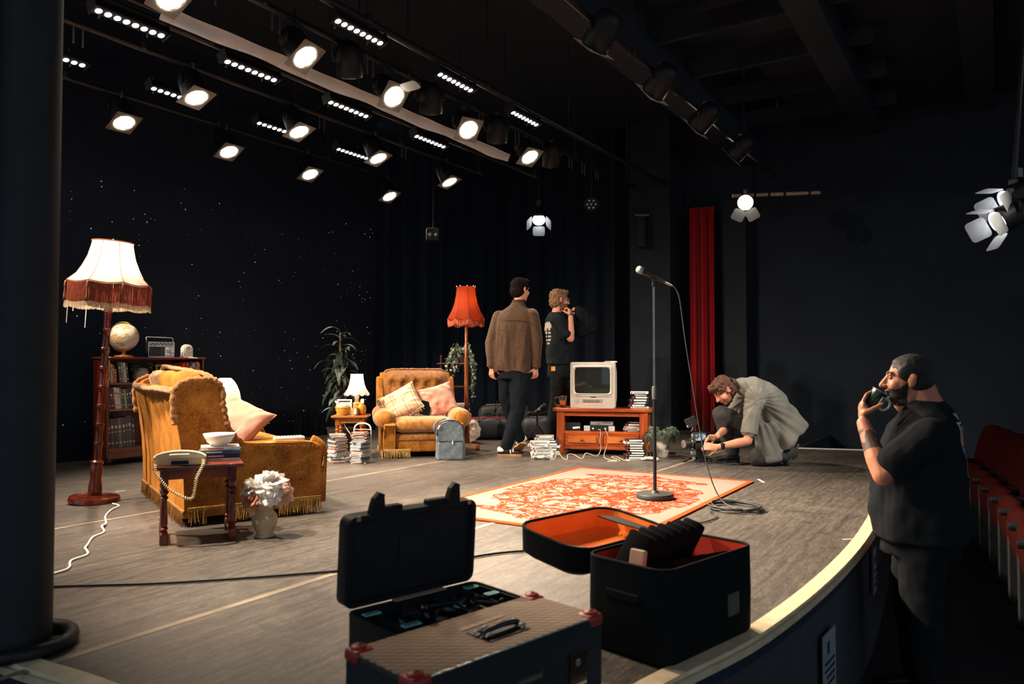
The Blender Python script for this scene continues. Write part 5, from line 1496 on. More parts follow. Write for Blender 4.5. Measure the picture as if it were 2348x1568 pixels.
# ================================================================ STACKS OF DISC CASES
CASECOL = ['#b8b4b0', '#d9d6d2', '#8f6a5a', '#c8c2ba', '#5c6a74', '#b06848', '#a8aeb2', '#e2dfda', '#3f4650', '#c9b49a', '#c2562f', '#9aa6ae', '#d4cfc6', '#b89488', '#e0dcd6']
def case_meshes():
    out = {}
    for c in CASECOL:
        bm = NB(); bx(bm, (0, 0, 0.0062), (0.142, 0.125, 0.0100), bev=0.0012); o = obj('case', bm, mat('disc_' + c, c, rough=0.2, coat=0.4, var=0.2, scale=30)); a = o.data; bpy.data.objects.remove(o)
        bm = NB(); bx(bm, (0, -0.0632, 0.0062), (0.11, 0.0012, 0.0055)); o = obj('spine', bm, mat('disc_spine_' + c, '#efece6' if sum(lin(c)[:3]) < 1.4 else '#8a4a3a', rough=0.3)); b_ = o.data; bpy.data.objects.remove(o)
        out[c] = (a, b_)
    return out
CM = case_meshes()
def disc_stack(x, y, n, rz, gname, lab, seed, step=0.0126):
    rr = random.Random(seed)
    z = 0.0
    r0 = rz
    for k in range(n):
        if k and rr.random() < 0.22: r0 = rz + rr.uniform(-0.55, 0.55)
        c = rr.choice(CASECOL)
        pos = 'bottom' if k < n // 2 else 'top'
        i = k if k < n // 2 else n - 1 - k
        t = thing('disc_case', '%s disc case from the %s of the %s' % (ORD[i], pos, lab), 'disc case', (x + rr.uniform(-.008, .008), y + rr.uniform(-.008, .008), z), r0 + rr.uniform(-.1, .1), gname)
        part('case', CM[c][0], t); part('spine_label', CM[c][1], t)
        z += step
disc_stack(-1.690, 7.42, 22, 0.35, 'disc cases in the left stack', 'left disc stack by the side table', 3)
disc_stack(-1.465, 7.38, 24, -0.1, 'disc cases in the right stack', 'right disc stack with the white handle', 6)
t = thing('disc_rack', 'white wire disc rack with an arched handle round the right stack', 'rack', (-1.465, 7.38, 0), -0.1)
for s in (-1, 1):
    bm = NB(); cyl(bm, (s * 0.085, 0.085, 0), (s * 0.085, 0.085, 0.30), 0.005, n=6); obj('upright', bm, M_WHITE, t)
bm = NB(); tube(bm, spline([(-0.085, 0.085, 0.30), (-0.075, 0.085, 0.345), (-0.04, 0.085, 0.37), (0, 0.085, 0.375), (0.04, 0.085, 0.37), (0.075, 0.085, 0.345), (0.085, 0.085, 0.30)], 4), 0.008, n=8); obj('handle', bm, M_WHITE, t, smooth='all')
bm = NB(); cyl(bm, (-0.085, 0.085, 0.315), (0.085, 0.085, 0.315), 0.004, n=6); obj('crossbar', bm, M_WHITE, t)
bm = NB(); bx(bm, (0, 0.085, 0.004), (0.18, 0.012, 0.008)); obj('base_bar', bm, M_WHITE, t)

# ================================================================ TALL HOUSE PLANT
PL = V((-1.90, 8.45, 0))
t = thing('house_plant', 'tall leafy houseplant standing behind the side table', 'plant', PL)
bm = NB(); lathe(bm, [(0, 0), (0.11, 0), (0.14, 0.24), (0.15, 0.25), (0.13, 0.25), (0.12, 0.2), (0, 0.2)], 24); obj('pot', bm, mat('dark_pot', '#3a3230', rough=0.5), t, smooth=True)
rr = random.Random(31)
lv = [leaf_mesh('leaf', L_, W_, M_SILVERLEAF if k else M_DARKLEAF, bend=bn, fold=0.35, nl=9, tip=1.15) for L_, W_, bn, k in ((0.26, 0.055, 0.9, 0), (0.24, 0.06, 1.2, 1), (0.20, 0.05, 0.6, 1), (0.28, 0.06, 1.5, 0))]
for k, (sx, sy, h) in enumerate(((0.0, 0.0, 1.30), (0.06, 0.03, 1.15), (-0.07, 0.02, 1.0))):
    bm = NB(); pts = spline([(0, 0, 0.2), (sx * 0.5, sy, 0.6), (sx, sy, h)], 6); tube(bm, pts, 0.012, n=7); obj('stem', bm, mat('brown_stem', '#5a4a38', rough=0.8), t, smooth='all')
    nl = 36 if k == 0 else 24
    for j in range(nl):
        f = j / nl
        z = 0.46 + (h - 0.46) * f ** 0.8
        a = j * 2.4 + k
        p = V((sx * z / h, sy, z))
        part('leaf', lv[rr.randrange(4)], t, p, (rr.uniform(-0.15, 0.75) + (0.5 if f > 0.85 else 0), rr.uniform(-.4, .4), a), (1, rr.uniform(.8, 1.15), 1))

# ================================================================ BACKPACK
t = thing('backpack', 'slate grey canvas backpack standing against the armchair', 'backpack', (-0.615, 7.655, 0), math.radians(6))
M_SLATE = mat('slate_canvas', '#6d7882', rough=0.85, scale=60, col2='#5a646e', bump=0.15, bscale=260)
def bag_poly(w, h, r, n=6):
    o = [(-w / 2, 0.0), (w / 2, 0.0)]
    for k in range(n + 1):
        a = PI / 2 * k / n; o.append((w / 2 * 0.94 - r + r * math.cos(a), h - r + r * math.sin(a)))
    for k in range(n + 1):
        a = PI / 2 + PI / 2 * k / n; o.append((-w / 2 * 0.94 + r + r * math.cos(a), h - r + r * math.sin(a)))
    return o
bm = NB(); prism(bm, bag_poly(0.30, 0.39, 0.12), 'y', -0.03, 0.11, bev=0.03, seg=3); bb = fuse('body', bm, M_SLATE, t, voxel=0.008, smooth=3, disp=lambda p, n: 0.008 * nz(p, 9, 2) + 0.004 * nz(p, 22, 5))
bm = NB(); prism(bm, bag_poly(0.265, 0.19, 0.03), 'y', -0.075, 0.0, bev=0.02, seg=3); fuse('front_pocket', bm, M_SLATE, t, voxel=0.006, smooth=3, disp=lambda p, n: 0.005 * nz(p, 14, 3))
bm = NB(); bx(bm, (0.0, -0.062, 0.187), (0.24, 0.03, 0.006), bev=0.002); obj('pocket_zip', bm, M_CABLE, t)
bm = NB(); bx(bm, (0.02, -0.082, 0.175), (0.012, 0.008, 0.035), bev=0.002); obj('zip_pull', bm, M_WHITE, t)
bm = NB(); tube(bm, spline([(-0.135, -0.035, 0.24), (-0.13, -0.036, 0.31), (-0.08, -0.036, 0.375), (0.0, -0.036, 0.392), (0.08, -0.036, 0.375), (0.13, -0.036, 0.31), (0.137, -0.035, 0.22)], 5), 0.005, n=6); obj('main_zip', bm, M_CABLE, t, smooth='all')
bm = NB(); bx(bm, (-0.115, -0.046, 0.325), (0.011, 0.008, 0.045), rot=(0, 0.5, 0), bev=0.002); obj('zip_pull', bm, M_WHITE, t)
bm = NB(); tube(bm, spline([(-0.14, 0.10, 0.24), (-0.165, 0.05, 0.30), (-0.14, 0.06, 0.37), (-0.05, 0.11, 0.40)], 6), 0.012, n=8, flat=0.4); obj('strap', bm, M_SLATE, t, smooth='all')

# ================================================================ RED LAMP AND PLANT STAND
t = thing('floor_lamp', 'slender wooden floor lamp with a glowing orange-red fringed shade', 'floor lamp', (-0.515, 8.78, 0), rot=(0, math.radians(-0.5), 0.2))
bm = NB(); lathe(bm, [(0, 0), (0.14, 0), (0.145, 0.008), (0.14, 0.026), (0.10, 0.034), (0.04, 0.04), (0, 0.04)], 32); obj('base', bm, M_PINE, t, smooth=True)
bm = NB(); lathe(bm, [(0, 0.03), (0.03, 0.04), (0.033, 0.10), (0.024, 0.12), (0.03, 0.13), (0.026, 0.30), (0.03, 0.46), (0.034, 0.47), (0.028, 0.49), (0.025, 0.80), (0.029, 1.0), (0.024, 1.02), (0.024, 1.17), (0.019, 1.18), (0.019, 1.40), (0.01, 1.42), (0.01, 1.6), (0, 1.6)], 16); obj('pole', bm, wood('lamp_oak', '#5a2c14', '#9a5a2c', rough=0.3, coat=0.5), t, smooth=True)
SH4 = [(0.212, 1.475), (0.20, 1.50), (0.165, 1.56), (0.135, 1.64), (0.115, 1.74), (0.105, 1.82), (0.107, 1.84)]
M_REDSH = mat('orange_red_silk', '#b8481e', rough=0.7, thin=0.55, var=0.08)
bm = shade_mesh('s', SH4, 72, 8, None, scal=0.035); sh = obj('lamp_shade', bm, M_REDSH, t, smooth='all')
bm = NB()
for k in range(8):
    a = 2 * PI * k / 8; tube(bm, [V((r * 1.004 * math.cos(a), r * 1.004 * math.sin(a), z)) for r, z in SH4], 0.0025, n=4)
def hem4(a): k = abs(math.sin(4 * a)); return 0.213 * (1 - 0.035 * k), 1.473 - 0.035 * k
tube(bm, [(hem4(2 * PI * k / 100)[0] * math.cos(2 * PI * k / 100), hem4(2 * PI * k / 100)[0] * math.sin(2 * PI * k / 100), hem4(2 * PI * k / 100)[1]) for k in range(100)], 0.004, n=5, closed=True)
obj('shade_braid', bm, mat('red_braid', '#7e1d0c', rough=0.7), sh, smooth='all')
bm = NB(); rr = random.Random(2)
for k in range(170):
    a = 2 * PI * (k + rr.random()) / 170; r, z = hem4(a); p = V((r * math.cos(a), r * math.sin(a), z))
    tube(bm, [p, p + V((0, 0, -0.03)), p + V((0, 0, -rr.uniform(.05, .065)))], [0.002, 0.0035, 0.0028], n=4, cap=False)
obj('fringe', bm, mat('orange_fringe', '#c86a48', rough=0.7, col2='#a0401f'), t)['kind'] = 'stuff'
for k in range(8):
    a = 2 * PI * k / 8; bm = NB(); ell(bm, (0.108 * math.cos(a), 0.108 * math.sin(a), 1.845), (0.007, 0.007, 0.008), n=8, m=6); obj('shade_bead', bm, M_WHITE, sh, smooth='all')
bm = NB(); ell(bm, (0, 0, 1.64), 0.028); obj('bulb', bm, mat('warm_bulb', '#ffe2b8'), t, smooth='all')
l = bpy.data.lights.new('bulb', 'POINT'); l.energy = 3.2; l.color = (1, .86, .62); l.shadow_soft_size = 0.035
o = bpy.data.objects.new('bulb_light', l); link(o, t); o.location = (0, 0, 1.64)
t = thing('plant_stand', 'dark wooden tiered stand with turned finials behind the armchair', 'stand', (-0.72, 9.35, 0), 0.1)
for z in (0.955, 0.68, 0.38, 0.1):
    bm = NB(); bx(bm, (0, 0, z), (0.40, 0.26, 0.016), bev=0.003); obj('shelf', bm, M_MAHOG_H, t)
for sx in (-1, 1):
    for sy in (-1, 1):
        bm = NB(); lathe(bm, [(0, 0), (0.012, 0), (0.014, 0.36), (0.008, 0.38), (0.016, 0.5), (0.009, 0.66), (0.014, 0.7), (0.012, 0.94), (0.014, 0.96), (0.008, 0.98), (0.016, 1.005), (0.008, 1.03), (0.012, 1.045), (0, 1.06)], 10, c=(sx * 0.15, sy * 0.10, 0)); obj('post', bm, M_MAHOG, t, smooth=True)
for k, (z, w, c) in enumerate(((0.388, 0.17, '#d9d4c8'), (0.42, 0.15, '#3c4a48'), (0.45, 0.16, '#c4bda8'))):
    book('book', ['pale book at the bottom of the pile on the plant stand', 'dark green book in the middle of the plant-stand pile', 'cream book on top of the plant-stand pile'][k], (-0.60, 9.30, z), 0.1, w, 0.13, 0.03, c, group='books on the plant stand')
t = thing('trailing_ivy', 'pale variegated ivy trailing from the top of the tall stand', 'plant', (-0.63, 9.33, 0.965))
bm = NB(); lathe(bm, [(0, 0), (0.06, 0), (0.08, 0.10), (0.07, 0.10), (0, 0.09)], 18); obj('pot', bm, mat('dark_pot', '#3a3230'), t, smooth=True)
me = leaf_mesh('ivy_leaf', 0.030, 0.026, mat('ivy_pale', '#9fae9c', rough=0.5, scale=60, col2='#5c7466'), bend=0.4, fold=0.3, nl=4)
me2_ = leaf_mesh('ivy_leaf', 0.032, 0.026, mat('ivy_white', '#cdd3c6', rough=0.5, scale=60, col2='#8fa090'), bend=0.4, fold=0.3, nl=4)
rr = random.Random(8)
cnt = 0
for k in range(26):
    a = rr.uniform(0, 2 * PI)
    side = k % 4
    if side == 0: ex, ey, ez = 0.15 + rr.uniform(-.03, .03), -0.1, -rr.uniform(.25, .52)
    elif side == 1: ex, ey, ez = -0.12 + rr.uniform(-.04, .04), -0.12, -rr.uniform(.2, .45)
    else: ex, ey, ez = 0.15 * math.cos(a), 0.10 * math.sin(a) - 0.05, rr.uniform(-.15, .05)
    P = spline([(0, 0, 0.09), (ex * 0.5, ey * 0.5, 0.17 + rr.uniform(-.03, .08)), (ex * 0.95, ey, 0.06), (ex * 1.05, ey, min(0.02, ez * 0.5)), (ex + rr.uniform(-.03, .03), ey, ez)], 5)
    bm = NB(); tube(bm, P, 0.002, n=4); obj('vine', bm, mat('green_stem', '#4a5a34'), t)
    for j in range(2, len(P)):
        for q_ in range(1 if side > 1 else 1):
            if cnt >= 298: continue
            cnt += 1
            part('ivy_leaf', me if rr.random() < 0.5 else me2_, t, P[j] + V((rr.uniform(-.015, .015), rr.uniform(-.02, .01), rr.uniform(-.01, .01))), (rr.uniform(-1.6, .3), rr.uniform(-.6, .6), rr.uniform(0, 6.28)), (1.25, 1.25, 1.25))

# ================================================================ FLOOR CLUTTER BY THE ARMCHAIR
t = thing('tan_shoe', 'single tan shoe on the floor behind the backpack', 'shoe', (-0.50, 8.42, 0), math.radians(100))
bm = NB(); loft(bm, [((-0.0, 0.13, 0.03), (0.03, 0, 0), (0, 0, 0.02)), ((0, 0.11, 0.04), (0.038, 0, 0), (0, 0, 0.035)), ((0, 0.04, 0.05), (0.036, 0, 0), (0, 0, 0.045)), ((0, -0.06, 0.035), (0.045, 0, 0), (0, 0, 0.03)), ((0, -0.14, 0.025), (0.025, 0, 0), (0, 0, 0.015))], 16); obj('upper', bm, mat('tan_leather', '#a0764e', rough=0.5), t, smooth='all')
bm = NB(); loft(bm, [((0, 0.0, 0.0), (0.047, 0, 0), (0, 0.15, 0)), ((0, 0.0, 0.014), (0.047, 0, 0), (0, 0.15, 0))], 20); obj('sole', bm, mat('gum_sole', '#6a4a2c', rough=0.6), t)
t = thing('cloth_bundle', 'crumpled pinkish-white cloth bag beside the red lamp foot', 'bag', (-0.50, 9.15, 0))
bm = NB(); ell(bm, (0, 0, 0.16), (0.12, 0.12, 0.15)); ell(bm, (-0.04, 0, 0.25), (0.09, 0.1, 0.09)); fuse('bundle', bm, mat('pale_cloth', '#d8bfb0', rough=0.9, scale=6), t, voxel=0.012, smooth=2, disp=lambda p, n: 0.03 * nz(p, 11, 1) + 0.014 * nz(p, 26, 2))
bm = NB(); ell(bm, (-0.06, -0.02, 0.33), (0.09, 0.06, 0.05)); fuse('orange_scarf', bm, mat('orange_cloth', '#c8782e', rough=0.9), t, voxel=0.01, smooth=2, disp=lambda p, n: 0.02 * nz(p, 16, 4))
def holdall(label, loc, rz, L, W, H, zipc):
    t = thing('holdall', label, 'bag', loc, rz, 'black bags behind the standing men')
    bm = NB(); loft(bm, [((-L / 2, 0, H * .45), (0, W * .32, 0), (0, 0, H * .36)), ((-L / 2 + 0.05, 0, H * .48), (0, W * .48, 0), (0, 0, H * .47)), ((0, 0, H * .5), (0, W * .5, 0), (0, 0, H * .5)), ((L / 2 - 0.05, 0, H * .48), (0, W * .48, 0), (0, 0, H * .47)), ((L / 2, 0, H * .45), (0, W * .32, 0), (0, 0, H * .36))], 20, power=3.2)
    fuse('body', bm, mat('black_nylon', '#22242a', rough=0.6, scale=12), t, voxel=0.016, smooth=2, disp=lambda p, n: 0.014 * nz(p, 7, L))
    bm = NB(); tube(bm, [(-L / 2 + 0.1, -W * 0.2, H * 0.98), (0, -W * 0.2, H), (L / 2 - 0.1, -W * 0.2, H * 0.98)], 0.006, n=6); obj('zip', bm, mat('zip_' + zipc, zipc, rough=0.5), t)
    bm = NB(); tube(bm, spline([(-L * .2, -W * .48, H * .6), (-L * .15, -W * .4, H * 1.05), (0, -W * .2, H * 1.18), (L * .15, -W * .4, H * 1.05), (L * .2, -W * .48, H * .6)], 5), 0.011, n=8, flat=0.4); obj('handle', bm, M_CABLE, t, smooth='all')
holdall('long black holdall with a red zip behind the man in brown', (-0.30, 9.75, 0), 0.1, 0.75, 0.34, 0.28, '#b01c2c')
holdall('black holdall behind the striding man, nearer the television', (0.44, 9.60, 0), -0.15, 0.62, 0.32, 0.30, '#3a3c40')
holdall('upright black case at the back between the red lamp and the men', (-0.1, 10.25, 0), 0.0, 0.7, 0.3, 0.42, '#8a7a58')
t = thing('tripod_head', 'small dark camera support with brassy fittings on the bags', 'tripod head', (0.30, 9.30, 0.0), 0.3)
bm = NB(); cyl(bm, (0.02, 0, 0), (0.0, 0, 0.34), 0.014, n=8); bx(bm, (-0.05, 0, 0.35), (0.16, 0.06, 0.03), bev=0.006); cyl(bm, (-0.02, 0, 0.36), (0.08, 0, 0.44), 0.02, n=10); obj('head', bm, M_CAN, t, smooth=True)
bm = NB(); bx(bm, (-0.08, -0.02, 0.372), (0.06, 0.03, 0.016)); ell(bm, (0.03, -0.02, 0.40), (0.02, 0.012, 0.02)); obj('brass_fitting', bm, M_BRASS, t, smooth=True)
bm = NB(); bx(bm, (0.1, 0, 0.46), (0.03, 0.02, 0.03), rot=(0, .5, 0)); ell(bm, (-0.02, -0.03, 0.31), 0.008); ell(bm, (0.09, -0.03, 0.31), 0.008); obj('knob', bm, M_STEEL, t)
for k in range(3):
    a = 2 * PI * k / 3 + .4; bm = NB(); cyl(bm, (0.02, 0, 0.2), (0.02 + 0.17 * math.cos(a), 0.17 * math.sin(a), 0.0), 0.009, n=6); obj('leg', bm, M_CAN, t)
# ================================================================ TELEVISION CABINET
CB = V((0.985, 8.215, 0)); CBR = math.radians(-13.3)
def onc(x, y, z=0.0):
    return CB + V((x * math.cos(CBR) - y * math.sin(CBR), x * math.sin(CBR) + y * math.cos(CBR), z))
t = thing('television_cabinet', 'red-stained pine television cabinet with open shelf and two drawers', 'cabinet', CB, CBR)
bm = NB(); prism(bm, [(-0.52, -0.20), (-0.46, -0.235), (0.46, -0.235), (0.52, -0.20), (0.52, 0.20), (-0.52, 0.20)], 'z', 0.452, 0.487, bev=0.006); obj('top', bm, M_PINE, t, smooth=True)
for sx in (-1, 1):
    for sy in (-1, 1):
        bm = NB(); bx(bm, (sx * 0.435, sy * 0.18, 0.226), (0.085, 0.07, 0.452), bev=0.006); obj('leg', bm, M_PINE_V, t)
    bm = NB(); bx(bm, (sx * 0.45, 0, 0.26), (0.025, 0.30, 0.37)); obj('side_panel', bm, M_PINE_V, t)
    bm = NB(); bx(bm, (sx * 0.466, 0, 0.26), (0.012, 0.2, 0.24), bev=0.004); obj('side_moulding', bm, M_PINE_V, t)
bm = NB(); bx(bm, (0, -0.19, 0.425), (0.79, 0.03, 0.045), bev=0.004); obj('top_rail', bm, M_PINE, t)
bm = NB(); bx(bm, (0, -0.01, 0.232), (0.84, 0.38, 0.02)); obj('shelf', bm, wood('shelf_pine', '#5a200c', '#8a3c18', rough=0.4, stretch=(0.12, 1, 1)), t)
bm = NB(); bx(bm, (0, -0.19, 0.232), (0.79, 0.03, 0.03), bev=0.003); obj('shelf_rail', bm, M_PINE, t)
bm = NB(); bx(bm, (0, 0.19, 0.26), (0.84, 0.012, 0.40)); obj('back_board', bm, wood('cabinet_back', '#1c0a06', '#32140a', rough=0.7, coat=0), t)
bm = NB(); bx(bm, (0, -0.19, 0.075), (0.79, 0.03, 0.035), bev=0.003); obj('bottom_rail', bm, M_PINE, t)
bm = NB(); bx(bm, (0, -0.19, 0.155), (0.035, 0.03, 0.13)); obj('divider', bm, M_PINE_V, t)
for s in (-1, 1):
    x = s * 0.205
    bm = NB(); bx(bm, (x, -0.192, 0.155), (0.365, 0.03, 0.122), bev=0.004); d_ = obj('drawer', bm, M_PINE, t)
    bm = NB(); bx(bm, (x, -0.212, 0.155), (0.30, 0.02, 0.075), bev=0.014); obj('raised_panel', bm, wood('bright_pine', '#a04a18', '#c87434', rough=0.3, stretch=(0.12, 1, 1)), d_, smooth=False)
    bm = NB(); lathe(bm, [(0, 0.022), (0.010, 0.02), (0.014, 0.012), (0.007, 0.0)], 14, M=Matrix.Translation((x, -0.222, 0.155)) @ Matrix.Rotation(PI / 2, 4, 'X')); obj('knob', bm, mat('dark_brass', '#6a5030', rough=0.35, metal=0.8), d_, smooth='all')

# ---------------------------------------------------------------- television
M_TVGREY = mat('warm_grey_plastic', '#b3a9a0', rough=0.45, var=0.04)
M_TVLITE = mat('pale_grey_plastic', '#c6bdb4', rough=0.4, var=0.03)
t = thing('television', 'boxy silver-grey tube television with built-in tape slot on the cabinet', 'television', onc(-0.085, -0.02, 0.487), CBR - math.radians(4))
w, h = 0.480, 0.485
bm = NB(); prism(bm, rrect(w, h, 0.022, 3, 0, h / 2), 'y', -0.17, -0.10, bev=0.006); fr = obj('front_frame', bm, M_TVGREY, t, smooth=True)
bm = NB()
loft(bm, [((0, -0.10, h / 2), (w / 2 - 0.005, 0, 0), (0, 0, h / 2 - 0.004)), ((0, 0.02, h / 2), (w / 2 - 0.012, 0, 0), (0, 0, h / 2 - 0.008)), ((0, 0.10, h / 2 - 0.02), (w / 2 - 0.05, 0, 0), (0, 0, h / 2 - 0.05)), ((0, 0.20, h / 2 - 0.05), (w / 2 - 0.09, 0, 0), (0, 0, h / 2 - 0.11)), ((0, 0.215, h / 2 - 0.05), (w / 2 - 0.1, 0, 0), (0, 0, h / 2 - 0.12))], 40, power=7); obj('rear_housing', bm, M_TVLITE, t, smooth=True)
bm = NB()                                  # rounded opening round the picture tube
o_ = rrect(0.415, 0.305, 0.02, 4, 0, 0.295); i_ = rrect(0.372, 0.272, 0.028, 4, 0, 0.292)
A = [bm.verts.new((x, -0.1705, z)) for x, z in o_]; B = [bm.verts.new((x, -0.186, z)) for x, z in rrect(0.40, 0.292, 0.026, 4, 0, 0.293)]; C2 = [bm.verts.new((x, -0.1735, z)) for x, z in i_]
for k in range(len(o_)):
    j = (k + 1) % len(o_); bm.faces.new((A[k], A[j], B[j], B[k])); bm.faces.new((B[k], B[j], C2[j], C2[k]))
obj('screen_bezel', bm, M_TVLITE, t, smooth=True)
bm = NB()
def tubef(u, v):
    x, z = (u - 0.5) * 2, (v - 0.5) * 2
    return V((x * 0.188, -0.1725 - 0.010 * (1 - 0.5 * (x * x + z * z)), 0.292 + z * 0.138))
grid(bm, tubef, 16, 12); obj('screen', bm, mat('crt_glass', '#202221', rough=0.05, spec=0.9, var=0.05), t, smooth='all')
bm = NB(); prism(bm, [(-0.2, 0.13), (-0.1, 0.137), (0, 0.139), (0.1, 0.137), (0.2, 0.13), (0.19, 0.127), (-0.19, 0.127)], 'y', -0.18, -0.165); obj('lip_moulding', bm, M_TVLITE, t)
bm = NB(); bx(bm, (0.01, -0.174, 0.118), (0.055, 0.006, 0.012), bev=0.002); obj('badge', bm, mat('badge_dark', '#4a4540', rough=0.4), t)
bm = NB(); bx(bm, (0.0, -0.174, 0.078), (0.205, 0.008, 0.034), bev=0.003); sl = obj('tape_slot', bm, mat('slot_grey', '#94897f', rough=0.4), t)
bm = NB(); bx(bm, (-0.01, -0.179, 0.078), (0.17, 0.004, 0.020)); obj('slot_flap', bm, mat('slot_dark', '#6f665f', rough=0.4), sl)
bm = NB(); bx(bm, (-0.06, -0.174, 0.035), (0.06, 0.006, 0.012), bev=0.003); obj('control_strip', bm, M_TVLITE, t)
for k in range(8):
    bm = NB(); lathe(bm, [(0, 0.004), (0.006, 0.003), (0.007, 0)], 10, M=Matrix.Translation((0.0 + k * 0.019, -0.1705, 0.036 + (0.004 if k % 2 else 0))) @ Matrix.Rotation(PI / 2, 4, 'X')); obj('button', bm, M_TVGREY, t)
bm = NB(); lathe(bm, [(0, 0.001), (0.026, 0.001), (0.026, 0)], 18, M=Matrix.Translation((-0.165, -0.1705, 0.07)) @ Matrix.Rotation(PI / 2, 4, 'X')); obj('speaker_dots', bm, mat('speaker_grey', '#9d938a', rough=0.7), t)
bm = NB(); prism(bm, [(-0.19, 0.0), (0.19, 0.0), (0.2, 0.012), (-0.2, 0.012)], 'y', -0.15, 0.12); obj('plinth', bm, mat('slot_grey', '#94897f'), t)
t = thing('plug_adapter', 'small pale aerial box lying on top of the television', 'box', onc(0.085, -0.06, 0.487 + 0.482), CBR)
bm = NB(); bx(bm, (0, 0, 0.007), (0.13, 0.08, 0.013), bev=0.003); obj('case', bm, M_WHITE, t)
bm = NB(); tube(bm, spline([(-0.05, -0.04, 0.007), (-0.06, -0.06, 0.01), (-0.02, -0.065, 0.006), (0.0, -0.05, 0.006)], 4), 0.003, n=5); obj('lead', bm, M_CABLE, t)

# ---------------------------------------------------------------- glass tankard
t = thing('beer_mug', 'empty dimpled glass beer mug at the left end of the cabinet', 'mug', onc(-0.425, -0.12, 0.4875))
M_GLASS = mat('clear_glass', '#f2f4f2', rough=0.03, trans=1.0, ior=1.45, var=0.0)
bm = NB(); lathe(bm, [(0, 0), (0.04, 0), (0.043, 0.005), (0.044, 0.12), (0.046, 0.128), (0.042, 0.128), (0.039, 0.115), (0.038, 0.02), (0, 0.018)], 24, wob=lambda a, r, z: (r * (1 + 0.02 * math.cos(10 * a)), z)); obj('glass', bm, M_GLASS, t, smooth='all')
bm = NB(); tube(bm, spline([(-0.043, 0, 0.105), (-0.07, 0, 0.105), (-0.083, 0, 0.085), (-0.083, 0, 0.045), (-0.07, 0, 0.022), (-0.043, 0, 0.02)], 5), 0.008, n=8); obj('handle', bm, M_GLASS, t, smooth='all')

# ---------------------------------------------------------------- tapes
TAPES = {}
def tape_mesh(col, w=0.19, d=0.105, h=0.026):
    k = (col, w, d, h)
    if k not in TAPES:
        bm = NB(); bx(bm, (0, 0, h / 2), (w, d, h - 0.001), bev=0.0025); o = obj('case', bm, mat('tape_' + col, col, rough=0.35, var=0.1, scale=20)); a = o.data; bpy.data.objects.remove(o)
        lab = '#e8e4dc' if sum(lin(col)[:3]) < 1.3 else '#8d9296'
        bm = NB(); bx(bm, (0.008, -d / 2 - 0.0004, h / 2), (w * 0.66, 0.0014, h * 0.55)); o = obj('spine_label', bm, mat('tape_label_' + lab, lab, rough=0.5)); b_ = o.data; bpy.data.objects.remove(o)
        bm = NB(); bx(bm, (-w * 0.42, -d / 2 - 0.0004, h / 2), (w * 0.08, 0.0014, h * 0.6)); o = obj('spine_mark', bm, mat('tape_mark', '#a33b2a' if lab == '#8d9296' else '#2a2c30', rough=0.5)); c_ = o.data; bpy.data.objects.remove(o)
        TAPES[k] = (a, b_, c_)
    return TAPES[k]
def tape_stack(base, rz, items, gname, where, seed=1, z0=0.0):
    rr = random.Random(seed); z = z0; n = len(items)
    for k, (col, cn, w, d, h, dx, dr) in enumerate(items):
        lb = ('%s tape case, %s from bottom, %s' % (cn, ORD[k], where)) if k < n - 1 else ('%s tape case, topmost, %s' % (cn, where))
        t = thing('video_tape', lb, 'video tape', V(base) + V((dx * math.cos(rz), dx * math.sin(rz), z)), rz + dr, gname)
        a, b_, c_ = tape_mesh(col, w, d, h)
        part('case', a, t); part('spine_label', b_, t); part('spine_mark', c_, t)
        z += h
tape_stack(onc(0.385, -0.06, 0.4872), CBR, [('#d9d4c8', 'cream', 0.19, 0.105, 0.018, 0.0, 0.1), ('#24272c', 'black', 0.195, 0.11, 0.026, -0.02, 0.05), ('#1f2c3c', 'navy', 0.19, 0.11, 0.026, 0.0, -0.1), ('#20242a', 'black', 0.20, 0.12, 0.03, -0.01, 0.2), ('#24272c', 'black', 0.18, 0.105, 0.026, 0.015, 0.0), ('#b9bcbc', 'clear grey', 0.12, 0.08, 0.024, 0.01, 0.1), ('#e2e2de', 'white', 0.185, 0.105, 0.026, 0.0, 0.0)], 'tapes on the cabinet', 'stack on the cabinet top')
tape_stack((0.305, 7.80, 0), 0.05, [('#d2d2ce', 'clear', 0.22, 0.13, 0.030, 0.0, -0.05), ('#e0e0dc', 'white', 0.225, 0.13, 0.028, 0.0, 0.02), ('#c9cac8', 'pale grey', 0.20, 0.125, 0.030, 0.005, 0.0), ('#d2d2ce', 'clear', 0.20, 0.125, 0.026, -0.01, 0.05), ('#d8d8d4', 'clear grey', 0.205, 0.125, 0.030, -0.03, -0.3), ('#cfd0ce', 'silvery', 0.20, 0.125, 0.026, -0.02, -0.1)], 'clear tape cases left of the cabinet', 'pale stack left of the cabinet')
tape_stack((0.395, 8.03, 0), -0.05, [('#d9d4c8', 'cream', 0.19, 0.11, 0.030, 0.01, 0.0), ('#d8c890', 'yellowish', 0.19, 0.11, 0.02, 0.0, 0.05), ('#22304a', 'navy', 0.19, 0.11, 0.028, 0.0, 0.0), ('#d2d4d6', 'white', 0.20, 0.11, 0.026, 0.01, -0.1), ('#1f2c40', 'dark blue', 0.19, 0.11, 0.028, 0.0, 0.1), ('#2a3446', 'slate', 0.19, 0.11, 0.026, -0.01, 0.0), ('#d8d4cc', 'cream', 0.2, 0.11, 0.02, -0.06, 0.1), ('#9a938c', 'grey', 0.19, 0.11, 0.03, -0.05, 0.0)], 'dark tapes left of the cabinet', 'dark stack touching the left cabinet leg')
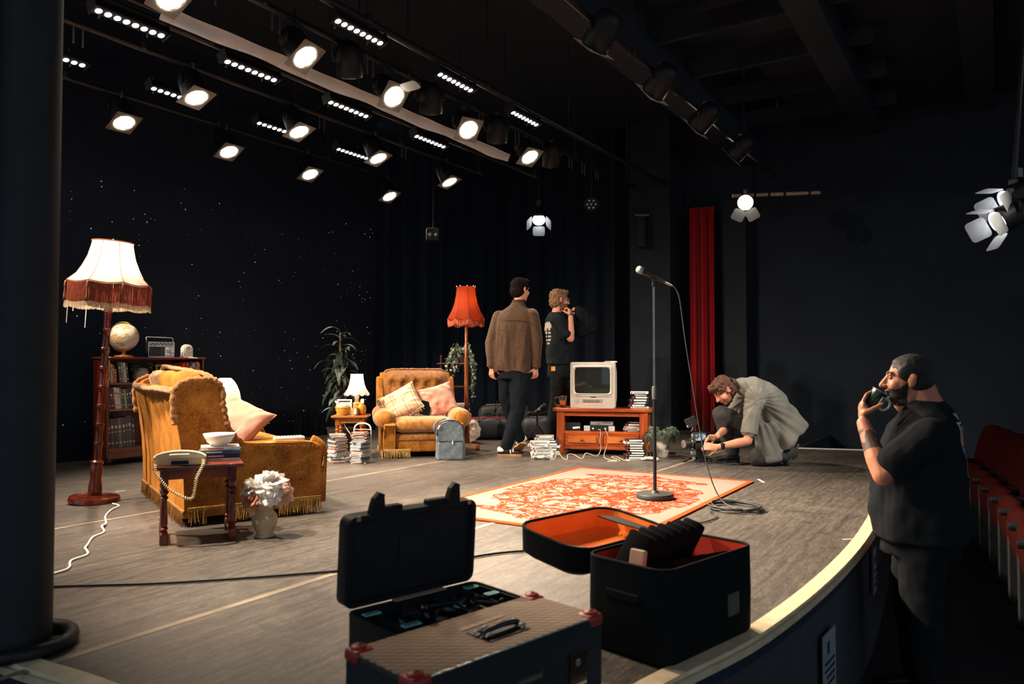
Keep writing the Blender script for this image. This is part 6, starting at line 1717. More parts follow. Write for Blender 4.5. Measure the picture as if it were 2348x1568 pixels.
tape_stack((1.235, 7.72, 0), -0.06, [('#1c2026', 'black', 0.21, 0.12, 0.028, 0.0, 0.0), ('#2a2e34', 'black', 0.21, 0.12, 0.02, 0.0, 0.1), ('#17191d', 'black', 0.19, 0.105, 0.026, 0.02, 0.0), ('#23262b', 'charcoal', 0.2, 0.11, 0.026, 0.015, -0.12), ('#1b1d21', 'black', 0.19, 0.105, 0.022, 0.0, 0.05), ('#1e2024', 'black', 0.19, 0.105, 0.026, 0.005, 0.0), ('#d9d4ca', 'white', 0.19, 0.105, 0.026, -0.01, 0.08), ('#1c1e22', 'black', 0.195, 0.11, 0.026, 0.0, -0.04)], 'tapes right of the cabinet', 'floor stack before the right drawer')
# equipment on the cabinet shelf
t = thing('games_console', 'silver and black games console on the open shelf of the cabinet', 'console', onc(-0.03, -0.05, 0.2425), CBR)
bm = NB(); bx(bm, (0, 0, 0.03), (0.32, 0.22, 0.06), bev=0.006); obj('body', bm, mat('console_black', '#1c1e21', rough=0.35), t)
for x in (-0.13, 0.13):
    bm = NB(); bx(bm, (x, -0.105, 0.03), (0.065, 0.016, 0.056), bev=0.003); obj('silver_panel', bm, mat('console_silver', '#b4b2ae', rough=0.4), t)
for x in (-0.065, 0.065):
    bm = NB(); bx(bm, (x, -0.1115, 0.03), (0.022, 0.003, 0.006)); bx(bm, (x, -0.1115, 0.03), (0.006, 0.003, 0.022)); obj('port_mark', bm, M_WHITE, t)
bm = NB(); bx(bm, (0.0, -0.112, 0.02), (0.024, 0.003, 0.005)); obj('name_plate', bm, M_WHITE, t)
t = thing('set_top_box', 'grey flat box stacked on the games console', 'box', onc(-0.01, -0.03, 0.3032), CBR)
bm = NB(); bx(bm, (0, 0, 0.021), (0.24, 0.18, 0.042), bev=0.004); obj('case', bm, mat('grey_box', '#8d8a84', rough=0.45), t)
bm = NB(); bx(bm, (0.05, -0.091, 0.03), (0.09, 0.004, 0.014)); bx(bm, (-0.03, -0.091, 0.015), (0.04, 0.004, 0.008)); obj('front_slot', bm, mat('slot_dark', '#6f665f'), t)
t = thing('tape_player', 'black box with a pale label at the left of the cabinet shelf', 'box', onc(-0.315, -0.06, 0.2425), CBR)
bm = NB(); bx(bm, (0, 0, 0.045), (0.17, 0.18, 0.09), bev=0.004); obj('case', bm, mat('console_black', '#1c1e21'), t)
bm = NB(); bx(bm, (0.04, -0.091, 0.035), (0.075, 0.004, 0.02), rot=(0, -0.1, 0)); obj('label', bm, M_WHITE, t)
tape_stack(onc(0.30, -0.05, 0.2425), CBR, [('#31465e', 'blue', 0.17, 0.12, 0.012, 0.0, 0.2), ('#d0cabd', 'cream', 0.17, 0.105, 0.024, 0.0, 0.0), ('#b3a58c', 'tan', 0.16, 0.105, 0.02, 0.0, 0.1), ('#1d2025', 'black', 0.17, 0.11, 0.03, 0.02, 0.0), ('#3c4044', 'grey', 0.15, 0.1, 0.02, 0.03, 0.0)], 'tapes on the cabinet shelf', 'pile inside the cabinet shelf')
# game controllers and their leads
def controller(label, loc, rz):
    t = thing('game_controller', label, 'game controller', loc, rz, 'game controllers on the floor')
    bm = NB()
    ell(bm, (0, 0, 0.022), (0.07, 0.032, 0.018))
    for s in (-1, 1):
        ell(bm, (s * 0.052, -0.012, 0.020), (0.03, 0.036, 0.018)); ell(bm, (s * 0.066, -0.05, 0.014), (0.017, 0.03, 0.014), rot=(0, 0, s * 0.3))
    fuse('body', bm, mat('controller_grey', '#bdb8ae', rough=0.5), t, voxel=0.004, smooth=3)
    for (x, y) in ((-0.05, -0.005), (0.05, -0.005)):
        bm = NB(); bx(bm, (x, y, 0.040), (0.026, 0.008, 0.006)); bx(bm, (x, y, 0.040), (0.008, 0.026, 0.006)); obj('pad', bm, mat('controller_dark', '#6a6660', rough=0.5), t)
    for s in (-1, 1):
        bm = NB(); bx(bm, (s * 0.05, 0.032, 0.024), (0.028, 0.012, 0.014), bev=0.003); obj('shoulder_button', bm, mat('controller_dark', '#6a6660'), t)
controller('grey game controller on the floor left of the cabinet', (0.285, 7.645, 0), 3.05)
controller('grey game controller on the floor beside the microphone stand', (1.375, 7.56, 0), -0.55)
M_LEAD = mat('grey_lead', '#b3a692', rough=0.5)
c1 = onc(-0.02, -0.165, 0.265); c2 = onc(0.03, -0.165, 0.265)
flex('controller_lead', [c1, c1 + V((0, -0.04, -0.03)), c1 + V((-0.01, -0.06, -0.12)), c1 + V((0.0, -0.06, -0.2)), (0.86, 7.78, 0.02), (0.75, 7.76, 0.05), (0.70, 7.66, 0.006), (0.62, 7.74, 0.04), (0.56, 7.70, 0.04), (0.55, 7.62, 0.006), (0.51, 7.66, 0.01), (0.46, 7.70, 0.07), (0.42, 7.62, 0.01), (0.36, 7.66, 0.006), (0.32, 7.66, 0.012)], 0.0045, M_LEAD, 'tangled grey lead running to the left game controller')
flex('controller_lead', [c2, c2 + V((0.01, -0.04, -0.02)), c2 + V((0.03, -0.06, -0.10)), c2 + V((0.0, -0.06, -0.20)), (0.93, 7.74, 0.02), (0.95, 7.60, 0.006), (1.03, 7.52, 0.006), (0.93, 7.46, 0.006), (1.02, 7.44, 0.006), (1.06, 7.52, 0.006), (0.99, 7.60, 0.03), (1.04, 7.64, 0.03), (1.1, 7.56, 0.006), (1.16, 7.50, 0.006), (1.13, 7.60, 0.006), (1.22, 7.56, 0.006), (1.30, 7.60, 0.006), (1.345, 7.60, 0.018)], 0.0045, M_LEAD, 'tangled grey lead running to the right game controller')

# ================================================================ FERN IN A CLASSICAL POT
t = thing('fern_pot', 'white moulded plant pot with feathery grey-green fern', 'plant', (1.535, 7.87, 0))
mm, nt, b = nodes_of('aged_white_pot', 0.6)
tc = NN(nt, 'ShaderNodeTexCoord'); n1 = NN(nt, 'ShaderNodeTexNoise', Scale=16.0, Detail=4.0, Distortion=1.0); nt.links.new(tc.outputs['Object'], n1.inputs['Vector'])
nt.links.new(ramp(nt, n1.outputs['Fac'], [(0.35, lin('#8a8074')), (0.55, lin('#cfc6b8'))]), b.inputs['Base Color']); bp = NN(nt, 'ShaderNodeBump', Strength=0.9, Distance=0.01); nt.links.new(n1.outputs['Fac'], bp.inputs['Height']); nt.links.new(bp.outputs['Normal'], b.inputs['Normal'])
bm = NB(); lathe(bm, [(0, 0), (0.068, 0), (0.07, 0.012), (0.076, 0.05), (0.082, 0.11), (0.085, 0.16), (0.096, 0.185), (0.102, 0.20), (0.094, 0.20), (0.08, 0.16), (0, 0.15)], 28, wob=lambda a, r, z: (r * (1 + 0.03 * math.sin(8 * a) * math.sin(z * 30)), z)); obj('pot', bm, mm, t, smooth='all')
bm = NB()
tube(bm, [(0, 0.24 * v * math.cos(1.2 * v), 0.22 * v * math.sin(0.9 - 1.15 * v)) for v in [k / 10 for k in range(11)]], 0.002, n=4)
for k in range(2, 16):
    v = k / 16; p = V((0, 0.24 * v * math.cos(1.2 * v), 0.22 * v * math.sin(0.9 - 1.15 * v))); w = 0.045 * math.sin(PI * (0.1 + 0.85 * v))
    for s in (-1, 1):
        q1, q2, q3 = p + V((s * w * 0.5, 0.012, 0.006)), p + V((s * w, 0.016, -0.002)), p + V((s * w * 0.5, 0.0, 0.0))
        bm.faces.new([bm.verts.new(x) for x in (p, q1, q2, q3)])
def fr_(u, v):
    x = (u - 0.5) * 2; L = 0.24
    wv = 0.05 * math.sin(PI * (0.08 + 0.9 * v)) * (0.6 + 0.4 * abs(math.sin(v * 34)))
    return V((x * wv, L * v * math.cos(1.2 * v), L * v * math.sin(0.7 - 1.9 * v) * 0.9 + abs(x) * 0.008))
o = obj('frond', bm, mat('fern_grey', '#8a9a8a', rough=0.6, scale=60, col2='#4e6254'), smooth=False); me = o.data; bpy.data.objects.remove(o)
rr = random.Random(14)
for k in range(70):
    a = rr.uniform(0, 2 * PI); f = rr.random()
    part('frond', me, t, (0.05 * math.cos(a), 0.05 * math.sin(a), 0.185 + rr.uniform(-.005, .03)), (rr.uniform(-0.15, 0.75), rr.uniform(-.5, .5), a - PI / 2), (1, rr.uniform(.6, 1.15), rr.uniform(.7, 1.1)))
bm = NB()
for k in range(9):
    a0 = k * 0.75
tube(bm, spline([(-0.09, -0.02, 0.18), (-0.135, -0.03, 0.14), (-0.145, -0.04, 0.08), (-0.12, -0.05, 0.02), (-0.15, -0.05, 0.01)], 6), 0.004, n=5); obj('trailing_stem', bm, mat('fern_grey', '#8a9a8a'), t)

# ================================================================ RUG
def rug_material():
    m, nt, b = nodes_of('rug_pattern', 0.95, 0.05)
    L = nt.links.new
    tc = NN(nt, 'ShaderNodeTexCoord'); sp = NN(nt, 'ShaderNodeSeparateXYZ'); L(tc.outputs['Object'], sp.inputs[0])
    def absn(s, sc):
        a = NN(nt, 'ShaderNodeMath', operation='ABSOLUTE'); L(s, a.inputs[0]); d = NN(nt, 'ShaderNodeMath', operation='DIVIDE'); L(a.outputs[0], d.inputs[0]); d.inputs[1].default_value = sc; return d.outputs[0]
    ax, ay = absn(sp.outputs['X'], 1.20), absn(sp.outputs['Y'], 0.78)
    # mirrored coordinates give the symmetric ornament of a woven rug
    aX = NN(nt, 'ShaderNodeMath', operation='ABSOLUTE'); L(sp.outputs['X'], aX.inputs[0]); aY = NN(nt, 'ShaderNodeMath', operation='ABSOLUTE'); L(sp.outputs['Y'], aY.inputs[0])
    cb = NN(nt, 'ShaderNodeCombineXYZ'); L(aX.outputs[0], cb.inputs[0]); L(aY.outputs[0], cb.inputs[1])
    nA = NN(nt, 'ShaderNodeTexNoise', Scale=7.5, Detail=1.5, Distortion=2.2); L(cb.outputs[0], nA.inputs['Vector'])
    nB = NN(nt, 'ShaderNodeTexNoise', Scale=16.0, Detail=3.0, Distortion=2.4); L(cb.outputs[0], nB.inputs['Vector'])
    vo = NN(nt, 'ShaderNodeTexVoronoi', Scale=6.5); L(cb.outputs[0], vo.inputs['Vector'])
    cream, rust = lin('#867b72'), lin('#82321a')
    field = ramp(nt, nA.outputs['Fac'], [(0.50, rust), (0.515, cream), (0.585, cream), (0.60, rust)])
    petals = ramp(nt, vo.outputs['Distance'], [(0.26, (1, 1, 1)), (0.29, (0, 0, 0))])
    field = mix(nt, petals, field, cream)
    thin_ = ramp(nt, nB.outputs['Fac'], [(0.485, (0, 0, 0)), (0.498, (0.75, 0.75, 0.75)), (0.512, (0, 0, 0))])
    border = mix(nt, thin_, cream, lin('#7d6c58'))
    spot_ = ramp(nt, vo.outputs['Distance'], [(0.07, (0.7, 0.7, 0.7)), (0.10, (0, 0, 0))])
    border = mix(nt, spot_, border, lin('#c08a60'))
    # medallion field: a lozenge with a wavy edge inside the border
    wv = NN(nt, 'ShaderNodeTexNoise', Scale=3.2, Detail=1.5); L(cb.outputs[0], wv.inputs['Vector'])
    p1 = NN(nt, 'ShaderNodeMath', operation='POWER'); L(ax, p1.inputs[0]); p1.inputs[1].default_value = 2.2
    p2 = NN(nt, 'ShaderNodeMath', operation='POWER'); L(ay, p2.inputs[0]); p2.inputs[1].default_value = 2.2
    ad = NN(nt, 'ShaderNodeMath', operation='ADD'); L(p1.outputs[0], ad.inputs[0]); L(p2.outputs[0], ad.inputs[1])
    hf = NN(nt, 'ShaderNodeMath', operation='MULTIPLY'); L(ad.outputs[0], hf.inputs[0]); hf.inputs[1].default_value = 0.5
    a2 = NN(nt, 'ShaderNodeMath', operation='MULTIPLY_ADD'); L(wv.outputs['Fac'], a2.inputs[0]); a2.inputs[1].default_value = 0.55; L(hf.outputs[0], a2.inputs[2])
    inside = ramp(nt, a2.outputs[0], [(0.63, (1, 1, 1)), (0.64, (0, 0, 0))])
    c = mix(nt, inside, border, mix(nt, thin_, field, lin('#9c4a30')))
    mxm = NN(nt, 'ShaderNodeMath', operation='MAXIMUM'); L(ax, mxm.inputs[0]); L(ay, mxm.inputs[1])
    ex = NN(nt, 'ShaderNodeMath', operation='GREATER_THAN'); L(sp.outputs['X'], ex.inputs[0]); ex.inputs[1].default_value = 9
    L(c, b.inputs['Base Color'])
    n9 = NN(nt, 'ShaderNodeTexNoise', Scale=400.0); L(tc.outputs['Object'], n9.inputs['Vector']); bp = NN(nt, 'ShaderNodeBump', Strength=0.3, Distance=0.003); L(n9.outputs['Fac'], bp.inputs['Height']); L(bp.outputs['Normal'], b.inputs['Normal'])
    return m
RC = S((3.83 + 6.25) / 2, (1.65 + 3.23) / 2, 0)
t = thing('patterned_rug', 'cream and rust floral rug lying at centre stage', 'rug', RC, STAGE_RZ)
bm = NB(); bx(bm, (0, 0, 0.005), (2.42, 1.58, 0.008), bev=0.002); obj('pile', bm, rug_material(), t)
for (c_, s_) in (((0, -0.77, 0.0065), (2.42, 0.042, 0.009)), ((0, 0.77, 0.0065), (2.42, 0.042, 0.009)), ((-1.19, 0, 0.0065), (0.042, 1.5, 0.009)), ((1.19, 0, 0.0065), (0.042, 1.5, 0.009))):
    bm = NB(); bx(bm, c_, s_, bev=0.002); obj('binding', bm, mat('rust_binding', '#b04a24', rough=0.95, spec=0.05, scale=60), t)
t = thing('floor_mark', 'short white tape mark beside the far rug corner', 'tape mark', S(6.36, 1.62, 0), STAGE_RZ + 0.5)
bm = NB(); bx(bm, (0, 0, 0.001), (0.18, 0.02, 0.002)); obj('tape', bm, mat('white_tape', '#d8d4cc', rough=0.6), t)
t = thing('floor_mark', 'pale tape mark across the stage edge beside the man with the mug', 'tape mark', (1.83, 4.17, 0), 0.1)
bm = NB(); bx(bm, (0, 0, 0.001), (0.07, 0.012, 0.002)); obj('tape', bm, mat('white_tape', '#d8d4cc'), t)
t = thing('floor_mark', 'blue-green tape scrap on the floor behind the sofa', 'tape mark', (-2.93, 5.74, 0), 0.9)
bm = NB(); bx(bm, (0, 0, 0.001), (0.07, 0.018, 0.002)); obj('tape', bm, mat('mint_tape', '#9fc8c0', rough=0.6), t)

# ================================================================ MICROPHONE STAND
MP = V((1.005, 5.395, 0.009))
t = thing('microphone_stand', 'straight black round-base microphone stand on the rug', 'microphone stand', MP)
bm = NB(); lathe(bm, [(0, 0), (0.128, 0), (0.131, 0.006), (0.131, 0.028), (0.126, 0.036), (0.03, 0.040), (0.018, 0.055), (0, 0.055)], 40); obj('base', bm, mat('cast_black', '#2e3032', rough=0.5, scale=60, bump=0.15, bscale=200), t, smooth=True)
bm = NB(); cyl(bm, (0, 0, 0.04), (0, 0, 0.70), 0.0125, n=14); obj('lower_tube', bm, mat('satin_black', '#1c1e20', rough=0.35), t, smooth=True)
bm = NB(); lathe(bm, [(0, 0.69), (0.016, 0.695), (0.0175, 0.72), (0.0175, 0.77), (0.015, 0.785), (0, 0.79)], 16); obj('clutch', bm, mat('grip_grey', '#5a5d60', rough=0.5), t, smooth=True)
bm = NB(); cyl(bm, (0, 0, 0.78), (0, 0, 1.50), 0.0085, n=14); obj('upper_tube', bm, mat('chrome_tube', '#8a8d90', rough=0.22, metal=0.9), t, smooth=True)
bm = NB(); lathe(bm, [(0, 1.49), (0.014, 1.49), (0.015, 1.50), (0.012, 1.53), (0.016, 1.535), (0.014, 1.55), (0, 1.555)], 14); tube(bm, [(0.0, 0, 1.53), (-0.012, 0, 1.555), (-0.022, 0, 1.575)], 0.013, n=10); obj('clip', bm, mat('satin_black', '#1c1e20'), t, smooth=True)
md = V((0.90, 0.05, -0.43)).normalized()
t = thing('microphone', 'handheld microphone with silver mesh head in the stand clip', 'microphone', MP + V((-0.10, 0, 1.61)))
q = md.to_track_quat('Z', 'Y').to_matrix().to_4x4()
bm = NB(); lathe(bm, [(0, -0.027), (0.016, -0.023), (0.025, -0.012), (0.0275, 0.002), (0.026, 0.018), (0.024, 0.026), (0, 0.026)], 22, M=q); obj('mesh_head', bm, mat('mesh_silver', '#b3b4b2', rough=0.35, metal=0.7, bump=0.9, bscale=420), t, smooth=True)
bm = NB(); lathe(bm, [(0, 0.024), (0.0255, 0.024), (0.024, 0.034), (0.020, 0.05), (0.012, 0.17), (0.0115, 0.20), (0, 0.2)], 18, M=q); obj('body', bm, mat('satin_black', '#1c1e20'), t, smooth=True)
bm = NB(); lathe(bm, [(0, 0.198), (0.010, 0.198), (0.0095, 0.235), (0.006, 0.26), (0, 0.26)], 14, M=q); obj('plug', bm, mat('plug_steel', '#9a9c9e', rough=0.3, metal=0.8), t, smooth=True)
e0 = MP + V((-0.10, 0, 1.61)) + md * 0.255
CO = V((1.46, 5.03, 0))
pts = [e0, e0 + md * 0.03 + V((0, 0, -0.01)), (1.185, 5.38, 1.40), (1.215, 5.34, 1.1), (1.25, 5.29, 0.8), (1.285, 5.24, 0.5), (1.325, 5.18, 0.24), (1.38, 5.08, 0.06), (1.46, 4.93, 0.012)]
a = -1.6
for k in range(70):
    a += 2 * PI / 14
    rad = 0.165 - 0.0035 * (k % 14) / 4 + 0.012 * math.sin(k * 1.13)
    pts.append((CO.x + rad * math.cos(a), CO.y + rad * math.sin(a), 0.008 + 0.006 * (k // 14) + 0.003 * math.sin(k)))
pts += [(1.30, 4.98, 0.01), (1.24, 4.84, 0.04), (1.27, 4.76, 0.01), (1.18, 4.62, 0.008), (1.0, 4.45, 0.008), (0.9, 4.3, 0.008)]
flex('microphone_cable', pts, 0.0045, mat('cable_dark_grey', '#3c3e40', rough=0.4), 'microphone cable hanging from the stand into a coil on the floor')

# ================================================================ CINE CAMERA ON THE FLOOR
CR = V((1.80, 7.50, 0))
t = thing('cine_camera', 'black cine camera rig low on the floor with a flip-up monitor', 'camera', CR, 0.15)
bm = NB(); bx(bm, (0.05, 0, 0.175), (0.16, 0.13, 0.11), bev=0.01, seg=2); bx(bm, (0.19, 0.01, 0.165), (0.13, 0.09, 0.075), bev=0.008); obj('body', bm, M_CAN, t, smooth=True)
bm = NB(); cyl(bm, (-0.03, -0.01, 0.18), (-0.11, -0.03, 0.175), 0.042, n=18); cyl(bm, (-0.11, -0.03, 0.175), (-0.135, -0.035, 0.174), 0.05, n=18); lz = obj('lens', bm, mat('satin_black', '#1c1e20'), t, smooth=True)
bm = NB(); cyl(bm, (-0.06, -0.017, 0.178), (-0.07, -0.02, 0.178), 0.0445, n=18); obj('focus_ring', bm, mat('grip_grey', '#5a5d60'), lz)
bm = NB(); cyl(bm, (-0.136, -0.035, 0.174), (-0.140, -0.036, 0.174), 0.040, n=18); obj('front_glass', bm, mat('pinkish_glass', '#a08884', rough=0.05, metal=0.5), lz)
bm = NB(); bx(bm, (-0.055, -0.02, 0.385), (0.115, 0.012, 0.10), rot=(0.15, -0.42, -0.2), bev=0.006); fl = obj('top_flag', bm, mat('flag_black', '#24262a', rough=0.5), t)
for k in range(7):
    bm = NB(); ell(bm, (-0.09 + 0.014 * k, -0.032, 0.36 + 0.006 * k + (0.02 if k % 2 else -0.012)), 0.0045, n=8, m=5); obj('rivet', bm, M_STEEL, fl)
bm = NB(); bx(bm, (0.015, -0.075, 0.245), (0.125, 0.018, 0.085), rot=(-0.25, 0, 0), bev=0.006); mo = obj('monitor', bm, M_CAN, t)
sm, nt, b = nodes_of('monitor_picture', 0.2)
tc = NN(nt, 'ShaderNodeTexCoord'); n1 = NN(nt, 'ShaderNodeTexNoise', Scale=38.0, Detail=2.0); nt.links.new(tc.outputs['Object'], n1.inputs['Vector'])
cc = ramp(nt, n1.outputs['Fac'], [(0.42, (0.02, 0.04, 0.06)), (0.5, (0.25, 0.4, 0.5)), (0.6, (0.75, 0.85, 0.9))]); nt.links.new(cc, b.inputs['Emission Color']); b.inputs['Emission Strength'].default_value = 0.6; b.inputs['Base Color'].default_value = (0.02, 0.02, 0.02, 1)
bm = NB(); bx(bm, (0.015, -0.0855, 0.244), (0.105, 0.003, 0.066), rot=(-0.25, 0, 0)); obj('screen', bm, sm, mo)
bm = NB(); tube(bm, [(-0.02, 0, 0.23), (-0.03, 0, 0.27), (0.07, 0, 0.28), (0.10, 0, 0.235)], 0.012, n=8); obj('top_handle', bm, M_CAN, t, smooth='all')
bm = NB(); bx(bm, (-0.05, -0.05, 0.25), (0.03, 0.03, 0.05), bev=0.004); bx(bm, (-0.045, -0.055, 0.20), (0.04, 0.03, 0.03), bev=0.004); cyl(bm, (-0.07, -0.06, 0.30), (-0.05, -0.06, 0.34), 0.006, n=6); ell(bm, (-0.1, -0.04, 0.345), 0.011); obj('rod_clamp', bm, mat('bright_steel', '#b0b2b2', rough=0.25, metal=0.85), t, smooth=True)
bm = NB(); cyl(bm, (-0.06, -0.03, 0.125), (0.15, 0.0, 0.125), 0.008, n=8); cyl(bm, (-0.06, 0.03, 0.125), (0.15, 0.06, 0.125), 0.008, n=8); obj('rods', bm, M_STEEL, t, smooth=True)
bm = NB(); cyl(bm, (0.05, 0, 0.02), (0.05, 0, 0.12), 0.045, n=16); cyl(bm, (0.05, 0, 0.0), (0.05, 0, 0.025), 0.065, n=18); obj('ball_base', bm, M_CAN, t, smooth=True)
bm = NB(); bx(bm, (-0.05, -0.06, 0.09), (0.05, 0.03, 0.035), bev=0.004); cyl(bm, (-0.055, -0.07, 0.04), (-0.055, -0.085, 0.04), 0.017, n=14); obj('quick_clamp', bm, mat('bright_steel', '#b0b2b2'), t, smooth=True)
for k, (dx, dy) in enumerate(((-0.14, -0.05), (0.16, -0.05), (0.05, 0.15))):
    bm = NB(); tube(bm, [(0.04, 0, 0.04), (dx * 0.6 + 0.02, dy * 0.6, 0.035), (dx, dy, 0.012)], [0.016, 0.013, 0.014], n=8); lg = obj('leg', bm, M_CAN, t, smooth='all')
    bm = NB(); ell(bm, (dx, dy, 0.012), (0.02, 0.02, 0.012)); obj('rubber_foot', bm, M_CABLE, lg, smooth='all')
flex('camera_lead', [(1.93, 7.46, 0.02), (2.02, 7.30, 0.008), (2.12, 7.22, 0.008), (2.35, 7.30, 0.008), (2.5, 7.25, 0.008)], 0.006, M_CABLE, 'black lead trailing from the camera rig under the crouching man')

# ================================================================ FOREGROUND CASES
# metal-topped flight case
A_, B_, C_, D_ = V((-0.425, 1.965, 0)), V((0.062, 2.44, 0)), V((0.262, 2.235, 0)), V((-0.225, 1.76, 0))
FC = (A_ + B_ + C_ + D_) / 4
FR = math.atan2(B_.y - A_.y, B_.x - A_.x)
FL_, FW_, FH_ = 0.68, 0.285, 0.225
t = thing('flight_case', 'black flight case with woven beige lid and red corners at the front', 'case', FC, FR)
def weave():
    m, nt, b = nodes_of('beige_weave', 0.6, 0.3)
    L = nt.links.new
    tc = NN(nt, 'ShaderNodeTexCoord')
    w1 = NN(nt, 'ShaderNodeTexWave', Scale=20.0); w1.bands_direction = 'DIAGONAL'; L(tc.outputs['Object'], w1.inputs['Vector'])
    w2 = NN(nt, 'ShaderNodeTexWave', Scale=13.0); w2.bands_direction = 'Y'; L(tc.outputs['Object'], w2.inputs['Vector'])
    c = mix(nt, 1.0, ramp(nt, w1.outputs['Fac'], [(0.3, (0.55, 0.55, 0.55)), (0.7, (1, 1, 1))]), ramp(nt, w2.outputs['Fac'], [(0.2, (0.75, 0.75, 0.75)), (0.6, (1, 1, 1))]), 'MULTIPLY')
    n1 = NN(nt, 'ShaderNodeTexNoise', Scale=8.0); L(tc.outputs['Object'], n1.inputs['Vector'])
    L(mix(nt, 1.0, c, ramp(nt, n1.outputs['Fac'], [(0.3, lin('#93765f')), (0.7, lin('#a98a70'))]), 'MULTIPLY'), b.inputs['Base Color'])
    bp = NN(nt, 'ShaderNodeBump', Strength=0.7, Distance=0.003); L(w1.outputs['Fac'], bp.inputs['Height']); L(bp.outputs['Normal'], b.inputs['Normal'])
    return m
M_TOLEX = mat('black_tolex', '#2a2d31', rough=0.8, spec=0.15, scale=80, bump=0.25, bscale=300)
bm = NB(); bx(bm, (0, 0, FH_ / 2 - 0.004), (FL_, FW_, FH_ - 0.008), bev=0.004); obj('body', bm, M_TOLEX, t)
bm = NB(); bx(bm, (0, 0, FH_ - 0.004), (FL_ - 0.012, FW_ - 0.012, 0.008), bev=0.002); obj('woven_lid', bm, weave(), t)
bm = NB()
for k in range(70):
    ell(bm, (-FL_ / 2 + 0.05 + k * (FL_ - 0.1) / 69, -FW_ / 2 + 0.004, FH_ - 0.002), 0.0028, n=6, m=4)
obj('stud_row', bm, mat('bright_steel', '#b0b2b2'), t)['kind'] = 'stuff'
M_REDC = mat('red_corner', '#8e2620', rough=0.45, var=0.15)
for sx in (-1, 1):
    for sy in (-1, 1):
        bm = NB(); bx(bm, (sx * (FL_ / 2 - 0.026), sy * (FW_ / 2 - 0.026), FH_ - 0.012), (0.062, 0.062, 0.034), bev=0.012, seg=3)
        ell(bm, (sx * (FL_ / 2 - 0.024), sy * (FW_ / 2 - 0.024), FH_ + 0.006), (0.022, 0.022, 0.008)); co = obj('corner', bm, M_REDC, t, smooth=True)
        bm = NB(); lathe(bm, [(0, 0.004), (0.008, 0.003), (0.011, 0)], 12, c=(sx * (FL_ / 2 - 0.024), sy * (FW_ / 2 - 0.024), FH_ + 0.012)); obj('rivet', bm, mat('red_rivet', '#6a1c18', rough=0.4), co, smooth='all')
bm = NB(); bx(bm, (0.03, -0.035, FH_ + 0.001), (0.15, 0.095, 0.004), bev=0.001); hp_ = obj('handle_plate', bm, mat('dark_chrome', '#4a443e', rough=0.2, metal=0.9), t)
bm = NB(); bx(bm, (0.03, -0.035, FH_ + 0.004), (0.105, 0.055, 0.003)); obj('handle_well', bm, M_CABLE, hp_)
bm = NB(); tube(bm, spline([(-0.035, -0.045, FH_ + 0.006), (-0.025, -0.045, FH_ + 0.016), (0.03, -0.045, FH_ + 0.020), (0.085, -0.045, FH_ + 0.016), (0.095, -0.045, FH_ + 0.006)], 5), 0.0075, n=10); obj('handle_grip', bm, mat('grip_black', '#15171a', rough=0.3), hp_, smooth='all')
for (x, y) in ((-0.035, -0.02), (-0.03, -0.06), (0.09, -0.06), (0.1, -0.02), (0.0, -0.01), (0.06, -0.01)):
    bm = NB(); tube(bm, [(x - 0.012, y, FH_ + 0.008), (x, y, FH_ + 0.012), (x + 0.012, y - 0.004, FH_ + 0.008)], 0.004, n=8); obj('handle_bracket', bm, mat('bright_steel', '#b0b2b2'), hp_, smooth='all')
t2 = thing('tape_strip', 'strip of clear tape stuck on the woven case lid', 'tape', FC + Matrix.Rotation(FR, 3, 'Z') @ V((0.04, 0.045, FH_ + 0.0005)), FR + 0.05)
bm = NB(); bx(bm, (0, 0, 0.0008), (0.17, 0.016, 0.0015)); obj('tape', bm, mat('clear_tape', '#c0a592', rough=0.15), t2)
bm = NB(); bx(bm, (0.23, -FW_ / 2 - 0.002, 0.10), (0.075, 0.008, 0.10), bev=0.003); la = obj('latch', bm, mat('dark_chrome', '#4a443e'), t)
bm = NB(); bx(bm, (0.235, -FW_ / 2 - 0.007, 0.06), (0.05, 0.006, 0.012), bev=0.002); bx(bm, (0.225, -FW_ / 2 - 0.007, 0.12), (0.02, 0.006, 0.02), bev=0.003); obj('latch_tongue', bm, mat('bright_steel', '#b0b2b2'), la)
bm = NB(); bx(bm, (0.04, -FW_ / 2 - 0.001, 0.125), (0.10, 0.004, 0.022), bev=0.001); np_ = obj('name_plate', bm, mat('plate_dark', '#34312f', rough=0.4), t)
for k in range(9):
    bm = NB(); bx(bm, (0.002 + 0.0095 * k, -FW_ / 2 - 0.0034, 0.125), (0.006, 0.001, 0.010)); obj('plate_stroke', bm, mat('plate_letter', '#6a645c', rough=0.4), np_)
bm = NB(); ell(bm, (-FL_ / 2 - 0.002, -0.02, 0.06), 0.006); obj('side_stud', bm, M_BRASS, t)

# open hard equipment case
HL, HR_ = V((-0.512, 2.355, 0)), V((-0.135, 2.695, 0))
PR = math.atan2(HR_.y - HL.y, HR_.x - HL.x)
PL_, PD_, PH_ = 0.508, 0.275, 0.19
mid = (HL + HR_) / 2
nrm = V((math.sin(PR), -math.cos(PR), 0))
PC = mid + nrm * (PD_ / 2 + 0.006)
M_HARD = mat('black_polymer', '#1d2024', rough=0.6, spec=0.2, scale=30, bump=0.1, bscale=300)
t = thing('equipment_case', 'open black hard equipment case with upright lid', 'case', PC, PR)
bm = NB()
o_ = rrect(PL_, PD_, 0.03, 4); i_ = rrect(PL_ - 0.03, PD_ - 0.03, 0.02, 4)
rings = []
for poly, z in ((rrect(PL_ - 0.03, PD_ - 0.03, 0.03, 4), 0.0), (o_, 0.02), (o_, PH_), (i_, PH_), (i_, PH_ - 0.04)):
    rings.append([bm.verts.new((x, y, z)) for x, y in poly])
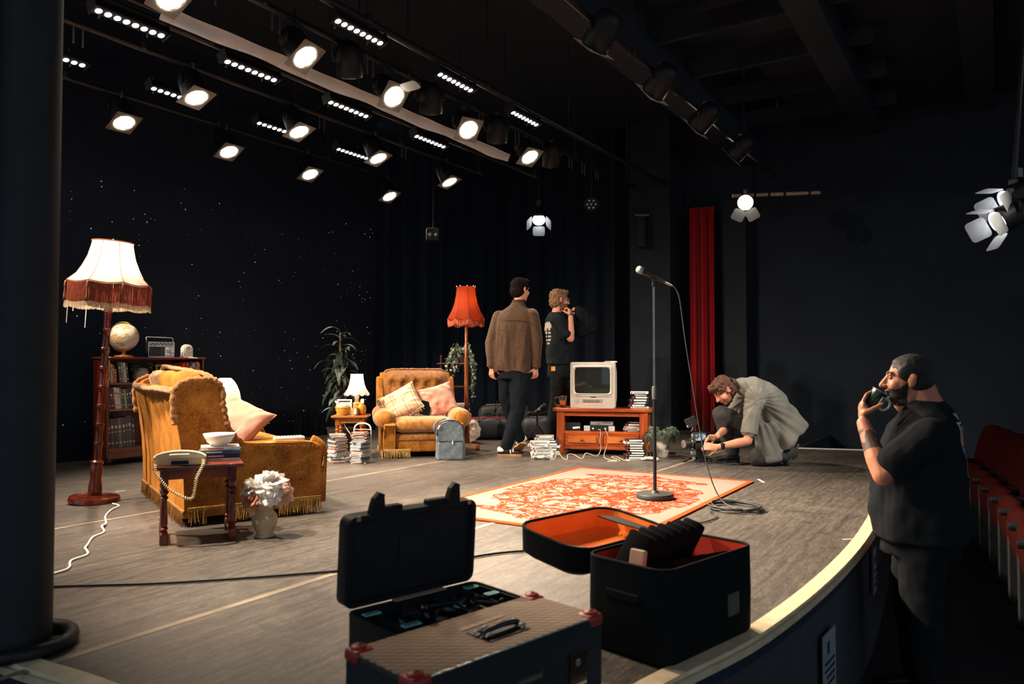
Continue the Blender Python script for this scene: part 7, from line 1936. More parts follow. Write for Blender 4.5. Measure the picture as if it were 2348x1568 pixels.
for A0, B0 in zip(rings, rings[1:]):
    for k in range(len(A0)):
        j = (k + 1) % len(A0); bm.faces.new((A0[k], A0[j], B0[j], B0[k]))
bm.faces.new(rings[0][::-1]); bm.faces.new(rings[-1])
obj('base_shell', bm, M_HARD, t, smooth=True)
bm = NB(); tube(bm, [V((x, y, PH_ + 0.001)) for x, y in rrect(PL_ - 0.008, PD_ - 0.008, 0.028, 4)], 0.006, n=6, closed=True); obj('rim', bm, M_HARD, t, smooth='all')
for k in range(4):
    bm = NB(); bx(bm, (-0.18 + 0.12 * k, 0.0, PH_ - 0.02), (0.006, PD_ - 0.05, 0.03)); obj('divider', bm, mat('foam_black', '#17191b', rough=0.95), t)
# lid, standing up from the hinge at +y
LH = 0.285
lidM = Matrix.Translation((0, PD_ / 2 + 0.008, PH_ + 0.006)) @ Matrix.Rotation(math.radians(4), 4, 'X')
def LM(bm): _xf(bm.verts, lidM); return bm
bm = NB()
rings = []
for ww, hh, r, y in ((PL_ - 0.02, LH - 0.02, 0.035, 0.062), (PL_, LH, 0.03, 0.05), (PL_, LH, 0.03, 0.0), (PL_ - 0.028, LH - 0.028, 0.02, 0.0), (PL_ - 0.032, LH - 0.032, 0.02, 0.018)):
    rings.append([bm.verts.new((x, y, z + LH / 2)) for x, z in rrect(ww, hh, r, 4)])
for A0, B0 in zip(rings, rings[1:]):
    for k in range(len(A0)):
        j = (k + 1) % len(A0); bm.faces.new((A0[k], A0[j], B0[j], B0[k]))
bm.faces.new(rings[0][::-1]); bm.faces.new(rings[-1])
ld = obj('lid', LM(bm), M_HARD, t, smooth=True)
bm = NB(); bx(bm, (0.0, 0.016, LH * 0.52), (0.10, 0.004, 0.09)); obj('lid_label', LM(bm), mat('label_black', '#0d0e10', rough=0.6), ld)
for x in (-0.15, 0.15):
    bm = NB(); bx(bm, (x + (0.05 if x < 0 else -0.05), 0.02, LH + 0.006), (0.10, 0.03, 0.022), bev=0.003); obj('latch_mount', LM(bm), M_HARD, ld)
    bm = NB(); prism(bm, [(x - 0.028, LH), (x + 0.028, LH), (x + 0.022, LH + 0.03), (x + 0.024, LH + 0.06), (x + 0.005, LH + 0.068), (x - 0.014, LH + 0.05), (x - 0.02, LH + 0.03)], 'y', -0.004, 0.018, bev=0.003); obj('latch', LM(bm), M_HARD, ld)
    bm = NB(); bx(bm, (x * 1.45, -0.002, LH - 0.006), (0.014, 0.006, 0.016)); obj('padlock_eye', LM(bm), mat('bright_steel', '#b0b2b2'), ld)
bm = NB(); bx(bm, (0.01, PD_ / 2 - 0.016, PH_ + 0.010), (0.20, 0.026, 0.003), rz=0.0); obj('pink_tape', bm, mat('pinkish_tape', '#b59a8a', rough=0.5), t)
tapeM = mat('teal_tape', '#86d8d8', rough=0.5)
for k, (x, y, w_) in enumerate(((-0.20, 0.075, 0.055), (-0.165, -0.085, 0.06), (0.20, 0.09, 0.05), (0.205, -0.01, 0.05), (0.045, -0.045, 0.03))):
    bm = NB(); bx(bm, (x, y, PH_ + 0.003), (w_, 0.024, 0.003), rz=-0.02); tt = obj('name_tape', bm, tapeM, t)
    bm = NB(); bx(bm, (x, y, PH_ + 0.005), (w_ * 0.8, 0.006, 0.002)); obj('tape_writing', bm, mat('teal_ink', '#1c4448', rough=0.5), tt)
def headset(label, x, y, seed):
    p = PC + Matrix.Rotation(PR, 3, 'Z') @ V((x, y, PH_ - 0.038))
    t = thing('headset', label, 'headset', p, PR + seed * 0.7, 'headsets in the hard case')
    bm = NB(); tube(bm, [(0.045 * math.cos(a), 0.03 * math.sin(a), 0.03 + 0.012 * math.sin(a)) for a in [PI * k / 12 for k in range(13)]], 0.006, n=6); obj('headband', bm, M_CABLE, t, smooth='all')
    for s in (-1, 1):
        bm = NB(); ell(bm, (s * 0.045, 0, 0.026), (0.012, 0.026, 0.026)); obj('earpad', bm, mat('pad_black', '#101113', rough=0.25), t, smooth='all')
    bm = NB(); ell(bm, (0.056, 0.0, 0.030), (0.004, 0.012, 0.012)); tube(bm, [(-0.05, -0.01, 0.03), (-0.03, -0.04, 0.028)], 0.003, n=6); obj('steel_trim', bm, mat('bright_steel', '#b0b2b2'), t, smooth='all')
for k, (x, y) in enumerate(((-0.12, -0.03), (-0.03, -0.07), (0.07, -0.05), (0.15, -0.06), (0.02, 0.03))):
    headset('black headset in the hard case, ' + ('at the far left', 'front row second from left', 'third from the left', 'at the right end', 'behind the others in the middle')[k], x, y, k)

# soft roller bag with orange lining
BF, BR = V((0.487, 2.385, 0)), V((0.865, 2.745, 0))
RR = math.atan2(BR.y - BF.y, BR.x - BF.x)
RL, RD, RH = 0.55, 0.34, 0.30
RCn = (BF + BR) / 2 + V((-math.sin(RR), math.cos(RR), 0)) * (RD / 2)
M_NYL = mat('black_ballistic', '#15181a', rough=0.85, spec=0.08, scale=60, bump=0.15, bscale=400)
M_ORG = mat('orange_lining', '#f08a34', rough=0.8, scale=7, col2='#e06c1c')
M_REDL = mat('red_lining', '#c83420', rough=0.8, scale=7)
t = thing('camera_bag', 'open black camera bag with orange lining at the stage edge', 'bag', RCn, RR)
bm = NB()
rings = []
for ww, dd, r, z in ((RL - 0.03, RD - 0.03, 0.05, 0.0), (RL, RD, 0.06, 0.02), (RL + 0.006, RD + 0.006, 0.065, RH * 0.5), (RL, RD, 0.06, RH), (RL - 0.022, RD - 0.022, 0.05, RH), (RL - 0.03, RD - 0.03, 0.05, 0.10)):
    rings.append([bm.verts.new((x, y, z)) for x, y in rrect(ww, dd, r, 5)])
for A0, B0 in zip(rings, rings[1:]):
    for k in range(len(A0)):
        j = (k + 1) % len(A0); f = bm.faces.new((A0[k], A0[j], B0[j], B0[k]))
        if B0 is rings[-1]: f.material_index = 1
bm.faces.new(rings[0][::-1]); bm.faces.new(rings[-1]).material_index = 1
obj('body', bm, None, t, smooth=True, mats=[M_NYL, M_REDL])
bm = NB(); tube(bm, [V((x, y, RH + 0.002)) for x, y in rrect(RL - 0.01, RD - 0.01, 0.058, 5)], 0.007, n=6, closed=True); obj('rim_piping', bm, M_NYL, t, smooth='all')
bm = NB(); bx(bm, (0.11, -RD / 2 - 0.004, 0.13), (0.07, 0.006, 0.075), bev=0.002); obj('patch', bm, mat('olive_patch', '#57544a', rough=0.8), t)
bm = NB(); bx(bm, (-RL / 2 - 0.004, 0.0, 0.20), (0.012, 0.14, 0.03), bev=0.005); obj('side_handle', bm, M_NYL, t)
bm = NB(); bx(bm, (RL / 2 + 0.004, -0.05, 0.10), (0.014, 0.12, 0.10), bev=0.006); obj('side_pocket', bm, M_NYL, t)
for k in range(7):                          # ribbed padded divider, pulled up
    bm = NB(); M_ = Matrix.Translation((-0.16 + 0.052 * k, 0.055, RH - 0.06)) @ Matrix.Rotation(0.25, 4, 'Y')
    t_ = bmesh.new(); bx(t_, (0, 0, 0.055), (0.052, 0.10 - 0.004 * k, 0.17), bev=0.012, seg=2, rot=(0.2, 0.28, 0)); _merge(bm, t_, M_); obj('padded_rib', bm, mat('divider_black', '#121315', rough=0.95, spec=0.05), t, smooth=True)
bm = NB(); bx(bm, (0.02, -0.05, RH - 0.085), (0.4, 0.012, 0.13), rot=(0, 0, -0.2), bev=0.004); bx(bm, (-0.1, -0.06, RH - 0.085), (0.012, 0.16, 0.13), bev=0.004); obj('divider', bm, mat('divider_black', '#1a1c1e'), t)
bm = NB(); bx(bm, (-0.20, 0.0, RH - 0.03), (0.02, 0.06, 0.13), rot=(0, 0.2, 0), bev=0.004); obj('tan_divider', bm, mat('tan_felt', '#b59c80', rough=0.9), t)
bm = NB(); ell(bm, (0.16, -0.02, RH - 0.075), (0.09, 0.06, 0.035)); fuse('black_cloth', bm, mat('divider_black', '#1a1c1e'), t, voxel=0.008, smooth=2, disp=lambda p, n: 0.012 * nz(p, 18, 1))
# lid flopped open beyond the long side, its hollow facing up
lid2 = Matrix.Translation((0, RD / 2 + 0.004, RH)) @ Matrix.Rotation(math.radians(8), 4, 'X')
bm = NB()
rings = []
cy_ = RD / 2 + 0.01
for ww, dd, r, z in ((RL - 0.08, RD - 0.08, 0.06, -0.105), (RL - 0.02, RD - 0.02, 0.08, -0.085), (RL, RD, 0.09, 0.0), (RL - 0.022, RD - 0.022, 0.08, 0.0), (RL - 0.04, RD - 0.04, 0.07, -0.07), (RL - 0.1, RD - 0.1, 0.05, -0.085)):
    rings.append([bm.verts.new((x, y + cy_, z)) for x, y in rrect(ww, dd, r, 5)])
for ii, (A0, B0) in enumerate(zip(rings, rings[1:])):
    for k in range(len(A0)):
        j = (k + 1) % len(A0); f = bm.faces.new((A0[k], A0[j], B0[j], B0[k]))
        f.material_index = 1 if ii >= 3 else 0
bm.faces.new(rings[0][::-1]); bm.faces.new(rings[-1]).material_index = 1
_xf(bm.verts, lid2)
ld = obj('lid', bm, None, t, smooth=True, mats=[M_NYL, M_ORG])
bm = NB(); tube(bm, [V((x, y + cy_, 0.002)) for x, y in rrect(RL - 0.01, RD - 0.01, 0.086, 5)], 0.007, n=6, closed=True); _xf(bm.verts, lid2); obj('lid_piping', bm, M_NYL, ld, smooth='all')
bm = NB(); tube(bm, spline([(-RL / 2 + 0.03, cy_ + 0.06, -0.01), (-RL / 2 + 0.09, cy_ - 0.03, -0.03), (-RL / 2 + 0.12, 0.03, -0.01)], 6), 0.009, n=6, flat=0.3); _xf(bm.verts, lid2); obj('lid_strap', bm, M_CABLE, ld, smooth='all')
bm = NB(); bx(bm, (-RL / 2 + 0.11, 0.085, -0.03), (0.05, 0.022, 0.012), bev=0.004, rz=0.4); _xf(bm.verts, lid2); obj('buckle', bm, M_CABLE, ld)
bm = NB(); bx(bm, (0.02, cy_ + 0.02, -0.084), (0.09, 0.04, 0.003), rz=0.2); _xf(bm.verts, lid2); obj('lid_label', bm, mat('orange_label', '#c0561c', rough=0.7), ld)
bm = NB(); prism(bm, [(RL / 2 - 0.10, cy_ + 0.13), (RL / 2 - 0.03, cy_ + 0.08), (RL / 2 - 0.02, 0.02), (RL / 2 - 0.06, 0.03), (RL / 2 - 0.09, cy_ + 0.02)], 'z', -0.02, -0.015); _xf(bm.verts, lid2); obj('lid_flap', bm, M_CABLE, ld)

# ================================================================ THEATRE SEATS
M_SEAT = mat('red_seat_plush', '#2c0907', rough=0.9, spec=0.05, scale=10)
def seat_proto():
    t = thing('theatre_seat', '', 'seat', (0, 0, 0), 0, 'front row of red theatre seats')
    bm = NB(); loft(bm, [((0, 0.02, 0.40), (0.20, 0, 0), (0, 0.05, 0)), ((0, 0.05, 0.60), (0.225, 0, 0), (0, 0.06, 0)), ((0, 0.10, 0.85), (0.22, 0, 0), (0, 0.055, 0)), ((0, 0.135, 0.98), (0.18, 0, 0), (0, 0.045, 0)), ((0, 0.15, 1.02), (0.10, 0, 0), (0, 0.025, 0))], 26, power=3); obj('backrest', bm, M_SEAT, t, smooth='all')
    bm = NB(); loft(bm, [((0, -0.10, 0.30), (0.12, 0, 0), (0, 0.035, 0)), ((0, -0.13, 0.36), (0.19, 0, 0), (0, 0.06, 0)), ((0, -0.15, 0.50), (0.215, 0, 0), (0, 0.075, 0)), ((0, -0.16, 0.64), (0.215, 0, 0), (0, 0.06, 0)), ((0, -0.15, 0.685), (0.19, 0, 0), (0, 0.035, 0))], 24, power=3); obj('folded_seat', bm, M_SEAT, t, smooth='all')
    for s in (-1, 1):
        bm = NB(); bx(bm, (s * 0.245, -0.05, 0.30), (0.035, 0.30, 0.60), bev=0.01); obj('side_standard', bm, mat('seat_iron', '#2a2c2f', rough=0.5, metal=0.3), t)
        bm = NB(); bx(bm, (s * 0.245, -0.08, 0.625), (0.05, 0.34, 0.05), bev=0.018, seg=2); obj('armrest', bm, mat('arm_black', '#1c1d1f', rough=0.35), t, smooth=True)
    bm = NB(); bx(bm, (0, 0.02, 0.02), (0.5, 0.25, 0.04)); obj('floor_rail', bm, mat('seat_iron', '#2a2c2f'), t)
    return t
proto = seat_proto()
for k in range(9):
    s_ = 4.55 + 0.52 * k
    x = 2.98 + 0.278 * k - 0.006 * k * k; y = 4.05 + 0.482 * k
    o = proto if k == 0 else copy_tree(proto)
    o.location = (x, y, -0.70)
    o.rotation_euler = (0, 0, face(-0.88 - 0.004 * k, 0.46 - 0.035 * k))
    o['label'] = ('red plush tip-up theatre seat, nearest the camera in the row' if k == 0 else 'red plush tip-up theatre seat, %s in the row from the camera end' % ORD[k])
# ================================================================ PEOPLE
M_SKIN = mat('skin_fair', '#c98a70', rough=0.55, scale=14, var=0.08)
M_SKIN2 = mat('skin_warm', '#b8775c', rough=0.55, scale=14, var=0.10)
def hframe(c, f, up):
    f = V(f).normalized(); up = V(up); r = f.cross(up).normalized(); up = r.cross(f).normalized()
    M = Matrix(((r.x, f.x, up.x, c[0]), (r.y, f.y, up.y, c[1]), (r.z, f.z, up.z, c[2]), (0, 0, 0, 1)))
    return M
def limb(bm, pts, n=14):
    """overlapping tapered capsules"""
    for (p, r) in pts:
        ell(bm, p, r, n=n, m=9)
    for (p, r), (q, s) in zip(pts, pts[1:]):
        if (V(q) - V(p)).length > 1e-4:
            cyl(bm, p, q, r, s, n=n)
def eM(bm, M, c, r, rot=None):
    R = M @ Matrix.Translation(c) @ (mathutils.Euler(rot).to_matrix().to_4x4() if rot else Matrix.Identity(4))
    t = bmesh.new(); bmesh.ops.create_uvsphere(t, u_segments=16, v_segments=11, radius=1.0)
    _merge(bm, t, R @ Matrix.Diagonal((r[0], r[1], r[2], 1)))
def head(bm, M, k=1.0, fat=1.0):
    def E(c, r, rot=None): eM(bm, M, V(c) * k, V(r) * k, rot)
    E((0, -0.012, 0.03), (0.076 * fat, 0.096, 0.088)); E((0, 0.028, -0.03), (0.064 * fat, 0.066, 0.083)); E((0, 0.032, -0.075), (0.052 * fat, 0.054, 0.042)); E((0, 0.07, -0.098), (0.026, 0.022, 0.02))
    limb(bm, [(M @ (V((0, 0.088, 0.012)) * k), 0.010 * k), (M @ (V((0, 0.104, -0.014)) * k), 0.012 * k), (M @ (V((0, 0.116, -0.034)) * k), 0.0135 * k)], n=10)
    for s in (-1, 1):
        E((s * 0.012, 0.102, -0.036), (0.010, 0.011, 0.009)); E((s * 0.040, 0.058, -0.032), (0.028, 0.030, 0.028)); E((s * 0.079 * fat, -0.008, -0.006), (0.010, 0.020, 0.033), (0.15, 0, s * 0.35)); E((s * 0.084 * fat, -0.012, 0.012), (0.009, 0.018, 0.018), (0.15, 0, s * 0.5))
    limb(bm, [(M @ (V((-0.038, 0.077, 0.024)) * k), 0.011 * k), (M @ (V((0, 0.086, 0.024)) * k), 0.012 * k), (M @ (V((0.038, 0.077, 0.024)) * k), 0.011 * k)], n=10)
    E((0, 0.091, -0.062), (0.023, 0.012, 0.007)); E((0, 0.088, -0.075), (0.020, 0.012, 0.008))
def hand(bm, W, fwd, pal, side, curl=(0.5, 0.5, 0.5, 0.5), k=1.0, thumb=(0.55, 0.75, 0.35), tcurl=0.3):
    """palm, four fingers of unequal length bent towards the palm, thumb from the side; side +1 puts the thumb along fwd x pal"""
    W, f, p = V(W), V(fwd).normalized(), V(pal)
    p = (p - f * p.dot(f)).normalized(); l = f.cross(p) * side
    R = Matrix(((l.x, f.x, p.x, 0), (l.y, f.y, p.y, 0), (l.z, f.z, p.z, 0), (0, 0, 0, 1)))
    for (a, b, c, r) in ((0.0, 0.03, 0, (0.030, 0.035, 0.016)), (0.004, 0.062, 0, (0.040, 0.032, 0.015)), (0.02, 0.045, 0.008, (0.02, 0.03, 0.014))):
        ell(bm, W + (l * a + f * b + p * c) * k, V(r) * k, rot=R)
    for i, (off, L) in enumerate(((0.031, 0.92), (0.010, 1.03), (-0.011, 0.97), (-0.031, 0.78))):
        q = W + (l * off + f * 0.082) * k
        ang = 0.0; pts = [(q, 0.0088 * k)]
        for j, sl in enumerate((0.042, 0.026, 0.021)):
            ang += curl[i] * (0.9 if j == 0 else 1.1)
            d = f * math.cos(ang) + p * math.sin(ang)
            q = q + d * sl * L * k
            pts.append((q, (0.0082, 0.0075, 0.0066)[j] * k))
        limb(bm, pts, n=9)
    d = (f * thumb[0] + l * thumb[1] + p * thumb[2]).normalized()
    q = W + (l * 0.026 + f * 0.022 + p * 0.004) * k
    pts = [(q, 0.0125 * k)]
    for j, sl in enumerate((0.036, 0.028, 0.022)):
        q = q + d * sl * k; pts.append((q, (0.0112, 0.0095, 0.008)[j] * k))
        d = (d + (p * 0.5 + f * 0.4) * tcurl).normalized()
    limb(bm, pts, n=9)
def inner_body(bm, J, k=1.0):
    tk = J.get('tk', 1.0)
    limb(bm, [(J['pelvis'], 0.11 * k * tk), (J['chest'], 0.115 * k * tk), (J['neck'], 0.055 * k)])
    limb(bm, [(J['neck'], 0.056 * k), (J['skull'], 0.056 * k)])
    for s in 'LR':
        limb(bm, [(J['chest2'], 0.08 * k * tk), (J['sh' + s], 0.05 * k)])
        sh, el, wr = V(J['sh' + s]), V(J['el' + s]), V(J['wr' + s])
        limb(bm, [(sh, 0.048 * k), (sh.lerp(el, .5), 0.046 * k), (el, 0.040 * k), (el.lerp(wr, .3), 0.043 * k), (el.lerp(wr, .75), 0.033 * k), (wr, 0.027 * k)])
        hp, kn, an = V(J['hip' + s]), V(J['kn' + s]), V(J['an' + s])
        limb(bm, [(J['pelvis'], 0.10 * k * tk), (hp, 0.078 * k), (kn, 0.052 * k), (kn.lerp(an, .35), 0.05 * k), (an, 0.036 * k)])
def shoe(parent, heel, toe, label=None, up=(0, 0, 1), m=None, sole=None, L=None, stripe=None):
    heel, toe = V(heel), V(toe); f = (toe - heel); Ln = f.length; f.normalize(); u = V(up); r = f.cross(u).normalized(); u = r.cross(f)
    def P(a, b, c): return heel + f * (a * Ln) + r * b + u * c
    bm = NB()
    loft(bm, [(P(0.0, 0, 0.045), r * 0.022, u * 0.02), (P(0.05, 0, 0.055), r * 0.034, u * 0.042), (P(0.25, 0, 0.06), r * 0.038, u * 0.045), (P(0.5, 0, 0.045), r * 0.042, u * 0.030), (P(0.78, 0, 0.035), r * 0.047, u * 0.020), (P(0.96, 0, 0.03), r * 0.030, u * 0.014), (P(1.0, 0, 0.028), r * 0.015, u * 0.008)], 18)
    s = obj('shoe', bm, m or mat('shoe_black', '#17181b', rough=0.5), parent, smooth='all')
    bm = NB()
    pts = [(0.0, 0.030), (0.12, 0.040), (0.4, 0.038), (0.7, 0.050), (0.9, 0.042), (1.01, 0.015)]
    ol = [P(a, b, 0) for a, b in pts] + [P(a, -b, 0) for a, b in pts[::-1]]
    A = [bm.verts.new(p) for p in ol]; B = [bm.verts.new(p + u * 0.024) for p in ol]
    bm.faces.new(A[::-1]); bm.faces.new(B)
    for i in range(len(ol)):
        j = (i + 1) % len(ol); bm.faces.new((A[i], A[j], B[j], B[i]))
    obj('sole', bm, sole or mat('sole_black', '#101113', rough=0.7), s)
    if stripe:
        bm = NB(); loft(bm, [(P(-0.004, 0, 0.055), r * 0.02, u * 0.03), (P(0.05, 0, 0.062), r * 0.036, u * 0.037), (P(0.18, 0, 0.062), r * 0.0395, u * 0.032), (P(0.24, 0, 0.062), r * 0.038, u * 0.012)], 16); obj('heel_tab', bm, stripe, s, smooth='all')
        for a in (0.46, 0.56):
            bm = NB(); loft(bm, [(P(a, 0, 0.048), r * 0.0435, u * 0.031), (P(a + 0.05, 0, 0.045), r * 0.0445, u * 0.029)], 16); obj('side_stripe', bm, stripe, s, smooth='all')
    for a in (0.34, 0.42, 0.5):
        bm = NB(); tube(bm, [P(a, -0.02, 0.092 - 0.035 * (a - 0.3) / 0.2), P(a, 0.02, 0.092 - 0.035 * (a - 0.3) / 0.2)], 0.003, n=5); obj('lace', bm, stripe or mat('lace_grey', '#55575a'), s)
    return s
def folds(amp, s, seed, vert=0.35):
    return lambda p, n: amp * nz((p[0], p[1], p[2] * vert), s, seed) + amp * 0.5 * nz((p[0], p[1], p[2] * vert), s * 2.3, seed + 3)
def hair(parent, M, m, k=1.0, quiff=True, curl=0.006, fs=60, front=0.03, back=-0.05, vol=1.0, fat=1.0, voxel=0.005):
    bm = NB()
    def E(c, r, rot=None): eM(bm, M, V(c) * k, V(r) * k, rot)
    E((0, -0.018, 0.042), (0.081 * fat * vol, 0.099 * vol, 0.085 * vol)); E((0, -0.05, back + 0.03), (0.076 * fat * vol, 0.068 * vol, 0.075))
    if quiff: E((0, front + 0.02, 0.088), (0.062 * vol, 0.055, 0.035 * vol))
    else: E((0, 0.022, 0.074), (0.06 * vol, 0.052, 0.036))
    for s in (-1, 1): E((s * 0.062 * fat, 0.0, 0.032), (0.022 * vol, 0.055, 0.045))
    return fuse('hair', bm, m, parent, voxel=voxel, smooth=2, disp=lambda p, n: curl * nz(p, fs, 1) + curl * 0.6 * nz(p, fs * 2, 2))
def eyes(parent, M, k=1.0):
    for s in (-1, 1):
        bm = NB(); eM(bm, M, V((s * 0.030, 0.078, 0.004)) * k, V((0.013, 0.010, 0.009)) * k); e = obj('eye', bm, mat('eye_white', '#7d6d64', rough=0.2), parent, smooth='all')
        bm = NB(); eM(bm, M, V((s * 0.030, 0.0855, 0.003)) * k, V((0.006, 0.004, 0.006)) * k); obj('iris', bm, mat('eye_dark', '#241a14', rough=0.1), e, smooth='all')
        bm = NB(); limb(bm, [(M @ (V((s * 0.014, 0.094, 0.026)) * k), 0.0045 * k), (M @ (V((s * 0.034, 0.088, 0.031)) * k), 0.005 * k), (M @ (V((s * 0.050, 0.073, 0.026)) * k), 0.003 * k)], n=8); obj('eyebrow', bm, mat('brow_dark', '#231b17', rough=0.8), parent, smooth='all')

# ---------------------------------------------------------------- man in a brown corduroy shirt, seen from behind
t = thing('person', 'man in brown corduroy shirt and dark trousers standing with his back turned', 'person', (0.0, 8.0, 0))
R_, F_ = V((0.97, -0.25, 0)), V((0.25, 0.97, 0))
J = dict(pelvis=(0.01, 0.02, 0.93), chest=(0.03, 0.0, 1.32), chest2=(0.03, 0, 1.42), neck=(0.065, 0.02, 1.56), skull=(0.085, 0.03, 1.68), shL=(-0.135, 0.04, 1.46), elL=(-0.215, 0.02, 1.18), wrL=(-0.215, -0.01, 0.925),
         shR=(0.205, -0.05, 1.475), elR=(0.258, -0.07, 1.19), wrR=(0.25, -0.06, 0.92), hipL=(-0.06, 0.05, 0.87), knL=(-0.03, 0.10, 0.48), anL=(0.09, 0.22, 0.15), hipR=(0.09, -0.04, 0.87), knR=(0.055, -0.06, 0.47), anR=(-0.065, -0.06, 0.09))
HM = hframe((0.088, 0.03, 1.735), (0.72, 0.68, -0.02), (0.02, -0.02, 1))
bm = NB(); inner_body(bm, J); head(bm, HM)
hand(bm, J['wrL'], (-0.02, 0.05, -1), (0.6, 0.6, 0), 1, curl=(0.5, 0.55, 0.6, 0.65)); hand(bm, J['wrR'], (-0.05, 0.08, -1), (-0.5, 0.7, 0), -1, curl=(0.6, 0.65, 0.7, 0.75))
fuse('body', bm, M_SKIN, t, voxel=0.006, smooth=3)
hair(t, HM, mat('hair_dark_brown', '#170f0d', rough=0.9, spec=0.1, scale=60, stretch=(1, 1, 0.3)), curl=0.004, vol=1.06, back=-0.045, front=0.035)
M_CORD = mat('brown_corduroy', '#4a3016', rough=0.85, sheen=0.15, scale=45, col2='#34210e', bump=0.2, bscale=160)
bm = NB()
loft(bm, [((0.0, 0, 0.87), R_ * 0.195, F_ * 0.145), ((0.0, 0, 0.95), R_ * 0.20, F_ * 0.145), ((0.01, 0, 1.15), R_ * 0.20, F_ * 0.14), ((0.025, 0, 1.33), R_ * 0.208, F_ * 0.135), ((0.035, 0, 1.44), R_ * 0.205, F_ * 0.12), ((0.045, 0.0, 1.51), R_ * 0.155, F_ * 0.095), ((0.06, 0.01, 1.56), R_ * 0.085, F_ * 0.08), ((0.068, 0.015, 1.60), R_ * 0.07, F_ * 0.07)], 28, power=2.5)
for s in 'LR':
    sh, el, wr = V(J['sh' + s]), V(J['el' + s]), V(J['wr' + s])
    limb(bm, [(sh - V((0, 0, 0.015)), 0.074), (sh.lerp(el, .5), 0.072), (el, 0.066), (el.lerp(wr, .5), 0.058), (wr + V((0, 0, 0.02)), 0.046)])
sh_ = fuse('shirt', bm, M_CORD, t, voxel=0.010, smooth=4, disp=lambda p, n: (0.030 * nz((p[0], p[1], p[2] * 0.2), 10, 4) + 0.014 * nz((p[0], p[1], p[2] * 0.35), 22, 8)) * min(1.0, max(0.15, (1.45 - p[2]) * 4)) * (1.0 if abs(p[0] - 0.02) < 0.17 else 0.4))
bm = NB(); loft(bm, [(V((0.066, 0.016, 1.575)), R_ * 0.078, F_ * 0.075), (V((0.072, 0.018, 1.625)), R_ * 0.068, F_ * 0.066)], 24, cap=False); bmesh.ops.solidify(bm, geom=bm.faces[:], thickness=0.006); obj('collar', bm, mat('dark_collar', '#4a3220', rough=0.85), sh_, smooth='all')
for s in 'LR':
    wr, el = V(J['wr' + s]), V(J['el' + s]); d = (wr - el).normalized()
    bm = NB(); cyl(bm, wr - d * 0.055, wr - d * 0.0, 0.050, 0.049, n=18); obj('cuff', bm, M_CORD, sh_, smooth=True)
bm = NB(); bx(bm, (0.03, -0.15, 1.41), (0.34, 0.004, 0.004), rz=-0.25); obj('yoke_seam', bm, mat('dark_collar', '#4a3220'), sh_)
M_JEAN = mat('charcoal_trousers', '#151b21', rough=0.9, spec=0.1, scale=10, col2='#0f1418', bump=0.1, bscale=200)
bm = NB(); loft(bm, [((0.01, 0.01, 0.80), R_ * 0.165, F_ * 0.135), ((0.01, 0.01, 0.92), R_ * 0.165, F_ * 0.13), ((0.01, 0.01, 1.0), R_ * 0.155, F_ * 0.12)], 24)
limb(bm, [((0.085, -0.04, 0.82), 0.105), ((0.07, -0.05, 0.62), 0.096), (J['knR'], 0.083), ((0.0, -0.06, 0.27), 0.074), ((-0.055, -0.06, 0.10), 0.064)])
limb(bm, [((-0.06, 0.05, 0.82), 0.10), ((-0.05, 0.08, 0.62), 0.09), (J['knL'], 0.078), ((0.03, 0.17, 0.3), 0.07), ((0.085, 0.22, 0.17), 0.058)])
fuse('trousers', bm, M_JEAN, t, voxel=0.010, smooth=4, disp=folds(0.012, 9, 7, 0.6))
gum = mat('gum_sole_tan', '#b08050', rough=0.6); wh = mat('shoe_white', '#dcdad6', rough=0.5)
shoe(t, (-0.15, -0.075, 0.0), (0.12, -0.05, 0.0), sole=gum, stripe=wh)
shoe(t, (0.125, 0.19, 0.10), (0.05, 0.42, 0.0), up=(0.1, 0.4, 0.9), sole=gum, stripe=wh)

# ---------------------------------------------------------------- man in a black T-shirt in profile
t = thing('person', 'bespectacled man in black T-shirt standing in profile behind the television', 'person', (0.55, 8.75, 0))
F_ = V((0.985, 0.17, 0)).normalized(); R_ = V((0.17, -0.985, 0)).normalized()
J = dict(pelvis=(0.0, 0, 0.95), chest=(-0.01, 0, 1.3), chest2=(-0.02, 0, 1.40), neck=(-0.04, 0.0, 1.53), skull=(-0.02, 0, 1.63), shR=(-0.045, -0.165, 1.44), elR=(0.105, -0.24, 1.235), wrR=(0.115, -0.13, 1.49), shL=(0.02, 0.165, 1.44), elL=(0.26, 0.16, 1.32), wrL=(0.22, 0.02, 1.50),
         hipR=(-0.01, -0.09, 0.9), knR=(-0.04, -0.10, 0.5), anR=(-0.13, -0.10, 0.09), hipL=(0.03, 0.09, 0.9), knL=(0.07, 0.10, 0.48), anL=(0.06, 0.14, 0.09))
HM = hframe((-0.005, -0.0, 1.685), (0.93, 0.30, 0.0), (-0.05, 0, 1))
bm = NB(); inner_body(bm, J); head(bm, HM)
hand(bm, J['wrR'], (-0.08, 0.30, 0.95), (-0.75, 0.5, 0.0), 1, curl=(1.0, 1.05, 1.1, 1.1), thumb=(0.5, 0.5, 0.6)); hand(bm, J['wrL'], (-0.2, -0.1, 0.9), (-0.8, -0.4, 0), -1, curl=(1, 1, 1, 1))
HI = HM.inverted()
def beardfn(p, n, z0=-0.045):
    q = HI @ p
    return 1 if (abs(q.x) < 0.085 and -0.015 < q.y < 0.105 and -0.125 < q.z < z0 + (0.04 if abs(q.x) > 0.052 and q.y < 0.03 else 0)) else 0
fuse('body', bm, M_SKIN, t, voxel=0.006, smooth=3, matfn=beardfn, mats=[M_SKIN, mat('beard_brown', '#7a4c38', rough=0.7, scale=90)])
hair(t, HM, mat('hair_sandy', '#8a6038', rough=0.7, scale=50, col2='#5c4436'), curl=0.012, fs=50, vol=1.06, front=0.03)
eyes(t, HM)
bm = NB()
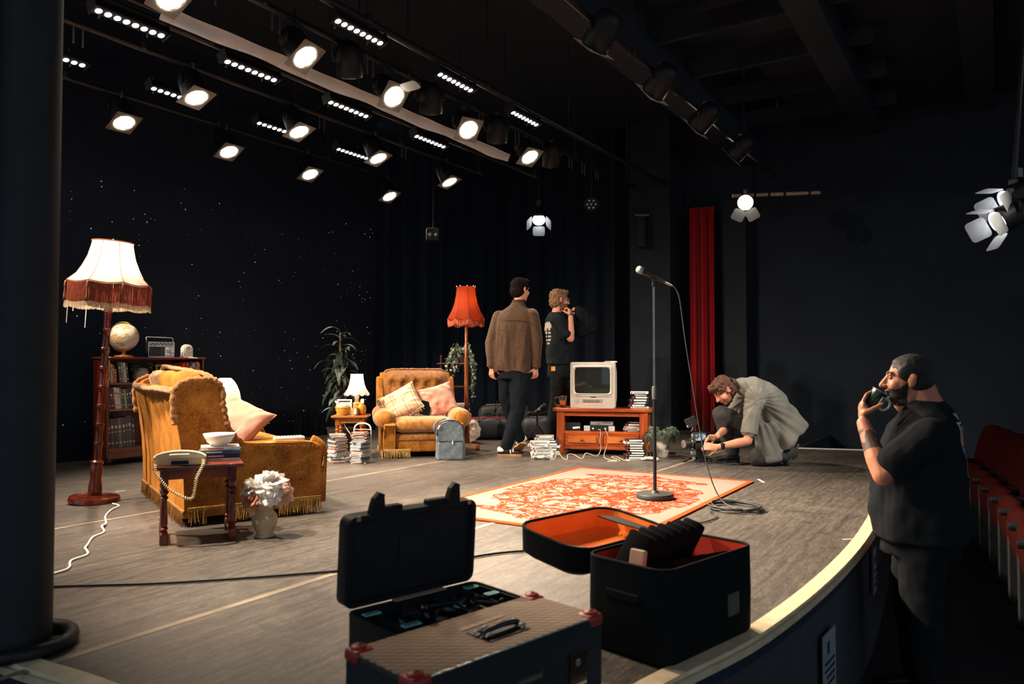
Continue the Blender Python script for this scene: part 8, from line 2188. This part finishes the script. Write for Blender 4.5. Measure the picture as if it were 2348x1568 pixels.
for s in (-1, 1):
    tube(bm, [HM @ V((s * 0.031 + 0.024 * math.cos(a), 0.103, 0.004 + 0.018 * math.sin(a))) for a in [2 * PI * k / 18 for k in range(18)]], 0.0018, n=5, closed=True)
    tube(bm, [HM @ V((s * 0.055, 0.102, 0.008)), HM @ V((s * 0.082, 0.04, 0.010)), HM @ V((s * 0.084, -0.01, 0.008))], 0.0018, n=5)
tube(bm, [HM @ V((-0.008, 0.106, 0.006)), HM @ V((0.008, 0.106, 0.006))], 0.0018, n=5); obj('glasses', bm, mat('wire_steel', '#b8bab8', rough=0.2, metal=0.8), t)
M_BT = mat('black_cotton', '#1c1f23', rough=0.95, spec=0.05, scale=10, bump=0.1, bscale=200)
bm = NB()
loft(bm, [((0.0, 0, 0.95), R_ * 0.19, F_ * 0.155), ((0.0, 0, 1.05), R_ * 0.19, F_ * 0.16), ((0.0, 0, 1.2), R_ * 0.19, F_ * 0.155), ((-0.015, 0, 1.34), R_ * 0.2, F_ * 0.145), ((-0.03, 0, 1.44), R_ * 0.19, F_ * 0.125), ((-0.045, 0, 1.50), R_ * 0.13, F_ * 0.095), ((-0.045, 0, 1.545), R_ * 0.07, F_ * 0.07)], 26, power=2.4)
for s in 'LR':
    sh, el = V(J['sh' + s]), V(J['el' + s]); e2 = sh.lerp(el, 0.72 if s == 'R' else 1.0)
    limb(bm, [(sh, 0.078), (sh.lerp(e2, .5), 0.074), (e2, 0.068)])
def backprint(p, n):
    if n.dot(-F_) > 0.55 and 1.16 < p.z < 1.43 and abs((p - V((0, 0, p.z))).dot(R_)) < 0.13:
        return 1 if (math.sin(p.z * 150) > -0.1 and math.sin(p.dot(R_) * 90) > -0.6) or p.z > 1.36 else 0
    return 0
fuse('t_shirt', bm, M_BT, t, voxel=0.010, smooth=3, disp=folds(0.02, 8, 2, 0.7), matfn=backprint, mats=[M_BT, mat('white_print', '#8d8880', rough=0.8)])
M_BTR = mat('black_trousers', '#1b1d20', rough=0.95, spec=0.05, scale=8)
bm = NB(); loft(bm, [((0.0, 0, 0.80), R_ * 0.17, F_ * 0.14), ((0, 0, 0.92), R_ * 0.17, F_ * 0.14), ((0, 0, 1.0), R_ * 0.165, F_ * 0.13)], 24)
for s in 'LR':
    hp, kn, an = V(J['hip' + s]), V(J['kn' + s]), V(J['an' + s]); limb(bm, [(hp - V((0, 0, 0.06)), 0.105), (hp.lerp(kn, .55), 0.092), (kn, 0.08), (kn.lerp(an, .5), 0.075), (an, 0.066)])
tr = fuse('trousers', bm, M_BTR, t, voxel=0.011, smooth=3, disp=folds(0.014, 8, 5, 0.8))
bm = NB(); bx(bm, (-0.085, -0.165, 0.90), (0.055, 0.008, 0.05), rz=-0.7); obj('orange_patch', bm, mat('patch_orange', '#d8862c', rough=0.6), tr)
bm = NB(); cyl(bm, V(J['wrR']) - V((0, 0, 0.0)), V(J['wrR']) + V((0.0, 0.012, 0.022)), 0.034, n=16); obj('wristwatch', bm, M_STEEL, t, smooth=True)
shoe(t, (-0.19, -0.13, 0), (0.05, -0.02, 0)); shoe(t, (0.0, 0.10, 0), (0.24, 0.20, 0))
t = thing('black_jacket', 'black jacket hanging over the raised arm of the bespectacled man', 'jacket', (0.83, 8.72, 1.42))
bm = NB(); loft(bm, [((-0.08, -0.06, 0.19), (0.02, 0, 0), (0, 0.03, 0)), ((-0.04, -0.04, 0.12), (0.08, 0, 0.02), (0, 0.07, 0)), ((0.02, 0, 0.02), (0.13, 0, 0), (0, 0.10, 0)), ((0.02, 0, -0.08), (0.11, 0, 0), (0, 0.09, 0)), ((-0.01, 0, -0.15), (0.06, 0, 0), (0, 0.06, 0))], 20); fuse('cloth', bm, mat('jacket_black', '#17191c', rough=0.95, spec=0.05), t, voxel=0.010, smooth=2, disp=folds(0.03, 10, 9, 0.7))
bm = NB(); tube(bm, spline([(-0.25, -0.10, 0.10), (-0.19, -0.10, 0.115), (-0.14, -0.08, 0.13)], 4), 0.008, n=6); obj('strap', bm, M_CABLE, t, smooth='all')

# ---------------------------------------------------------------- man crouching over the camera
t = thing('person', 'man in olive-grey shirt crouching over the camera rig', 'person', (2.35, 7.3, 0))
J = dict(tk=0.7, pelvis=(0.20, 0, 0.34), chest=(0.03, 0, 0.66), chest2=(-0.04, 0, 0.69), neck=(-0.19, 0.0, 0.74), skull=(-0.29, -0.01, 0.73), shL=(-0.09, -0.19, 0.655), elL=(-0.185, -0.27, 0.245), wrL=(-0.435, -0.20, 0.185), shR=(-0.08, 0.18, 0.64), elR=(-0.25, 0.14, 0.34), wrR=(-0.40, -0.02, 0.265),
         hipL=(0.13, -0.07, 0.25), knL=(-0.06, -0.14, 0.075), anL=(0.29, -0.13, 0.13), hipR=(0.12, 0.10, 0.27), knR=(-0.32, 0.13, 0.46), anR=(-0.20, 0.12, 0.09))
HM = hframe((-0.335, -0.015, 0.70), (-0.72, -0.18, -0.66), (-0.62, -0.05, 0.78))
HI = HM.inverted()
bm = NB(); inner_body(bm, J); head(bm, HM)
hand(bm, J['wrL'], (-0.98, 0.1, 0.05), (0.1, 0.9, -0.35), 1, curl=(0.35, 0.4, 0.5, 0.55), thumb=(0.6, 0.6, 0.5)); hand(bm, J['wrR'], (-0.95, -0.25, -0.1), (0.1, -0.7, -0.6), -1, curl=(0.35, 0.4, 0.45, 0.5))
fuse('body', bm, M_SKIN, t, voxel=0.006, smooth=3, matfn=lambda p, n: beardfn(p, n, -0.06), mats=[M_SKIN, mat('beard_auburn', '#8a5236', rough=0.7, scale=90)])
hair(t, HM, mat('hair_auburn', '#5e3820', rough=0.65, scale=50, col2='#38201a'), curl=0.016, fs=42, vol=1.1, front=0.035)
eyes(t, HM)
M_OLV = mat('olive_grey_cotton', '#7d7c76', rough=0.85, scale=7, col2='#6a6962', bump=0.12, bscale=220)
bm = NB()
loft(bm, [((-0.205, 0, 0.735), (0, 0.07, 0), (-0.02, 0, 0.065)), ((-0.15, 0, 0.735), (0, 0.15, 0), (-0.01, 0, 0.085)), ((-0.06, 0, 0.715), (0, 0.205, 0), (0.02, 0, 0.115)), ((0.05, 0, 0.645), (0, 0.215, 0), (0.07, 0, 0.125)), ((0.13, 0, 0.53), (0, 0.21, 0), (0.11, 0, 0.12)), ((0.18, 0, 0.42), (0, 0.215, 0), (0.13, 0, 0.12)), ((0.215, -0.01, 0.32), (0, 0.225, 0), (0.155, 0, 0.15)), ((0.25, -0.015, 0.235), (0, 0.235, 0), (0.18, 0, 0.18)), ((0.262, -0.015, 0.215), (0, 0.225, 0), (0.17, 0, 0.17))], 30, power=2.3)
loft(bm, [((0.02, -0.14, 0.40), (0.10, 0, 0), (0, 0.09, 0)), ((0.05, -0.17, 0.22), (0.12, 0, 0.02), (0, 0.06, 0)), ((0.07, -0.19, 0.07), (0.10, 0, 0.02), (0, 0.04, 0)), ((0.08, -0.19, 0.04), (0.07, 0, 0.01), (0, 0.03, 0))], 20)
for s in 'LR':
    sh, el = V(J['sh' + s]), V(J['el' + s]); e2 = sh.lerp(el, 0.78)
    limb(bm, [(sh + V((0.02, 0.03 if s == 'L' else -0.03, 0.0)), 0.10), (sh.lerp(e2, .5), 0.082), (e2, 0.072)])
def pleat(p, n):
    a = math.atan2(p.z - 0.62, p.x + 0.1)
    return (0.022 * nz((a * 2.6, p.y * 2, 0), 2.4, 3) * (0.3 + max(0, 0.6 - p.z)) * 2.4 + 0.014 * nz((p.x + p.z * 0.5, p.y, p.z * 0.6), 11, 6) * min(1, max(0.25, (p.x + 0.06) * 8))) * min(1.0, max(0.1, (p.z - 0.04) * 8))
sh_ = fuse('shirt', bm, M_OLV, t, voxel=0.009, smooth=3, disp=pleat)
for s in 'LR':
    sh, el = V(J['sh' + s]), V(J['el' + s]); a, b_ = sh.lerp(el, .70), sh.lerp(el, .84)
    bm = NB(); cyl(bm, a, b_, 0.078, 0.076, n=20); obj('rolled_cuff', bm, M_OLV, sh_, smooth=True)
bm = NB(); loft(bm, [((-0.195, 0, 0.735), (0, 0.085, 0), (-0.03, 0, 0.078)), ((-0.235, 0, 0.755), (0, 0.075, 0), (-0.03, 0, 0.07))], 22, cap=False); bmesh.ops.solidify(bm, geom=bm.faces[:], thickness=0.008); obj('collar', bm, M_OLV, sh_, smooth='all')
M_BTR2 = mat('washed_black_trousers', '#3a3a3c', rough=0.85, scale=8, col2='#2a2a2d')
bm = NB(); limb(bm, [((0.15, 0, 0.30), 0.15), ((0.14, 0, 0.24), 0.14)])
limb(bm, [(J['hipR'], 0.11), ((-0.1, 0.12, 0.38), 0.098), (J['knR'], 0.085), ((-0.27, 0.13, 0.27), 0.075), ((-0.21, 0.12, 0.12), 0.065)])
limb(bm, [(J['hipL'], 0.10), ((0.03, -0.11, 0.16), 0.085), (J['knL'], 0.08), ((0.1, -0.14, 0.085), 0.075), ((0.26, -0.13, 0.12), 0.062)])
fuse('trousers', bm, M_BTR2, t, voxel=0.010, smooth=3, disp=folds(0.012, 10, 8, 0.8))
shoe(t, (-0.15, 0.12, 0.0), (-0.41, 0.13, 0.0)); shoe(t, (0.335, -0.13, 0.20), (0.215, -0.14, 0.005), up=(-0.9, 0, -0.42), sole=mat('tread_sole', '#3a3c3e', rough=0.7, bump=1.0, bscale=90))
bm = NB(); cyl(bm, V((-0.412, -0.205, 0.19)), V((-0.385, -0.212, 0.197)), 0.034, n=16); w_ = obj('wristwatch', bm, M_CABLE, t, smooth=True)
bm = NB(); bx(bm, (-0.398, -0.240, 0.200), (0.032, 0.010, 0.036), bev=0.003); obj('watch_face', bm, mat('dark_gloss', '#0c0e10'), w_)

# ---------------------------------------------------------------- man drinking from a mug, standing below the stage
t = thing('person', 'dark-haired man in black T-shirt drinking from a mug beside the stage', 'person', (2.02, 3.8, -0.70), -0.34)
def Z4(*l): return [(V(p) + V((0, 0, 0.70))) for p in l]
J = dict(pelvis=(0.0, 0, 0.93), chest=(0.0, 0, 1.24), chest2=(0.02, 0, 1.32), neck=(0.045, 0.0, 1.45), skull=(0.01, 0, 1.54), shL=(0.01, -0.215, 1.31), elL=(-0.195, -0.27, 1.125), wrL=(-0.262, -0.115, 1.360), shR=(0.02, 0.215, 1.31), elR=(0.04, 0.29, 1.04), wrR=(-0.08, 0.25, 0.83),
         hipL=(0, -0.11, 0.85), knL=(-0.02, -0.13, 0.47), anL=(0.02, -0.13, 0.09), hipR=(0, 0.11, 0.85), knR=(-0.03, 0.12, 0.47), anR=(0.0, 0.13, 0.09))
HM = hframe((-0.045, -0.0, 1.575), (-1, 0.02, 0.04), (0.06, 0, 1))
HI = HM.inverted()
bm = NB(); inner_body(bm, J, 1.15); head(bm, HM, 1.02, fat=1.08)
limb(bm, [((0.05, 0, 1.42), 0.078), ((0.012, 0, 1.51), 0.068)]); limb(bm, [((-0.06, 0, 1.46), 0.055), ((-0.03, 0, 1.50), 0.06)])
MUG = V((-0.200, -0.045, 1.475))
hand(bm, V((-0.265, -0.105, 1.375)), (0.02, 0.50, 0.87), (0.97, 0.12, -0.1), -1, curl=(0.45, 0.5, 0.55, 0.6), k=1.08, thumb=(0.45, 0.45, 0.85), tcurl=0.35)
def m4(p, n):
    q = HI @ p
    if abs(q.x) < 0.1 and q.z < -0.052 + 0.75 * min(0.1, max(0.0, 0.055 - q.y)) and q.z > -0.135 and 0.006 < q.y < 0.11 and not (abs(q.x) < 0.024 and q.y > 0.085 and q.z > -0.060): return 1
    a, b_ = V(J['elL']), V(J['wrL']); d = (b_ - a); s = (p - a).dot(d) / d.length_squared
    if 0.45 < s < 0.85 and (p - a - d * s).length < 0.06 and nz(p, 28, 3) > -0.12 and p.y < -0.1: return 2
    return 0
fuse('body', bm, M_SKIN2, t, voxel=0.0045, smooth=3, matfn=m4, mats=[M_SKIN2, mat('beard_black', '#1d1815', rough=0.8, scale=90), mat('tattooed_skin', '#4f3c36', rough=0.6, scale=30)])
hair(t, HM, mat('hair_cropped_black', '#15161a', rough=0.7, scale=90), k=1.02, quiff=False, curl=0.0015, fs=120, vol=0.995, fat=1.06, front=0.012, back=-0.035)
eyes(t, HM, 1.02)
bm = NB(); X, Y = V((1, 0, 0)), V((0, 1, 0))
loft(bm, [((-0.005, 0, 0.80), Y * 0.235, X * 0.205), ((-0.01, 0, 0.95), Y * 0.245, X * 0.215), ((-0.005, 0, 1.10), Y * 0.25, X * 0.205), ((0.005, 0, 1.24), Y * 0.25, X * 0.185), ((0.02, 0, 1.33), Y * 0.23, X * 0.16), ((0.035, 0, 1.39), Y * 0.17, X * 0.13), ((0.038, 0, 1.43), Y * 0.125, X * 0.112), ((0.034, 0, 1.47), Y * 0.085, X * 0.080)], 30, power=2.4)
for s in 'LR':
    sh, el = V(J['sh' + s]), V(J['el' + s]); e2 = sh.lerp(el, 0.66); limb(bm, [(sh, 0.095), (sh.lerp(e2, .5), 0.093), (e2, 0.088)])
def prt(p, n):
    z = p.z - 0.70
    if n.x > 0.45 and abs(p.y) < 0.13:
        if 0.685 < z < 0.715 and abs(p.y) < 0.09: return 1
        if 0.665 < z < 0.675 or (abs(abs(p.y) - 0.122) < 0.006 and 0.42 < z < 0.67): return 2
        if abs(p.y) < 0.105:
            if 0.61 < z < 0.655: return 3
            if 0.56 < z < 0.605: return 4
            if 0.46 < z < 0.555: return 3 if nz(p, 30, 1) > -0.15 else 2
    return 0
ts = fuse('t_shirt', bm, M_BT, t, voxel=0.008, smooth=3, disp=folds(0.016, 7, 3, 0.8), matfn=prt, mats=[M_BT, mat('print_teal', '#7ab0b8', rough=0.8), mat('print_pink', '#e0a8a0', rough=0.8), mat('print_blue', '#6088b0', rough=0.8, scale=40, var=0.4), mat('print_tan', '#c8945c', rough=0.8, scale=60, var=0.4)])
bm = NB(); loft(bm, [((-0.0, 0, 0.72), Y * 0.22, X * 0.18), ((0.0, 0, 0.90), Y * 0.225, X * 0.185)], 24)
for s in 'LR':
    hp, kn, an = V(J['hip' + s]), V(J['kn' + s]), V(J['an' + s]); limb(bm, [(hp - V((0, 0, 0.08)), 0.12), (hp.lerp(kn, .55), 0.105), (kn, 0.088), (an, 0.07)])
fuse('trousers', bm, M_BTR, t, voxel=0.012, smooth=3, disp=folds(0.012, 8, 1, 0.8))
for y in (-0.13, 0.13): shoe(t, (0.09, y, 0), (-0.19, y, 0))
t = thing('coffee_mug', 'dark green mug held to the lips of the man beside the stage', 'mug', V((2.02, 3.8, -0.70)) + Matrix.Rotation(-0.34, 3, 'Z') @ MUG, rot=(0, math.radians(32), -0.34))
bm = NB(); lathe(bm, [(0, -0.046), (0.036, -0.046), (0.039, -0.042), (0.040, 0.046), (0.036, 0.046), (0.035, -0.036), (0, -0.038)], 28); obj('cup', bm, mat('dark_green_glaze', '#22352f', rough=0.2), t, smooth=True)
bm = NB(); tube(bm, [(0.038 * math.cos(2 * PI * k / 28), 0.038 * math.sin(2 * PI * k / 28), 0.046) for k in range(28)], 0.0025, n=5, closed=True); obj('rim', bm, mat('rim_grey', '#a3a49c', rough=0.3), t)
bm = NB(); tube(bm, spline([(0.03, -0.022, 0.028), (0.055, -0.030, 0.026), (0.068, -0.034, 0.0), (0.055, -0.030, -0.026), (0.03, -0.022, -0.028)], 6), 0.006, n=8); obj('handle', bm, mat('rim_grey', '#a3a49c'), t, smooth='all')
bm = NB(); bx(bm, (0.03, -0.028, 0.0), (0.03, 0.006, 0.06), rz=0.75); obj('pale_patch', bm, mat('patch_grey', '#7d7a76', rough=0.4), t)
